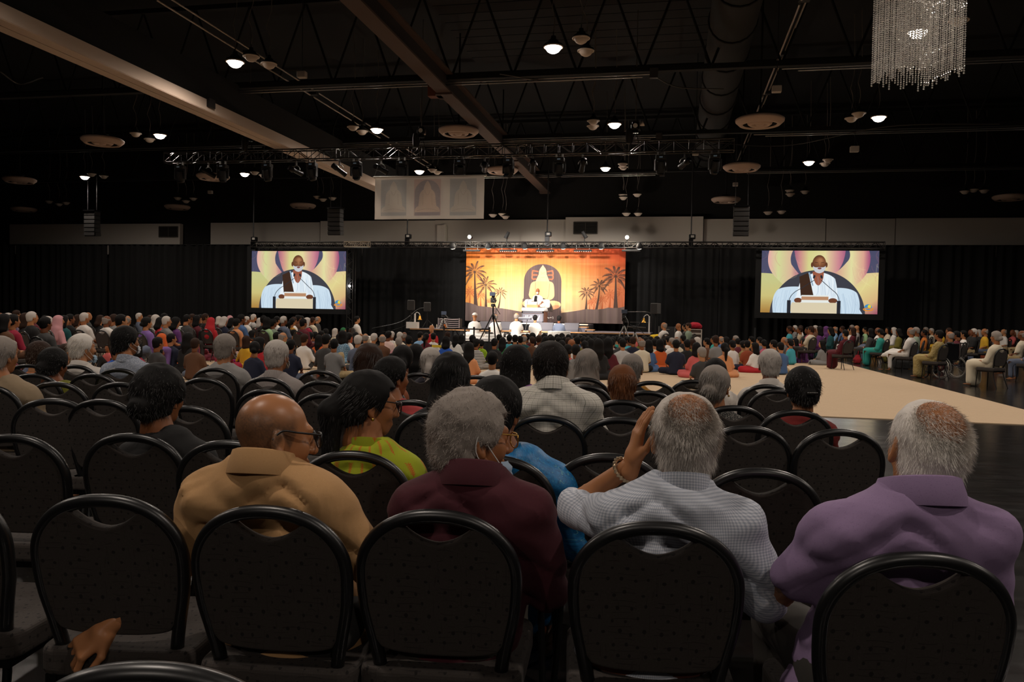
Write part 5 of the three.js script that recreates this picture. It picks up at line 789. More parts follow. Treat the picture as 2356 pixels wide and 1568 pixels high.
/* ================= the people in the foreground rows ================= */
function local(ch, px, py, zl) {                             // pixel -> point in a chair's own frame, on its plane z = zl
  const q = new THREE.Quaternion().setFromAxisAngle(V(0, 1, 0), -ch.yaw), o = camera.position.clone().sub(ch.p).applyQuaternion(q), d = ray(px, py).applyQuaternion(q);
  return d.multiplyScalar((zl - o.z) / d.z).add(o);
}
const bulge = (amp, sc = 1) => (x, y, z) => amp * (1.5 * (1 - 2 * Math.sqrt(Math.abs(noise(x * 3.2 * sc + 3, y * 15 * sc + Math.abs(x) * 9 * sc, z * 3.5 * sc)) + 0.01)) + 0.5 * noise(x * 14 * sc, y * 26 * sc + x * 10, z * 12 * sc));
function heroPerson(o) {
  const ch = frontChairs[o.chair], res = o.res || [0.011, 0], head = local(ch, o.head[0], o.head[1], o.hz ?? 0.1);
  const hs = o.hs || 1, hc = [head.x, head.y, head.z], sh = o.sh ?? hc[1] - 0.208 * hs, bx = o.bx !== undefined ? local(ch, o.bx, o.head[1] + 150, 0.1).x : hc[0] * 0.8;
  const arm = a => a && { e: a.e && (a.e.length === 3 ? a.e : null), w: a.w, sleeve: a.sleeve };
  const B = seatedPrims({ ...o, sh, hx: bx, hc, armL: arm(o.armL), armR: arm(o.armR) });
  const g = thing('person', o.label, 'person', V(ch.p.x, 0, ch.p.z), ch.yaw);
  const [h1] = res, M = headMatrix(hc, (o.look || [0, 0, 0]).map(v => v * Math.PI / 180), hs);
  let skinG = solid(field(B.skin, 0.045), bounds(B.skin), h1 * 1.8);
  const headG = (h1 < 0.012 ? headFine : headMid).clone();
  let skinMat = skinTone[o.skin ?? 0];
  if (o.stubble) {                                           // short-cropped hair as colour of the scalp
    const p = headG.attributes.position, C = new Float32Array(p.count * 3), a = new THREE.Color(skinTone[o.skin ?? 0].color), b = new THREE.Color(0x5a4638);
    for (let i = 0; i < p.count; i++) { const x = p.getX(i), y = p.getY(i), z = p.getZ(i), ph = Math.atan2(Math.abs(x), z); let s = sstep(hairLine(ph) - 0.012, hairLine(ph) + 0.012, y) * (1 - sstep(0.03, 0.075, y - z * 0.15 + 0.012 * noise(x * 30, y * 30, z * 30))) * sstep(2.3, 1.9, ph); s *= 0.75 + 0.25 * noise(x * 400, y * 400, z * 400); C.set([lerp(a.r, b.r, s), lerp(a.g, b.g, s), lerp(a.b, b.b, s)], i * 3); }
    headG.setAttribute('color', new THREE.BufferAttribute(C, 3)); const W1 = new Float32Array(skinG.attributes.position.count * 3); for (let i = 0; i < W1.length; i += 3) W1.set([a.r, a.g, a.b], i); skinG.setAttribute('color', new THREE.BufferAttribute(W1, 3));
    skinMat = new THREE.MeshPhysicalMaterial({ color: 0xffffff, vertexColors: true, roughness: 0.36, specularIntensity: 0.6 });
    skinG = mergeGeometries([skinG, headG.applyMatrix4(M)].map(q => { const c = new THREE.BufferGeometry(); for (const k of ['position', 'normal', 'uv', 'color']) c.setAttribute(k, q.attributes[k]); c.setIndex(q.index); return c; }));
  } else skinG = joinBody(skinG, headG, M);
  for (const H of o.hands || []) { const P = handPrims(V(...H.w), V(...H.d), V(...H.n), H.curl, H.sc || 1, H.spread, H.side || 1); const hg = solid(field(P, 0.012), bounds(P, 0.02), 0.004); const strip = q => { const c = new THREE.BufferGeometry(); for (const k of Object.keys(skinG.attributes)) c.setAttribute(k, k === 'color' && !q.attributes.color ? (() => { const a = skinTone[o.skin ?? 0].color, W2 = new Float32Array(q.attributes.position.count * 3); for (let i = 0; i < W2.length; i += 3) W2.set([a.r, a.g, a.b], i); return new THREE.BufferAttribute(W2, 3); })() : q.attributes[k]); c.setIndex(q.index); return c; }; skinG = mergeGeometries([skinG, hg].map(strip)); }
  part('body', skinG, skinMat, g);
  const fs = field(B.shirt, 0.05), wr = bulge(o.wrinkle ?? 0.008), nk = B.collar;
  const cut = (x, y, z) => { const dx = x - hc[0], dz = z - hc[2] - 0.02; return Math.max(-9, 0.066 * (o.neck || 1) - Math.hypot(dx, dz)) - Math.max(0, (nk[1] + 0.01 - y)) * 1.2; };
  const shirtF = (x, y, z) => { let d = fs(x, y, z); if (Math.abs(d) < 0.08) d += wr(x, y, z); return Math.max(d, Math.min(0.03, cut(x, y, z)), (o.hem ?? 0.42) - y); };
  const sm = o.shirtMat || cloth(o.shirt), shirt = part(o.garment || 'shirt', solid(shirtF, bounds(B.shirt), h1, { uv: backUV(bx, 0.08) }), sm, g);
  const legF = field(B.legs, 0.05), lw = bulge(0.005); part(o.skirt ? 'skirt' : 'trousers', solid((x, y, z) => { let d = legF(x, y, z); return d + (Math.abs(d) < 0.06 ? lw(x, y, z) : 0); }, bounds(B.legs), h1 * 2), o.legMat || cloth(o.trousers || '#26221f'), g);
  const cr = o.neck || 1; if (o.collar) part('collar', neckband(nk, 0.066 * cr, 0.07 * cr, o.collar === 'band' ? BAND : FOLD, o.collar === 'band' ? 0.2 : 0.35, 0.05), sm, shirt);
  // hair
  if (o.hair) {
    const [style, tone, t = 0.012, ns = 0, sopt = {}] = o.hair, F = hairField(style, t, o.hairAmp ?? 0.002, o.hairFr ?? 60), hg = solid(F.f, F.bb, h1 < 0.012 ? 0.0055 : h1 < 0.016 ? 0.009 : 0.0125);
    const hm = part('hair', hg.clone().applyMatrix4(M), sopt.baseMat || hairMat[tone], g);
    if (ns || h1 >= 0.016) tag(part('hair_strands', strands(hg, h1 < 0.012 ? ns : h1 < 0.016 ? Math.min(ns, 3500) : sopt.len > 0.045 ? 4000 : 2300, { color: sopt.color ?? hairTone[tone], len: 0.025, w: h1 < 0.012 ? 0.0006 : h1 < 0.016 ? 0.0008 : 0.0013, seg: h1 < 0.012 ? 3 : 2, comb: p => (p.y < -0.03 || p.z > 0.115 ? V(p.x * 0.4, -1, 0.02) : V(p.x * 2, -0.6 - p.y * 3, 0.5 + p.z * 2)).normalize(), ...sopt }).applyMatrix4(M), hairStrandMat, hm), null, null, null, 'stuff');
  }
  if (o.crown) tag(part('crown_hair', strands(headFine, o.crown.n, { ...o.crown }).applyMatrix4(M), hairStrandMat, g), null, null, null, 'stuff');
  // glasses, masks, jewellery
  if (o.glasses) {
    const gl = new THREE.Group(); gl.name = 'glasses'; g.add(gl); gl.applyMatrix4(M); const m = o.glasses.m, r = o.glasses.r || 0.0022;
    for (const s of [-1, 1]) {
      part('temple', tube([[s * 0.088, -0.004, 0.03], [s * 0.087, 0.02, 0.006], [s * 0.083, 0.018, -0.04], [s * 0.07, 0.014, -0.108]], r, 16, 6), m, gl);
      part('rim', tube([[s * 0.068, 0.012, -0.11], [s * 0.066, -0.014, -0.112], [s * 0.036, -0.024, -0.117], [s * 0.012, -0.012, -0.119], [s * 0.014, 0.014, -0.118], [s * 0.04, 0.018, -0.116]], r, 24, 6, true), m, gl);
      part('lens', new THREE.CircleGeometry(0.026, 16).scale(1.05, 0.75, 1).rotateY(Math.PI - s * 0.1).translate(s * 0.04, -0.002, -0.115), new THREE.MeshPhysicalMaterial({ color: 0xffffff, transmission: 1, thickness: 0, roughness: 0.03 }), gl);
    }
    part('bridge', tube([[-0.013, 0.004, -0.119], [0, 0.008, -0.123], [0.013, 0.004, -0.119]], r, 8, 6), m, gl);
  }
  if (o.mask) {
    const mk = new THREE.Group(); mk.name = 'face_mask'; g.add(mk); mk.applyMatrix4(M); const mm = mat(o.mask.color || 0x8fa9bd, 0.9), dy = o.mask.dy || 0;
    const gm = new THREE.SphereGeometry(1, 20, 12, Math.PI * 1.12, Math.PI * 0.76, 0.95, 1.25).scale(0.07, 0.062, 0.085); const pp = gm.attributes.position; for (let i = 0; i < pp.count; i++) pp.setZ(i, pp.getZ(i) + 0.003 * Math.sin(pp.getY(i) * 260)); gm.computeVertexNormals();
    part('pleated_cloth', gm.rotateY(Math.PI / 2 * 0).translate(0, -0.072 + dy, -0.045), mm, mk);
    for (const s of [-1, 1]) part('ear_loop', tube([[s * 0.06, -0.05 + dy, -0.07], [s * 0.088, -0.02, -0.012], [s * 0.092, 0.02, 0.02], [s * 0.092, -0.03, 0.03], [s * 0.064, -0.09 + dy, -0.06]], 0.0018, 20, 5), mat(0xd8d4cf, 0.8), mk);
  }
  if (o.earring) for (const s of [-1, 1]) part('earring', new THREE.SphereGeometry(0.007, 8, 6).applyMatrix4(new THREE.Matrix4().multiplyMatrices(M, new THREE.Matrix4().makeTranslation(s * 0.09, -0.055, 0.004))), mat(0xd8b25a, 0.25, 1), g);
  if (o.extra) o.extra(g, B, M, ch, shirt);
  return g;
}
const hairStrandMat = new THREE.MeshStandardMaterial({ vertexColors: true, roughness: 0.55, side: THREE.DoubleSide });
const wv = (base, dots, rep = 12, n = 256) => canvasTex(n, n, (c, w, h) => { c.fillStyle = base; c.fillRect(0, 0, w, h); dots(c, w, h); }, rep, rep);
const speck = (cols, k, s0 = 1, s1 = 4, al = 0.4) => (c, w, h) => { for (let i = 0; i < k; i++) { c.globalAlpha = al * rnd(); c.fillStyle = cols[Math.floor(rnd() * cols.length)]; c.fillRect(rnd() * w, rnd() * h, rr(s0, s1), rr(s0, s1)); } c.globalAlpha = 1; };
const texMat = (t, rough = 0.92) => new THREE.MeshStandardMaterial({ map: t, roughness: rough });
const plaidTex = wv('#cfcac0', (c, w) => { for (let i = 0; i < 6; i++) { c.globalAlpha = i % 3 ? 0.4 : 0.75; c.fillStyle = '#4d5148'; c.fillRect(i * w / 6 + 4, 0, i % 3 ? 3 : 6, w); c.fillRect(0, i * w / 6 + 4, w, i % 3 ? 3 : 6); } c.globalAlpha = 1; }, 15);
const checkTex = wv('#b4bac6', (c, w) => { for (let i = 0; i < 12; i++) { c.globalAlpha = 0.45; c.fillStyle = i % 2 ? '#7d8796' : '#dfe0e4'; c.fillRect(i * w / 12, 0, w / 26, w); c.fillRect(0, i * w / 12, w, w / 26); } c.globalAlpha = 1; }, 22);
const tanTex = wv('#b58c5e', speck(['#c69c6c', '#9e774c'], 3000, 1, 3), 6), maroonTex = wv('#451520', speck(['#571d2a', '#320d16'], 3000, 1, 3), 6), lavTex = wv('#8a7396', speck(['#8f769a', '#6a5275'], 4000, 1, 3), 6), mottleTex = wv('#8e95a3', speck(['#c3c6cd', '#5f6878'], 5000, 1, 7, 0.6), 4), stripeTex = wv('#a39a95', (c, w) => { for (let i = 0; i < 16; i++) { c.fillStyle = '#726a68'; c.fillRect(i * w / 16, 0, 5, w); } }, 9), whiteTex = wv('#cfc8c0', speck(['#dcd6cf', '#b9b2aa'], 2500, 1, 3), 6), greyTex = wv('#8f8c89', speck(['#a19e9b', '#7b7876'], 3500, 1, 3), 6);
const leafTex = wv('#9aa31c', (c, w) => { for (let i = 0; i < 3; i++) for (let j = 0; j < 3; j++) { const x = (i + 0.5 + (j % 2) * 0.4) * w / 3, y = (j + 0.4) * w / 3; c.strokeStyle = '#c0561c'; c.lineWidth = 3; c.beginPath(); c.moveTo(x, y - 26); c.lineTo(x, y + 30); c.stroke(); for (let k = -2; k < 4; k++) for (const s of [-1, 1]) { c.beginPath(); c.moveTo(x, y + k * 8); c.lineTo(x + s * (12 - k), y + k * 8 - 9); c.stroke(); } } }, 4.2);
const silkTex = wv('#1268a0', (c, w) => { speck(['#1c86c0', '#0c4a78'], 1800, 2, 9, 0.6)(c, w, w); c.strokeStyle = '#6ea3a0'; c.lineWidth = 1.6; for (let i = 0; i < 60; i++) { const x = rnd() * w, y = rnd() * w; c.beginPath(); c.moveTo(x, y); c.quadraticCurveTo(x + rr(-14, 14), y + rr(-14, 14), x + rr(-18, 18), y + rr(-18, 18)); c.stroke(); } }, 5);
const speckleTex = wv('#2b2b29', (c, w) => { for (let i = 0; i < 700; i++) { c.fillStyle = ['#b7b3a8', '#6f6d66', '#0e0e0e'][i % 3]; c.beginPath(); c.ellipse(rnd() * w, rnd() * w, rr(1, 5), rr(1, 4), rnd() * 3, 0, 7); c.fill(); } }, 6);
const black3 = mat(0x0c0b0b, 0.4), gold = mat(0xc79a4e, 0.25, 1);
const crownQ = p => (0.72 * (p.y + 0.02) + 0.493 * p.z) / Math.hypot(p.x, p.y + 0.02, p.z) / 0.873;
const crownComb = p => V(p.x * 1.2, -0.1, 0.4).normalize();
const R1 = [0.011], R2 = [0.0135], R3 = [0.021];

heroPerson({ chair: 'r1c', res: R1, head: [632, 1003], hz: 0.06, hs: 1.03, bx: 598, look: [-52, -6, 3], stretch: 1, sw: 0.232, sh: 0.955, skin: 2, stubble: true, belly: 0.03, neck: 1.12, wrinkle: 0.013, collar: 'fold', shirtMat: texMat(tanTex), trousers: '#3b3a38', sleeve: 0.95, label: 'person in a tan collared shirt, arm stretched behind the empty chair',
  armL: { e: [-0.33, 0.7, 0.1], w: [-0.5, 0.53, 0.15], sleeve: 0.97 }, armR: { e: [0.28, 0.64, 0.06], w: [0.2, 0.6, -0.2], sleeve: 0.9 }, hands: [{ w: [-0.51, 0.525, 0.155], d: [-0.72, -0.6, 0.3], n: [-0.3, 0.45, 0.8], curl: 0.5, sc: 1.05, side: -1 }], glasses: { m: black3, r: 0.0032 } });
heroPerson({ chair: 'r1d', res: R1, head: [1085, 1005], hz: 0.05, hs: 1.02, bx: 1088, look: [-56, -4, 2], sw: 0.222, sh: 0.94, skin: 0, belly: 0.02, neck: 1.1, wrinkle: 0.008, collar: 'fold', shirtMat: texMat(maroonTex), trousers: '#4a463f', sleeve: 0.95, label: 'person in a maroon polo with gold glasses and a pale mask hanging at the chin', hairAmp: 0.006, hairFr: 38,
  armR: { e: [0.29, 0.62, 0.0], w: [0.16, 0.56, -0.2] }, hair: ['short', 'grey', 0.022, 11000, { len: 0.022, curl: 0.9, mess: 0.8, lift: 0.5, color: 0x9c9188, w: 0.0006 }], glasses: { m: gold }, mask: { dy: -0.026, color: 0x93a7bd } });
heroPerson({ chair: 'r1e', res: R1, head: [1575, 1003], hz: 0.04, hs: 1.0, bx: 1562, look: [4, -2, -2], sw: 0.226, sh: 0.935, skin: 2, neck: 1.1, wrinkle: 0.012, collar: 'band', shirtMat: texMat(checkTex), trousers: '#6b3a2c', sleeve: 1.6, belly: 0.02, label: 'person in a pale blue checked shirt raising a hand with a bracelet to the head',
  armL: { e: [-0.23, 0.83, -0.24], w: [-0.055, 1.005, -0.055], sleeve: 0.9 }, armR: { e: [0.31, 0.66, 0.05], w: [0.2, 0.62, -0.2], sleeve: 1.5 }, hands: [{ w: [-0.05, 1.015, -0.055], d: [0.22, 0.97, -0.02], n: [-0.95, 0.25, 0.15], curl: 0.15, spread: 0.05, side: 1 }],
  hair: ['crown', 'silver', 0.014, 18000, { len: 0.034, mess: 0.3, curl: 0.1, lift: 0.22, color: 0xcfc7be, w: 0.0006 }], crown: { n: 60000, color: 0xcfc6bc, len: 0.034, w: 0.0006, mess: 0.3, lift: 0.16, comb: crownComb, where: p => { const q = crownQ(p); return q < 0.72 ? 0 : lerp(0.95, 0.3, sstep(0.8, 0.98, q)); } },
  extra: (g, B) => { const A = B.arms[0], e = V(...A.E), w = V(...A.W), d = w.clone().sub(e).normalize(), c = w.clone().addScaledVector(d, -0.03), br = part('bracelet', new THREE.TorusGeometry(0.034, 0.005, 6, 24).applyQuaternion(new THREE.Quaternion().setFromUnitVectors(V(0, 0, 1), d)).translate(c.x, c.y, c.z), mat(0xb9a384, 0.35, 0.8), g); const u = V(1, 0, 0).cross(d).normalize(), v = d.clone().cross(u); for (let k = 0; k < 18; k++) { const a = k / 18 * 6.283, q = c.clone().addScaledVector(u, Math.cos(a) * 0.036).addScaledVector(v, Math.sin(a) * 0.036); part('link', rbox(0.01, 0.012, 0.007, 0.002, q.x, q.y, q.z), mat(0xb9a384, 0.35, 0.8), br); } } });
heroPerson({ chair: 'r1f', res: R1, head: [2133, 1030], hz: 0.02, hs: 1.0, bx: 2100, look: [0, -2, -10], sw: 0.235, sh: 0.975, skin: 2, neck: 1.2, wrinkle: 0.009, collar: 'fold', shirtMat: texMat(lavTex), trousers: '#3a3733', sleeve: 0.95, belly: 0.03, label: 'person in a lavender polo shirt at the right edge of the nearest row',
  armL: { e: [-0.205, 0.765, 0.0], w: [-0.2, 0.6, -0.24] }, armR: { e: [0.25, 0.72, 0.03], w: [0.22, 0.6, -0.2] }, hair: ['crown', 'white', 0.013, 16000, { len: 0.026, mess: 0.35, curl: 0.1, lift: 0.25, color: 0xe6e0d8, w: 0.0006 }], crown: { n: 60000, color: 0xe2dbd2, len: 0.028, w: 0.0006, mess: 0.4, lift: 0.2, comb: crownComb, where: p => { const q = crownQ(p); return q < 0.72 ? 0 : lerp(0.95, 0.22, sstep(0.8, 0.98, q)); } } });
// second row
heroPerson({ chair: 'r2b', res: R2, head: [368, 912], hz: 0.04, bx: 378, look: [-12, 0, 0], sw: 0.2, skin: 1, shirt: '#0d0c0c', trousers: '#0d0c0c', sleeve: 1.5, label: 'person all in black in the second row from the front', hair: ['bun', 'black', 0.03, 3000, { len: 0.03, mess: 0.5, color: 0x14110f }], hairAmp: 0.006, hairFr: 30 });
heroPerson({ chair: 'r2d', res: R2, head: [850, 930], hz: 0.04, bx: 850, look: [-62, -6, 4], sw: 0.2, skin: 0, shirtMat: texMat(leafTex), garment: 'kurta', trousers: '#2c3338', sleeve: 0.98, hem: 0.4, collar: 'band', label: 'person in a lime green kurta with orange leaf print and glasses', hair: ['pony', 'black', 0.022, 3500, { len: 0.04, mess: 0.1, lift: 0.1, color: 0x15110f }], glasses: { m: mat(0x2a1512, 0.35) , r: 0.003 }, earring: 1 });
heroPerson({ chair: 'r2e', res: R2, head: [1143, 945], hz: 0.06, bx: 1185, look: [-20, 0, 0], sw: 0.215, skin: 1, shirtMat: texMat(silkTex, 0.5), garment: 'sari_blouse', trousers: '#7a1426', sleeve: 1.3, hem: 0.4, skirt: 1, legMat: texMat(silkTex, 0.5), label: 'person in shiny blue silk, half hidden behind the maroon polo', hair: ['bun', 'black', 0.024, 2500, { len: 0.03, color: 0x14110f }] });
// third row
heroPerson({ chair: 'r3e', res: R2, head: [1038, 868], hz: 0.06, look: [-8, -4, 0], sw: 0.2, skin: 1, shirt: '#171316', trousers: '#15120f', sleeve: 1.4, label: 'person in dark clothes left of the plaid shirt, seen from behind', hair: ['long', 'black', 0.026, 4000, { len: 0.06, mess: 0.12, lift: 0.1, color: 0x14110f }], hairAmp: 0.005, hairFr: 26 });
heroPerson({ chair: 'r3f', res: R2, head: [1266, 843], hz: 0.05, hs: 1.04, bx: 1277, look: [6, -2, 0], sw: 0.235, sh: 1.02, skin: 1, shirtMat: texMat(plaidTex), collar: 'fold', neck: 1.1, wrinkle: 0.008, trousers: '#2b2a28', sleeve: 1.4, label: 'person in a white and dark plaid shirt, tallest in the middle rows', hair: ['short', 'dark', 0.02, 4000, { len: 0.03, mess: 0.4, color: 0x1f1612 }] });
heroPerson({ chair: 'r4f', res: R3, head: [902, 868], hz: 0.05, bx: 915, look: [-40, 0, 0], sw: 0.2, skin: 1, shirt: '#a23a3a', garment: 'shawl', trousers: '#3a2020', sleeve: 1.4, label: 'person in a coral red shawl behind the lime kurta', hair: ['bun', 'black', 0.02] });
heroPerson({ chair: 'r4j', res: R3, head: [850, 832], hz: 0.05, bx: 868, look: [-10, 0, 0], sw: 0.215, skin: 2, shirt: '#8a4a2c', trousers: '#3a2018', sleeve: 1.2, label: 'person in a rust orange top beyond the lime kurta', hair: ['long', 'brown', 0.028, 3000, { len: 0.06, mess: 0.12, lift: 0.1, color: 0x2e1d14 }], hairAmp: 0.005, hairFr: 26 });
heroPerson({ chair: 'r4h', res: R3, head: [1645, 888], hz: 0.05, look: [-26, -6, 0], sw: 0.19, skin: 0, shirtMat: texMat(speckleTex), trousers: '#1c1b1a', sleeve: 1.2, label: 'person in a black and white speckled top with round glasses', hair: ['bun', 'grey', 0.018, 5000, { len: 0.05, mess: 0.12, lift: 0.08, color: 0x8a837c, comb: p => V(-p.x, -0.8, 0.9).normalize() }], glasses: { m: black3 }, earring: 1 });
heroPerson({ chair: 'r4i', res: R3, head: [1845, 895], hz: 0.05, look: [4, 0, 0], sw: 0.205, skin: 0, shirt: '#6a1512', garment: 'blouse', trousers: '#3a100e', sleeve: 0.95, neck: 1.1, label: 'person in a dark red blouse with a shiny hair clip', hair: ['bun', 'black', 0.026, 3000, { len: 0.03, mess: 0.4, color: 0x14110f }], extra: (g, B, M) => part('hair_clip', rbox(0.07, 0.018, 0.02, 0.006, 0.0, -0.01, 0.168).applyMatrix4(M), mat(0x3a3836, 0.2, 0.8), g) });
heroPerson({ chair: 'r4g', res: R3, head: [1431, 884], hz: 0.04, look: [0, -4, 0], sw: 0.2, skin: 2, shirt: '#1b1a1c', collar: 'fold', trousers: '#22201e', sleeve: 1.4, label: 'person in a black jacket right of the plaid shirt', hair: ['short', 'dyed', 0.016, 3500, { len: 0.05, mess: 0.1, lift: 0.06, color: 0x7a4a28 }] });
// fourth to sixth rows
heroPerson({ chair: 'r6k', res: R3, head: [1770, 838], hz: 0.05, look: [0, 0, 0], sw: 0.225, skin: 3, shirtMat: texMat(whiteTex), collar: 'fold', trousers: '#3a3733', sleeve: 1.4, label: 'person in a plain white shirt in front of the bare carpet', hair: ['short', 'silver', 0.016, 4000, { len: 0.03, color: 0x9a928a }] });
heroPerson({ chair: 'r6j', res: R3, head: [1645, 858], hz: 0.05, bx: 1650, look: [0, 0, 0], sw: 0.215, skin: 1, shirtMat: texMat(whiteTex), trousers: '#3a3733', sleeve: 1.4, label: 'person in white hidden behind the speckled top', hair: ['short', 'black', 0.02] });
heroPerson({ chair: 'r6h', res: R3, head: [1350, 838], hz: 0.05, look: [0, 0, 0], sw: 0.215, skin: 2, shirt: '#b7a795', trousers: '#6a5a4c', sleeve: 1.4, label: 'person in beige between the plaid shirt and the mustard sari', hair: ['long', 'grey', 0.026, 6000, { len: 0.07, mess: 0.15, lift: 0.1, color: 0x8a837c }], hairAmp: 0.006, hairFr: 24 });
heroPerson({ chair: 'r6i', res: R3, head: [1455, 848], hz: 0.05, look: [-14, 0, 0], sw: 0.205, skin: 2, shirt: '#9c6a16', garment: 'sari', trousers: '#8a5a12', skirt: 1, sleeve: 0.8, neck: 1.5, label: 'person in a mustard sari at the edge of the right carpet', hair: ['bun', 'grey', 0.016, 4000, { len: 0.05, mess: 0.1, lift: 0.08, color: 0x7d766f }] });
heroPerson({ chair: 'r5h', res: R3, head: [1190, 838], hz: 0.05, bx: 1200, look: [-24, 0, 0], sw: 0.2, skin: 0, shirt: '#7a4a86', trousers: '#40284a', sleeve: 0.9, label: 'person in a purple top left of the plaid shirt', hair: ['bob', 'black', 0.022], earring: 1 });
heroPerson({ chair: 'r6f', res: R3, head: [991, 832], hz: 0.05, look: [4, 0, 0], sw: 0.195, skin: 2, shirt: '#23202a', trousers: '#1c1a20', sleeve: 1.2, label: 'person in a dark top on a chair right of the red blouse', hair: ['braid', 'silver', 0.018, 4500, { len: 0.05, mess: 0.1, lift: 0.06, color: 0x9a928a }] });
heroPerson({ chair: 'r3a', res: R3, head: [2, 818], hz: 0.06, bx: 8, look: [-14, 0, 0], sw: 0.22, skin: 0, shirt: '#8f7c63', garment: 'jacket', trousers: '#4a4238', sleeve: 1.5, label: 'person in a beige jacket cut by the left edge', hair: ['short', 'grey', 0.02, 3500, { len: 0.03, color: 0x87807a }] });
heroPerson({ chair: 'r6a', res: R3, head: [92, 818], hz: 0.05, look: [-14, -8, 0], sw: 0.2, skin: 4, shirt: '#a8663f', trousers: '#5a3a26', sleeve: 0.7, label: 'person with a peach coloured top and a white mask strap at the left', hair: ['short', 'brown', 0.024, 2500, { len: 0.03, color: 0x4a3a2a }], mask: { color: 0xd8d2c8 } });
heroPerson({ chair: 'r5a', res: R3, head: [124, 838], hz: 0.05, bx: 140, look: [-12, -6, 0], sw: 0.21, skin: 3, shirt: '#6b6a1c', garment: 'sari', trousers: '#5a5a18', skirt: 1, sleeve: 0.9, label: 'person in an olive green sari in the left rows', hair: ['bun', 'black', 0.024] });
heroPerson({ chair: 'r6b', res: R3, head: [190, 800], hz: 0.05, look: [-34, 0, 0], sw: 0.225, skin: 2, shirtMat: texMat(whiteTex), collar: 'fold', trousers: '#4a443c', sleeve: 1.4, label: 'person in a white shirt wearing a mask, in the left rows', hair: ['short', 'white', 0.02, 3500, { len: 0.04, mess: 0.2, color: 0xcdc3b6 }], mask: { dy: -0.03 } });
heroPerson({ chair: 'r6c', res: R3, head: [290, 785], hz: 0.05, bx: 296, look: [-30, 0, 0], sw: 0.24, skin: 0, shirtMat: texMat(mottleTex), collar: 'fold', trousers: '#2c2f36', sleeve: 0.95, label: 'person in a mottled grey-blue shirt with clear mask and glasses', hair: ['short', 'black', 0.026], mask: { color: 0xc8ccd0 }, glasses: { m: black3 } });
heroPerson({ chair: 'r6d', res: R3, head: [519, 800], hz: 0.05, look: [-14, 0, 0], sw: 0.225, skin: 0, shirtMat: texMat(greyTex), trousers: '#3a3733', sleeve: 0.95, wrinkle: 0.008, label: 'person in a plain grey T-shirt in front of the left carpet', hair: ['short', 'grey', 0.018, 3500, { len: 0.025, color: 0x8a8178 }], mask: { color: 0xd0ccc6 } });
heroPerson({ chair: 'r5c', res: R3, head: [638, 818], hz: 0.05, look: [-12, 0, 0], sw: 0.225, skin: 0, shirtMat: texMat(stripeTex), collar: 'fold', trousers: '#3a3733', sleeve: 0.95, wrinkle: 0.008, label: 'person in a finely striped grey shirt left of the empty chairs', hair: ['short', 'silver', 0.016, 3500, { len: 0.025, color: 0x9a9088, where: p => p.y > 0.09 ? 0.4 : 1 }], mask: { color: 0xd0ccc6 } });
/* ================= the crowd ================= */
const ink = { red: '#a81c24', crimson: '#8c1430', maroon: '#561420', coral: '#c25a58', pink: '#c08a8e', 'pale pink': '#cdb0a8', rose: '#b05468', orange: '#c4571f', peach: '#cc8a5c', rust: '#8a4022', mustard: '#a8792a', yellow: '#c79a22', 'pale yellow': '#b8b070', lime: '#8fae1c', green: '#1f6a3a', mint: '#9cc08e', sage: '#7d8c78', olive: '#6a6224', teal: '#2a8f84', 'dark teal': '#164a4c', turquoise: '#3f9aa8', 'sky blue': '#7fa8cc', blue: '#1f4fa8', denim: '#44618c', 'slate blue': '#5a6274', navy: '#181c30', purple: '#5a2c66', violet: '#7a5a9a', lavender: '#a89ac0', magenta: '#a02a80', brown: '#5a3a24', tan: '#b0844e', khaki: '#a8926a', beige: '#b8a488', cream: '#cfc4ac', white: '#d8d3cc', 'pale grey': '#a8a6a4', grey: '#7a7876', charcoal: '#3a3938', black: '#121112', 'gold floral': '#9a8650', 'blue floral': '#5e86a0', 'orange print': '#b8641e', 'striped white': '#c4c0ba' };
const HS = { b: ['short', 'black'], d: ['short', 'brown'], g: ['short', 'grey'], s: ['short', 'silver'], r: ['ring', 'grey'], l: ['long', 'black'], L: ['long', 'brown'], p: ['pony', 'black'], n: ['bun', 'black'], N: ['bun', 'grey'], o: ['bob', 'black'], O: ['bob', 'brown'], h: ['bob', 'silver'], v: ['veil', null], t: ['turban', 'white'] };
const hairGeo = {}; for (const k of ['short', 'ring', 'long', 'pony', 'bun', 'bob', 'veil', 'turban']) { const F = hairField(k, k === 'short' ? 0.016 : 0.022, 0); hairGeo[k] = [0.021, 0.028].map(h => solid(F.f, F.bb.map((v, i) => i < 3 ? v - 0.03 : v + 0.03), h)); }
function bodyProto(B, look) {
  const M = headMatrix(B.hc, look, 1), fb = field(B.skin, 0.04), fs = field(B.shirt, 0.05), fl = field(B.legs, 0.05);
  return [[0.05, 0.042, 0.05, headLow], [0.058, 0.053, 0.064, headFar]].map(([h1, h2, h3, H]) => ({ body: joinBody(solid(fb, bounds(B.skin, 0.06), h1), H, M), shirt: solid(fs, bounds(B.shirt, 0.06), h2), legs: solid(fl, bounds(B.legs, 0.06), h3), M }));
}
const headFar = solid(field(headPrims(false), 0.02), bounds(headPrims(false), 0.03), 0.026);
const Y = a => [a * Math.PI / 180, 0, 0], pm = o => bodyProto(floorPrims({ sw: 0.21, sh: 0.52, ...o }), o.look || Y(0)), pw = o => bodyProto(floorPrims({ sw: 0.18, sh: 0.475, sleeve: 1.4, ...o }), o.look || Y(0));
const cm = o => bodyProto(seatedPrims({ sw: 0.21, sh: 0.94, ...o }), o.look || Y(0)), cw = o => bodyProto(seatedPrims({ sw: 0.185, sh: 0.9, sleeve: 1.4, ...o }), o.look || Y(0));
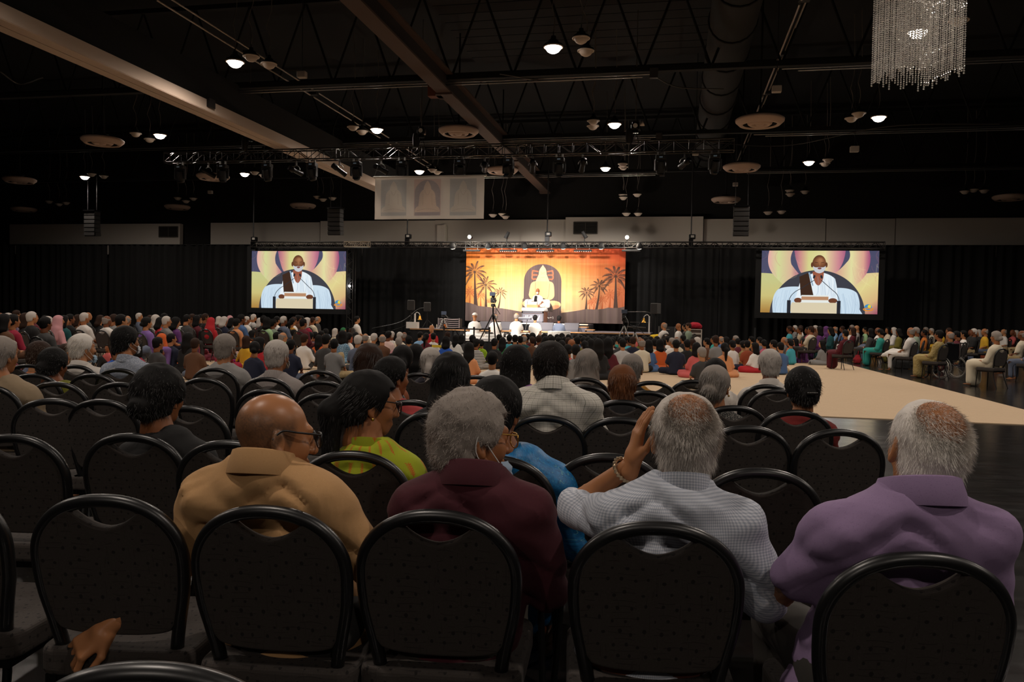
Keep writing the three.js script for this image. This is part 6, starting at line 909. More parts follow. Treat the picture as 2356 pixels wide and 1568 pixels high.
const cross = s => s > 0 ? [0.06, 0.62, -0.4] : [-0.12, 0.52, -0.42], crossF = s => s > 0 ? [-0.12, 0.42, -0.62] : [-0.13, 0.08, -0.4];
const protos = {
  m: [pm({}), pm({ lean: 0.04, look: Y(22) }), pm({ lean: -0.03, look: Y(-24) }), pm({ up: 1, lean: 0.06, sleeve: 1.6, look: Y(6) })],
  w: [pw({ skirt: 1 }), pw({ look: Y(20), hx: 0.02, skirt: 1 }), pw({ look: Y(-22), hx: -0.02 }), pw({ lean: 0.05, look: [0.1, 0.12, 0.05], skirt: 1, armL: { e: [-0.27, 0.26, 0.06], w: [-0.32, 0.05, 0.1] } })],
  M: [cm({}), cm({ lean: 0.16, look: Y(14) }), cm({ knee: cross, foot: crossF, lean: 0.12, look: Y(-12) }), cm({ lean: -0.02, look: [0.1, -0.15, 0] })],
  W: [cw({ skirt: 1 }), cw({ look: Y(16), lean: 0.14, skirt: 1 }), cw({ look: Y(-14), lean: 0.05 }), cw({ lean: 0.0, look: [-0.1, -0.2, 0], skirt: 1 })],
};
const patMats = {};
function inkMat(n) {
  if (n === 'gold floral') return patMats[n] ||= texMat(wv('#9a8650', speck(['#c9b888', '#6a5a30'], 700, 5, 16, 0.8), 5));
  if (n === 'blue floral') return patMats[n] ||= texMat(wv('#5e86a0', speck(['#c8d4d8', '#2a4a68'], 500, 6, 18, 0.8), 5));
  if (n === 'orange print') return patMats[n] ||= texMat(wv('#b8641e', speck(['#8a2a14', '#d09a30'], 600, 5, 14, 0.8), 5));
  if (n === 'striped white') return patMats[n] ||= texMat(wv('#c4c0ba', (c, w) => { c.fillStyle = '#2a2828'; for (let i = 0; i < 6; i++) c.fillRect(0, i * w / 6, w, w / 14); }, 4));
  return cloth(ink[n]);
}
const crowdMem = [];
function addPerson(pos, yaw, kind, color, hair, o = {}) {
  const set = protos[o.kid ? (hair === 'b' ? 'm' : 'w') : kind], far = pos.distanceTo(camera.position) > 24 ? 1 : 0, P = set[o.v ?? Math.floor(rnd() * set.length)][far], [hs, ht] = HS[hair] || HS.b, sc = (o.sc || 1) * (o.kid ? 0.68 : rr(0.97, 1.04));
  const g = thing('person', null, 'person', pos, yaw); g.scale.setScalar(sc);
  part('body', P.body, skinTone[o.skin ?? Math.floor(rnd() * 5)], g);
  part(kind === 'w' || kind === 'W' ? 'kurta' : 'shirt', P.shirt, inkMat(color), g);
  part(kind === 'w' || kind === 'W' ? 'skirt' : 'trousers', P.legs, inkMat(o.legs || (kind === 'w' || kind === 'W' ? color : ['charcoal', 'navy', 'black', 'khaki', 'slate blue'][Math.floor(rnd() * 5)])), g);
  if (hair !== 'x') { const h = part(hs === 'veil' ? 'headscarf' : hs === 'turban' ? 'turban' : 'hair', hairGeo[hs][far], ht ? hairMat[ht] : inkMat(color), g); h.applyMatrix4(P.M); }
  return g;
}
const STAGE_AT = V(CX, 0, -36), faceStage = p => Math.atan2(-(STAGE_AT.x - p.x), -(STAGE_AT.z - p.z));
const pending = [];
function crowd(list, where, place) {
  for (const [px, py, kind, color, hair, o = {}] of list) { const p = place(px, py, kind, o), r = V(p.x, 0, p.z).normalize(); pending.push({ px, py, kind, color, hair, o, where, p, r, d0: Math.hypot(p.x, p.z), d: Math.hypot(p.x, p.z) }); }
}
function settle() {                                          // nobody sits inside a neighbour: slide along the line of sight
  const at = q => { q.p.x = q.r.x * q.d; q.p.z = q.r.z * q.d; }, zMin = q => q.kind === 'm' || q.kind === 'w' ? -30.6 : -37.2;
  for (let it = 0; it < 140; it++) for (let i = 0; i < pending.length; i++) for (let j = i + 1; j < pending.length; j++) {
    const a = pending[i], b = pending[j], L = Math.hypot(a.p.x - b.p.x, a.p.z - b.p.z), need = (a.o.kid || b.o.kid ? 0.42 : 0.56); if (L > need) continue;
    const s = (a.d > b.d || (a.d === b.d && i % 2) ? 1 : -1) * (need - L) * 0.35; a.d = clamp(a.d + s, a.d0 - 3, a.d0 + 4); b.d = clamp(b.d - s, b.d0 - 3, b.d0 + 4);
    for (const q of [a, b]) { const m = zMin(q) / q.r.z; if (q.d > m) q.d = m; at(q); }
  }
  for (const q of pending) {
    const yaw = (q.o.yaw !== undefined ? q.o.yaw * Math.PI / 180 : faceStage(q.p) + rr(-0.22, 0.22)), g = addPerson(q.p, yaw, q.kind, q.color, q.hair, q.o);
    crowdMem.push({ g, px: q.px, py: q.py, color: q.color, where: q.where, pose: q.o.kid ? 'small child' : 'person', label: q.o.label });
    if ((q.kind === 'M' || q.kind === 'W') && !q.o.nochair) crowdChairs.push([q.p, yaw, g, q.where, q.px]);
    if (q.o.nochair) rollAt = { p: q.p, yaw }; if (/holding papers/.test(q.o.label || '')) paperAt = { p: q.p, yaw };
  }
}
let rollAt, paperAt;
const crowdChairs = [];
const onFloor = (px, py, kind, o) => { const top = (kind === 'm' ? 0.845 : 0.8) * (o.kid ? 0.68 : o.sc || 1), q = atY(px, py, top); q.y = (q.x > -18.5 && q.x < -8.25 || q.x > -5 && q.x < 5.9) && q.z < -12.8 && q.z > -31 ? 0.012 : 0; return q; };
const onChair = h => (px, py, kind, o) => { let q = atY(px, py, o.h || (px > 425 && px < 1000 ? 1.09 : h)); if (px > 1945) { const r = ray(px, py), hx = Math.max(q.x, 6.75 + (o.back || 0)); q = camera.position.clone().addScaledVector(r, hx / r.x); } if (q.z < -36.8) { const r = ray(px, py); q = camera.position.clone().addScaledVector(r, -36.8 / r.z); } q.y = 0; return q; };

// floor sitters: [pixel x, pixel y of the head top, m/w, colour, hair]
crowd([[330, 764, 'w', 'peach', 'b', { kid: 1 }], [347, 766, 'm', 'striped white', 'b'], [361, 781, 'm', 'charcoal', 'b'], [376, 774, 'w', 'orange', 'v'], [391, 771, 'm', 'navy', 'b'], [431, 768, 'w', 'black', 'l', { sc: 1.12, v: 0, label: 'person in a black dotted dress on the left carpet' }], [448, 780, 'm', 'brown', 'd', { v: 0, label: 'person in a brown jacket kneeling behind the black dotted dress' }], [465, 764, 'w', 'rose', 'o'], [486, 763, 'w', 'blue floral', 'n'], [366, 806, 'm', 'rust', 'b', { kid: 1, label: 'child in rust brown near the mottled grey-blue shirt' }], [548, 761, 'm', 'pale pink', 'b', { v: 0 }], [569, 774, 'w', 'yellow', 'O'], [579, 763, 'w', 'dark teal', 'o'], [582, 792, 'w', 'navy', 'n', { label: 'person in navy with a red neckline before the red kurta' }], [599, 784, 'w', 'red', 'o'], [512, 775, 'w', 'crimson', 'p'], [527, 768, 'w', 'magenta', 'l'], [410, 764, 'w', 'purple', 'p'], [246, 795, 'm', 'coral', 'b', { kid: 1, yaw: 170, label: 'small child in a pink plaid shirt looking back at the camera' }], [102, 776, 'm', 'khaki', 'g'], [30, 792, 'm', 'maroon', 'g'], [152, 800, 'w', 'brown', 'd'], [270, 790, 'm', 'blue', 'b'], [318, 790, 'w', 'crimson', 'o']], 'the left carpet', onFloor);
crowd([[616, 759, 'm', 'sage', 'b'], [635, 769, 'm', 'charcoal', 'b'], [648, 770, 'm', 'pale pink', 'r'], [606, 766, 'w', 'rose', 'p'], [673, 761, 'm', 'pale yellow', 'b'], [690, 762, 'm', 'white', 'b'], [703, 759, 'm', 'charcoal', 'b'], [668, 784, 'm', 'navy', 'b', { v: 0, label: 'person in a navy T-shirt sitting alone at the front of the left carpet' }], [696, 770, 'w', 'mustard', 'l', { v: 0, label: 'person in a mustard kurta on the left carpet' }], [703, 773, 'm', 'white', 'd'], [713, 770, 'w', 'coral', 'p'], [733, 772, 'w', 'orange', 'l'], [752, 774, 'm', 'charcoal', 'b', { v: 3, sc: 1.06, label: 'person in a charcoal jacket seen from behind on the left carpet' }], [770, 782, 'm', 'grey', 'b', { v: 1 }], [790, 766, 'w', 'blue floral', 'l', { sc: 1.08, label: 'person in a blue zigzag-patterned skirt near the aisle' }], [823, 777, 'm', 'slate blue', 's', { v: 0, label: 'person in a slate blue shirt at the edge of the aisle' }], [748, 760, 'w', 'black', 'l'], [773, 759, 'w', 'cream', 'h'], [789, 756, 'w', 'green', 'v'], [808, 758, 'w', 'rust', 'O'], [842, 769, 'm', 'grey', 'r'], [860, 770, 'm', 'black', 's'], [880, 773, 'm', 'brown', 'r'], [740, 766, 'w', 'maroon', 'b'], [780, 770, 'w', 'red', 'n'], [800, 770, 'w', 'white', 'p'], [816, 768, 'w', 'black', 'p'], [724, 764, 'm', 'denim', 'b'], [893, 767, 'm', 'pale pink', 'b', { v: 0 }], [918, 776, 'm', 'pink', 'g', { v: 1, label: 'person in a pink polo leaning over at the yellow tape' }], [903, 764, 'm', 'white', 's'], [919, 766, 'm', 'cream', 's'], [932, 765, 'm', 'black', 'r'], [938, 777, 'w', 'black', 'b'], [966, 765, 'm', 'sky blue', 'b', { v: 2 }], [980, 769, 'w', 'maroon', 'p'], [995, 769, 'w', 'white', 'b'], [1030, 765, 'm', 'striped white', 'd', { v: 1 }], [1026, 778, 'w', 'blue', 'o', { v: 0 }], [1050, 770, 'w', 'white', 'l', { v: 2 }], [1063, 770, 'w', 'charcoal', 'o']], 'the left crowd', onFloor);
crowd([[926, 808, 'w', 'red', 'p', { v: 0, sc: 1.25, label: 'person in a red blouse beside the rust orange top' }], [905, 815, 'm', 'white', 'b', { kid: 1, yaw: -60, label: 'child in white beside the red blouse' }], [960, 800, 'w', 'black', 'l', { sc: 1.15 }], [1098, 781, 'w', 'striped white', 'n'], [1108, 795, 'w', 'lime', 'n', { v: 0, kid: 1, sc: 1.25, label: 'child in bright lime green in the middle of the crowd' }], [1133, 811, 'm', 'white', 'b', { v: 0, label: 'person in a white shirt sitting next to the lime green child' }], [1168, 826, 'm', 'blue', 'b', { kid: 1, v: 2, label: 'child in blue leaning on the white-shirted neighbour' }], [1140, 781, 'w', 'black', 'b'], [1156, 778, 'w', 'green', 'l', { v: 0 }], [1172, 771, 'm', 'turquoise', 'b'], [1076, 795, 'w', 'peach', 'l'], [1085, 775, 'w', 'black', 'n'], [1150, 770, 'w', 'charcoal', 'b'], [1186, 773, 'm', 'grey', 'b']], 'the middle aisle', onFloor);
crowd([[1295, 789, 'w', 'black', 'o'], [1305, 795, 'w', 'coral', 'n'], [1314, 786, 'm', 'white', 'x'], [1325, 797, 'm', 'grey', 'b', { v: 0 }], [1344, 786, 'w', 'black', 'p'], [1360, 785, 'w', 'charcoal', 'l'], [1378, 786, 'w', 'black', 'l', { sc: 1.1 }], [1396, 784, 'w', 'maroon', 'l', { sc: 1.12 }], [1406, 780, 'w', 'pale pink', 'n'], [1419, 774, 'm', 'teal', 'b'], [1433, 782, 'm', 'pale grey', 'b', { v: 0, sc: 1.04, label: 'person in a pale grey shirt on a low folding seat' }], [1449, 775, 'm', 'turquoise', 'b'], [1477, 784, 'm', 'cream', 'r', { v: 0, label: 'person in a cream kurta at the front of the right carpet' }], [1482, 774, 'm', 'black', 'b'], [1491, 788, 'w', 'denim', 'o'], [1507, 784, 'w', 'cream', 'n', { v: 0 }], [1519, 786, 'w', 'orange', 'o', { v: 0, label: 'person in a plain orange kurta on the front edge of the crowd' }], [1556, 786, 'm', 'navy', 'b', { v: 0, sc: 1.02, label: 'person in a navy T-shirt cross-legged on the right carpet' }], [1545, 780, 'm', 'white', 'g'], [1560, 779, 'm', 'cream', 'r'], [1525, 780, 'w', 'charcoal', 'b'], [1580, 785, 'm', 'black', 'b', { v: 3 }], [1592, 785, 'w', 'olive', 'd'], [1604, 781, 'w', 'grey', 'h'], [1603, 795, 'w', 'coral', 'o', { v: 0, label: 'person in a salmon pink kurta on the right carpet' }], [1616, 802, 'm', 'charcoal', 'g'], [1650, 777, 'm', 'grey', 'd', { v: 2, sc: 1.08 }], [1660, 775, 'm', 'denim', 'r'], [1672, 779, 'w', 'black', 'o'], [1668, 795, 'w', 'peach', 'p', { v: 0, label: 'person in a peach kurta on the right carpet' }], [1686, 787, 'w', 'white', 'n'], [1700, 780, 'w', 'maroon', 'b'], [1712, 787, 'w', 'gold floral', 'n'], [1722, 785, 'm', 'rust', 'b', { v: 2 }], [1737, 791, 'w', 'white', 'o', { legs: 'red' }], [1760, 783, 'w', 'rose', 'n'], [1777, 787, 'm', 'black', 'b'], [1797, 790, 'm', 'denim', 'b', { v: 0 }], [1815, 782, 'w', 'orange', 'o'], [1821, 784, 'w', 'turquoise', 'n'], [1831, 780, 'w', 'maroon', 'l'], [1868, 768, 'w', 'gold floral', 'l', { v: 0, sc: 1.12, label: 'person in a gold floral dress on the carpet edge' }], [1892, 785, 'w', 'grey', 'l'], [1909, 793, 'w', 'coral', 'n', { kid: 1, sc: 1.2 }], [1803, 776, 'm', 'grey', 'r'], [1848, 782, 'w', 'purple', 'o'], [1745, 778, 'm', 'slate blue', 'b'], [1730, 776, 'w', 'mustard', 'n'], [1690, 776, 'm', 'white', 'g'], [1640, 776, 'w', 'teal', 'n'], [1625, 780, 'm', 'brown', 'b'], [1570, 775, 'w', 'black', 'n'], [1535, 775, 'm', 'white', 'b'], [1510, 776, 'm', 'black', 'b'], [1495, 775, 'w', 'navy', 'o']], 'the right carpet', onFloor);
// chairs at the left, facing the stage
crowd([[8, 733, 'M', 'tan', 'r'], [31, 732, 'W', 'charcoal', 'h'], [50, 730, 'M', 'lavender', 'd'], [42, 741, 'W', 'crimson', 'b'], [65, 737, 'W', 'black', 'O'], [83, 738, 'M', 'black', 's'], [87, 731, 'M', 'maroon', 'x'], [105, 733, 'W', 'red', 'b'], [123, 736, 'W', 'sage', 'h'], [140, 737, 'W', 'pink', 'v'], [152, 736, 'W', 'dark teal', 'o'], [170, 735, 'M', 'black', 'b'], [185, 734, 'W', 'brown', 'O'], [203, 737, 'M', 'white', 's', { v: 2, legs: 'white', label: 'person all in white with crossed legs in the left chair block' }], [210, 731, 'M', 'charcoal', 'x'], [232, 733, 'W', 'black', 'O'], [254, 738, 'M', 'white', 'r', { legs: 'charcoal' }], [262, 737, 'M', 'grey', 'd'], [303, 737, 'M', 'khaki', 'r'], [328, 732, 'M', 'slate blue', 's'], [352, 733, 'W', 'charcoal', 'O'], [365, 737, 'W', 'white', 'h'], [370, 738, 'W', 'red', 'o', { v: 3 }], [378, 736, 'M', 'denim', 'b'], [392, 741, 'M', 'grey', 's'], [406, 740, 'W', 'purple', 'o', { v: 3 }], [450, 738, 'M', 'brown', 'd'], [460, 741, 'W', 'maroon', 'o'], [468, 738, 'M', 'black', 'b'], [480, 740, 'M', 'black', 'd'], [489, 750, 'W', 'red', 'v', { h: 1.0 }], [509, 736, 'W', 'maroon', 'h'], [517, 741, 'W', 'navy', 'h'], [530, 736, 'W', 'pink', 'v'], [534, 741, 'W', 'charcoal', 'o'], [550, 745, 'W', 'peach', 'b'], [563, 744, 'M', 'denim', 'b'], [574, 740, 'M', 'white', 's'], [584, 737, 'M', 'white', 'b'], [592, 738, 'M', 'pale grey', 's'], [603, 740, 'W', 'crimson', 'h'], [622, 745, 'W', 'mint', 'o'], [632, 745, 'W', 'sage', 'n'], [646, 742, 'M', 'white', 'b'], [659, 745, 'M', 'slate blue', 's'], [677, 749, 'W', 'mustard', 'p', { h: 1.0 }], [693, 748, 'M', 'charcoal', 'b', { h: 1.0 }], [701, 747, 'W', 'maroon', 'b'], [710, 745, 'W', 'crimson', 'h'], [724, 741, 'M', 'cream', 'd', { v: 0 }], [732, 739, 'M', 'charcoal', 'r'], [676, 742, 'M', 'white', 'd'], [685, 741, 'M', 'tan', 'b'], [692, 742, 'M', 'brown', 'b'], [613, 744, 'M', 'black', 'b'], [16, 742, 'W', 'brown', 'o'], [115, 745, 'M', 'charcoal', 'b'], [290, 745, 'M', 'black', 'b'], [342, 742, 'W', 'violet', 'n'], [430, 742, 'M', 'charcoal', 'b']], 'the left chair block', onChair(1.14));
// chairs at the right
crowd([[1816, 757, 'M', 'turquoise', 'd'], [1824, 754, 'M', 'grey', 's'], [1833, 757, 'W', 'beige', 'd'], [1842, 755, 'M', 'white', 'd'], [1851, 758, 'W', 'rose', 'b'], [1858, 759, 'M', 'cream', 'd'], [1870, 756, 'M', 'brown', 's', { legs: 'khaki' }], [1882, 759, 'W', 'purple', 'o'], [1895, 758, 'W', 'purple', 'v'], [1910, 759, 'W', 'dark teal', 'o'], [1921, 757, 'M', 'sky blue', 'r'], [1932, 756, 'M', 'denim', 'd'], [1940, 763, 'W', 'maroon', 'b'], [1953, 760, 'W', 'white', 'b'], [1959, 766, 'W', 'maroon', 'O', { label: 'person in a long maroon sari at the front of the right chair block' }], [1971, 758, 'M', 'striped white', 'x'], [1990, 757, 'M', 'mint', 'b', { legs: 'black', label: 'person in a long mint green shirt in the right chair block' }], [2013, 761, 'M', 'white', 'r'], [2036, 758, 'W', 'cream', 'l', { legs: 'mustard', label: 'person in cream with a yellow scarf, right chair block' }], [2053, 760, 'W', 'white', 'h'], [2067, 762, 'W', 'olive', 'o'], [2087, 767, 'M', 'white', 'r', { v: 2, legs: 'white', label: 'person all in white with crossed legs in the right chair block' }], [2105, 757, 'M', 'grey', 'r'], [2107, 765, 'M', 'sage', 'g'], [2123, 763, 'W', 'orange print', 'b', { legs: 'mustard', v: 2, label: 'person in an orange printed kurta and mustard trousers' }], [2143, 761, 'M', 'cream', 's'], [2153, 770, 'W', 'gold floral', 'b'], [2179, 768, 'M', 'charcoal', 'r', { nochair: 1, h: 1.19, v: 0, label: 'person in a charcoal jacket sitting in the wheelchair' }], [2183, 764, 'M', 'brown', 'd'], [2209, 778, 'W', 'white', 'n', { h: 1.0 }], [2234, 766, 'M', 'black', 's', { v: 0, label: 'person in a black T-shirt holding papers beside the wheelchair' }], [2226, 762, 'M', 'charcoal', 'r'], [2247, 761, 'W', 'charcoal', 'h'], [2265, 766, 'M', 'yellow', 'r'], [2283, 776, 'W', 'cream', 'N', { v: 0, label: 'person in a cream embroidered sari nearest the bare carpet' }], [2309, 765, 'M', 'white', 'r'], [2322, 764, 'M', 'coral', 'x'], [2331, 762, 'W', 'black', 'h'], [2343, 772, 'M', 'cream', 'r', { v: 0, legs: 'khaki', label: 'person in a cream shirt and pale blue mask at the right edge' }], [2372, 775, 'W', 'slate blue', 'o'], [2352, 766, 'M', 'tan', 'x'], [2000, 764, 'W', 'charcoal', 'o'], [2025, 766, 'W', 'teal', 'n'], [2130, 757, 'M', 'charcoal', 'g'], [2160, 762, 'W', 'yellow', 'o'], [2200, 768, 'W', 'maroon', 'b'], [2290, 764, 'W', 'rust', 'd'], [1960, 756, 'M', 'grey', 'g']], 'the right chair block', onChair(1.16));
// the packed rows just before the stage, heads only
{
  const list = []; let k = 0;
  for (const [y0, x0, x1, step] of [[771, 1200, 1402, 13.5], [777, 1196, 1500, 14.5]]) for (let x = x0; x < x1; x += step) { const px = x + rr(-3, 3); list.push([px, y0 + rr(-1.5, 1.5) + (px - 1200) * 0.006, rnd() < 0.4 ? 'm' : 'w', ['black', 'charcoal', 'maroon', 'navy', 'olive', 'grey', 'dark teal', 'brown', 'white', 'denim'][k++ % 10], ['b', 'o', 'n', 'b', 'p', 'd', 'l', 'b', 'o', 'r'][Math.floor(rnd() * 10)]]); }
  crowd(list, 'the packed rows before the stage', onFloor);
}
settle();
// people on and beside the stage
function stagePerson(px, z, y, kind, color, hair, yaw, label, o = {}) { const g = addPerson(V(xAt(px, z), y, z), yaw, kind, color, hair, o); tag(g, label, 'person'); return g; }
stagePerson(1092, -32.3, YP + 0.12, 'm', 'white', 't', 0.1, 'musician in white with a white turban, leftmost before the stage', { legs: 'white', v: 0, sc: 1.1 });
stagePerson(1140, -32.3, YP + 0.12, 'm', 'white', 'r', 0.0, 'musician in white behind the tall camera tripod', { legs: 'white', v: 0, sc: 1.1 });
stagePerson(1188, -32.3, YP + 0.12, 'm', 'white', 'r', -0.1, 'musician in white, third from the left before the stage', { legs: 'white', v: 0, sc: 1.12 });
stagePerson(1231, -32.3, YP + 0.12, 'm', 'white', 'b', 0.0, 'musician in white below the speaker desk', { legs: 'white', v: 0, sc: 1.05 });
stagePerson(1286, -32.9, YP + 0.12, 'm', 'slate blue', 'b', 0, 'musician in a dark vest behind the low white table', { legs: 'white', v: 0, sc: 1.05 });
{ const g = stagePerson(1236, -36.35, YDK + 0.17, 'm', 'white', 'x', Math.PI, 'speaker in white robe with a black shawl seated above the lettered desk', { legs: 'white', v: 0, skin: 1 }); const s = part('shawl', rbox(0.13, 0.34, 0.26, 0.05, 0.12, 0.36, -0.02), cloth('#141213'), g); s.rotation.z = 0.12; part('beard', new THREE.SphereGeometry(0.05, 10, 8).scale(1, 1, 0.7).translate(0, 0.66, -0.13), hairMat.white, g); }
stagePerson(994, -30.6, 0, 'm', 'red', 'x', Math.PI - 0.2, 'person in red before the left end of the stage facing the hall', { v: 0, sc: 1.22 });
stagePerson(827, -28.0, 0, 'M', 'white', 'b', -0.9, 'brightly lit person in white at the dark left side of the stage', { legs: 'white', v: 0 });
stagePerson(1521, -30.0, 0, 'M', 'white', 'r', 0.9, 'reclining person in white with a yellow cloth right of the stage', { legs: 'white', v: 1 });
stagePerson(1561, -31.2, 0, 'M', 'white', 'x', 1.2, 'person in a white shirt bent over a desk right of the stage', { v: 3 });
stagePerson(1571, -32.2, 0, 'M', 'charcoal', 'b', 1.3, 'person in dark clothes behind the desk right of the stage', { v: 0 });
stagePerson(1584, -31.2, 0, 'M', 'sage', 'd', 1.2, 'person in pale green next to the stacked crates', { v: 3 });
stagePerson(1464, -31.0, 0, 'm', 'coral', 'd', Math.PI, 'person crouching behind the tripod at the right of the stage', { v: 0 });
for (const [px, z, yaw] of [[827, -28.0, -0.9], [1521, -30.0, 0.9], [1561, -31.2, 1.2], [1571, -32.2, 1.3], [1584, -31.2, 1.2]]) crowdChairs.push([V(xAt(px, z), 0, z), yaw, null, 'the side of the stage', px]);

// chairs under the seated crowd
// labels: clothing first, then the neighbours
{
  const used = new Map(); const say = n => n + (n === 'person' ? '' : '');
  for (const m of crowdMem) {
    if (m.where === 'the packed rows before the stage') { tag(m.g, 'listener in muted clothes in the packed rows just before the stage', 'person', 'listeners packed before the stage'); continue; }
    const near = crowdMem.filter(q => q !== m && Math.abs(q.py - m.py) < 26 && q.color !== m.color).sort((a, b) => Math.abs(a.px - m.px) - Math.abs(b.px - m.px)), Ln = near.find(q => q.px < m.px), Rn = near.find(q => q.px > m.px);
    const place = { 'the left carpet': 'on the left carpet', 'the left crowd': 'in the left crowd', 'the middle aisle': 'by the middle aisle', 'the right carpet': 'on the right carpet', 'the left chair block': 'in the left chair block', 'the right chair block': 'in the right chair block' }[m.where];
    const alone = crowdMem.filter(q => q.color === m.color && q.where === m.where && !q.label).length === 1, far = near.slice(2, 5);
    const rel = m.label ? '' : [alone ? '' : null, Ln && `right of ${Ln.color}`, Rn && `left of ${Rn.color}`, Ln && Rn && `between ${Ln.color} and ${Rn.color}`, ...far.map(q => Ln && `right of ${Ln.color}, near ${q.color}`), ...far.map(q => Rn && `left of ${Rn.color}, near ${q.color}`)].filter(r => r !== null && r !== undefined).find(r => !used.has(m.color + m.where + r)) ?? 'in the thick of it';
    used.set(m.color + m.where + rel, 1);
    const text = m.label || `${m.pose} in ${m.color} ${place}${rel ? ', seated ' + rel : ''}`;
    m.g.userData.chairLabel = (m.label ? 'black chair of the ' + m.label.split(' ').slice(0, 12).join(' ').replace(/ (in|of|the|a|with|and|at|on)$/, '') : `black chair of the listener in ${m.color}, ${m.where.replace('the ', '')}${rel ? ', ' + rel : ''}`);
    tag(m.g, text, 'person', 'listeners in ' + m.where);
  }
}
for (const [i, [p, yaw, g, where]] of crowdChairs.entries()) {
  const label = g ? g.userData.chairLabel : 'black chair of the ' + ['lit sitter left of the stage', 'reclining sitter in white', 'sitter bent over the desk', 'dark-clothed sitter by the desk', 'sitter in pale green by the crates'][i - crowdChairs.length + 5];
  if (g) delete g.userData.chairLabel; addChair(p, yaw, false, label, 'occupied chairs in ' + where);
}
for (const m of crowdMem) delete m.g.userData.chairLabel;
/* ================= wheelchair, bags, chandelier ================= */
{
  const p = rollAt.p, t = thing('wheelchair', 'wheelchair with big pale-rimmed wheel standing at the carpet edge', 'wheelchair', V(p.x, 0, p.z), rollAt.yaw), m = mat(0x1a1a1b, 0.4, 0.5), R = 0.3;
  for (const s of [-1, 1]) {
    const w = new THREE.Group(); w.name = 'wheel'; t.add(w); w.position.set(s * 0.3, R, 0.08);
    part('tyre', new THREE.TorusGeometry(R - 0.015, 0.015, 8, 48).rotateY(Math.PI / 2), mat(0x6a6762, 0.7), w); part('push_rim', new THREE.TorusGeometry(R - 0.05, 0.009, 8, 48).rotateY(Math.PI / 2).translate(s * 0.03, 0, 0), mat(0xcfc8be, 0.3, 0.7), w);
    part('hub', new THREE.CylinderGeometry(0.03, 0.03, 0.06, 12).rotateZ(Math.PI / 2), mat(0xb5afa6, 0.3, 0.8), w);
    for (let k = 0; k < 12; k++) { const a = k / 12 * 6.283; part('spoke', bar(V(0, 0, 0), V(0, Math.cos(a) * (R - 0.03), Math.sin(a) * (R - 0.03)), 0.003, 4), steel, w); }
    const c = new THREE.Group(); c.name = 'caster'; t.add(c); c.position.set(s * 0.24, 0.09, -0.42); part('caster_tyre', new THREE.TorusGeometry(0.075, 0.016, 8, 24).rotateY(Math.PI / 2), mat(0x2a2928, 0.7), c); part('fork', bar(V(0, 0, 0), V(0, 0.18, 0.02), 0.012, 6), steel, c);
    part('side_frame', tube([[s * 0.26, 0.95, 0.2], [s * 0.26, 0.5, 0.16], [s * 0.26, 0.48, -0.3], [s * 0.22, 0.12, -0.5]], 0.013, 24, 6), steel, t); part('arm_rest', rbox(0.06, 0.04, 0.3, 0.015, s * 0.27, 0.7, -0.05), m, t);
    part('foot_rest', [box(0.14, 0.015, 0.16, s * 0.14, 0.12, -0.56), bar(V(s * 0.22, 0.3, -0.42), V(s * 0.14, 0.12, -0.56), 0.011, 6)], steel, t); part('push_handle', bar(V(s * 0.26, 0.95, 0.2), V(s * 0.26, 0.95, 0.33), 0.016, 8), m, t);
  }
  part('seat_sling', rbox(0.46, 0.03, 0.42, 0.012, 0, 0.47, -0.05), m, t); part('back_sling', rbox(0.46, 0.44, 0.03, 0.012, 0, 0.72, 0.19), m, t);
}
function bag(px, py, color, label, s = 1, name = 'hand_bag') {
  const p = atY(px, py, 0), t = thing(name, label, 'bag', p, rnd() * 3); const P = [{ keys: [[0.02, 0, 0, 0.2 * s, 0.1 * s], [0.14 * s, 0, 0, 0.21 * s, 0.12 * s], [0.28 * s, 0.01, 0, 0.14 * s, 0.06 * s]], sq: 1 }], f = field(P, 0.04);
  part('body', solid((x, y, z) => Math.max(f(x, y, z) + 0.012 * noise(x * 14, y * 14, z * 14), -y), bounds(P), 0.02), cloth(color), t); part('handle', tube([[-0.08 * s, 0.26 * s, 0], [-0.06 * s, 0.4 * s, 0.02], [0.06 * s, 0.4 * s, 0.02], [0.08 * s, 0.26 * s, 0]], 0.012, 16, 6), cloth(color), t);
}
bag(1972, 836, '#8e1420', 'red and white handbag on the floor below the mint shirt', 1.1); bag(2078, 848, '#121212', 'black backpack on the floor behind the white trousers', 1.6, 'backpack'); bag(1708, 838, '#16161a', 'black shoulder bag on the carpet beside the rust shirt', 1.2); bag(1660, 810, '#3a3838', 'dark grey bag behind the grey jacket'); bag(440, 850, '#b01020', 'round red bag on the left carpet by the dotted dress', 0.9); bag(712, 842, '#14151a', 'black bag in front of the navy T-shirt on the left carpet', 1.0); bag(1095, 848, '#b02a22', 'red dotted bag beside the lime green child', 1.0); bag(477, 812, '#a81a1e', 'red bag with yellow trim behind the grey T-shirt', 1.2); bag(38, 826, '#6a2418', 'reddish brown rolled bag at the left edge of the carpet', 1.0);
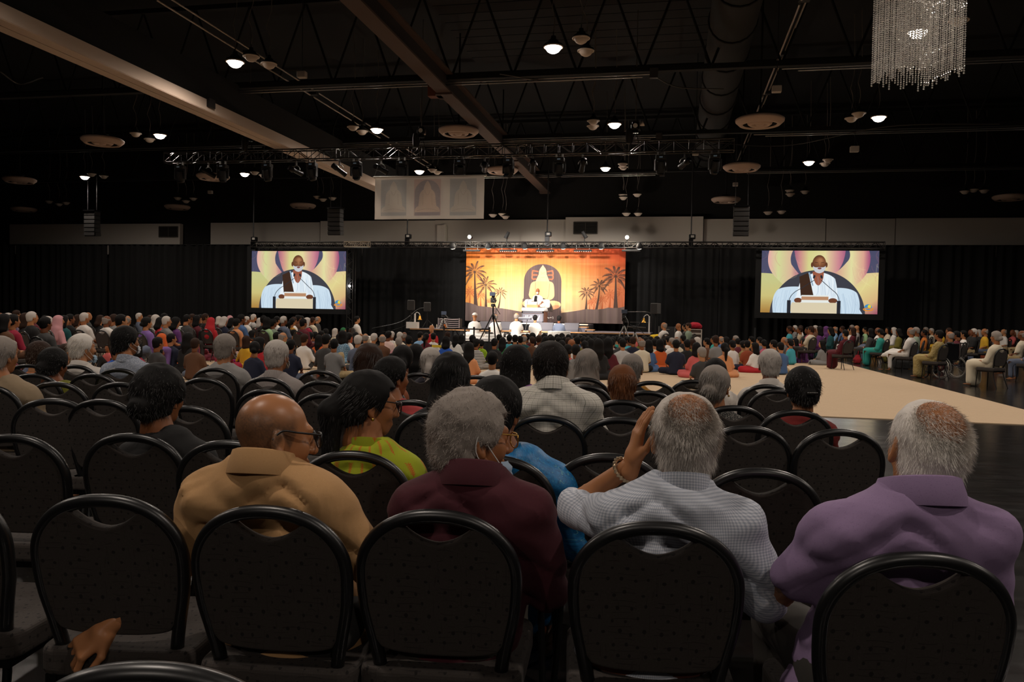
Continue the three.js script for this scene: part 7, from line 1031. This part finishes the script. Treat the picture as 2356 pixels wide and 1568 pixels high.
// yellow cloth on the lap of the reclining person, papers
{ const p = atZ(1507, 774, -30.3), t = thing('yellow_cloth', 'bright yellow folded cloth on the lap of the reclining person', 'cloth', p); const P = [{ c: [0, 0, 0], e: [0.2, 0.08, 0.18] }, { c: [0.1, 0.03, 0.05], e: [0.12, 0.07, 0.1] }], f = field(P); part('fold', solid((x, y, z) => f(x, y, z) + 0.015 * noise(x * 15, y * 15, z * 15), bounds(P), 0.02), cloth('#d8b41c'), t); }
{ const p = V(0, 0.605, -0.27).applyAxisAngle(V(0, 1, 0), paperAt.yaw).add(paperAt.p), t = thing('paper_sheets', 'white paper sheets on the lap of the black T-shirt', 'paper', p, paperAt.yaw); for (let k = 0; k < 3; k++) part('sheet', box(0.3, 0.003, 0.21, k * 0.01, 0.004 * k, k * 0.012, k * 0.1), whiteCloth, t); }

// bead chandelier
{
  const d = 9.6, c = atD(2111, 100, d), bot = atD(2111, 192, d).y, half = 0.355, top = bot + 1.55;
  const t = thing('bead_chandelier', 'square chandelier of hanging crystal bead strings at the upper right', 'chandelier', V(c.x, bot, c.z), 0.35);
  const bead = new THREE.MeshPhysicalMaterial({ color: 0xfaf6f0, roughness: 0.2, metalness: 0.1, clearcoat: 1 }), gs = [0, 1, 2].map(k => { const l = []; const n = 56 - k * 2; for (let i = 0; i < n; i++) l.push(new THREE.OctahedronGeometry(0.0135, 0).rotateY(i * 1.1).rotateX(i * 0.7).translate(0, 1.5 - i * 0.0265, 0)); return merge(l); });
  part('top_plate', box(half * 2 + 0.06, 0.06, half * 2 + 0.06, 0, 1.55, 0), mat(0x8a857f, 0.25, 0.9), t);
  const at = (x, z, k, long) => { const o = part('bead_string', gs[k], bead, t); o.position.set(x, rr(-0.015, 0.015) + (long || 0), z); };
  const n = 19; for (let i = 0; i < n; i++) { const u = lerp(-half, half, i / (n - 1)), k = Math.floor(rnd() * 3); at(u, half, k); at(u, -half, k); if (i && i < n - 1) { at(half, u, k); at(-half, u, k); } }
  for (let i = 0; i < 9; i++) for (let j = 0; j < 9; j++) if ((i * 3 + j * 5) % 4 === 0) at(lerp(-0.26, 0.26, i / 8), lerp(-0.26, 0.26, j / 8), 2, 0.03);
  at(-0.05, 0.3, 0, -0.14);
  part('suspension', bar(V(0, 1.55, 0), V(0, 11.0 - bot, 0), 0.012, 6), steel, t);
}
/* ---------- shadows on, hand over ---------- */
scene.traverse(o => { if (o.isMesh) { o.castShadow = true; o.receiveShadow = true; } if (o.isLight && o.shadow && !o.isRectAreaLight) o.castShadow = true; });
renderer.render(scene, camera);
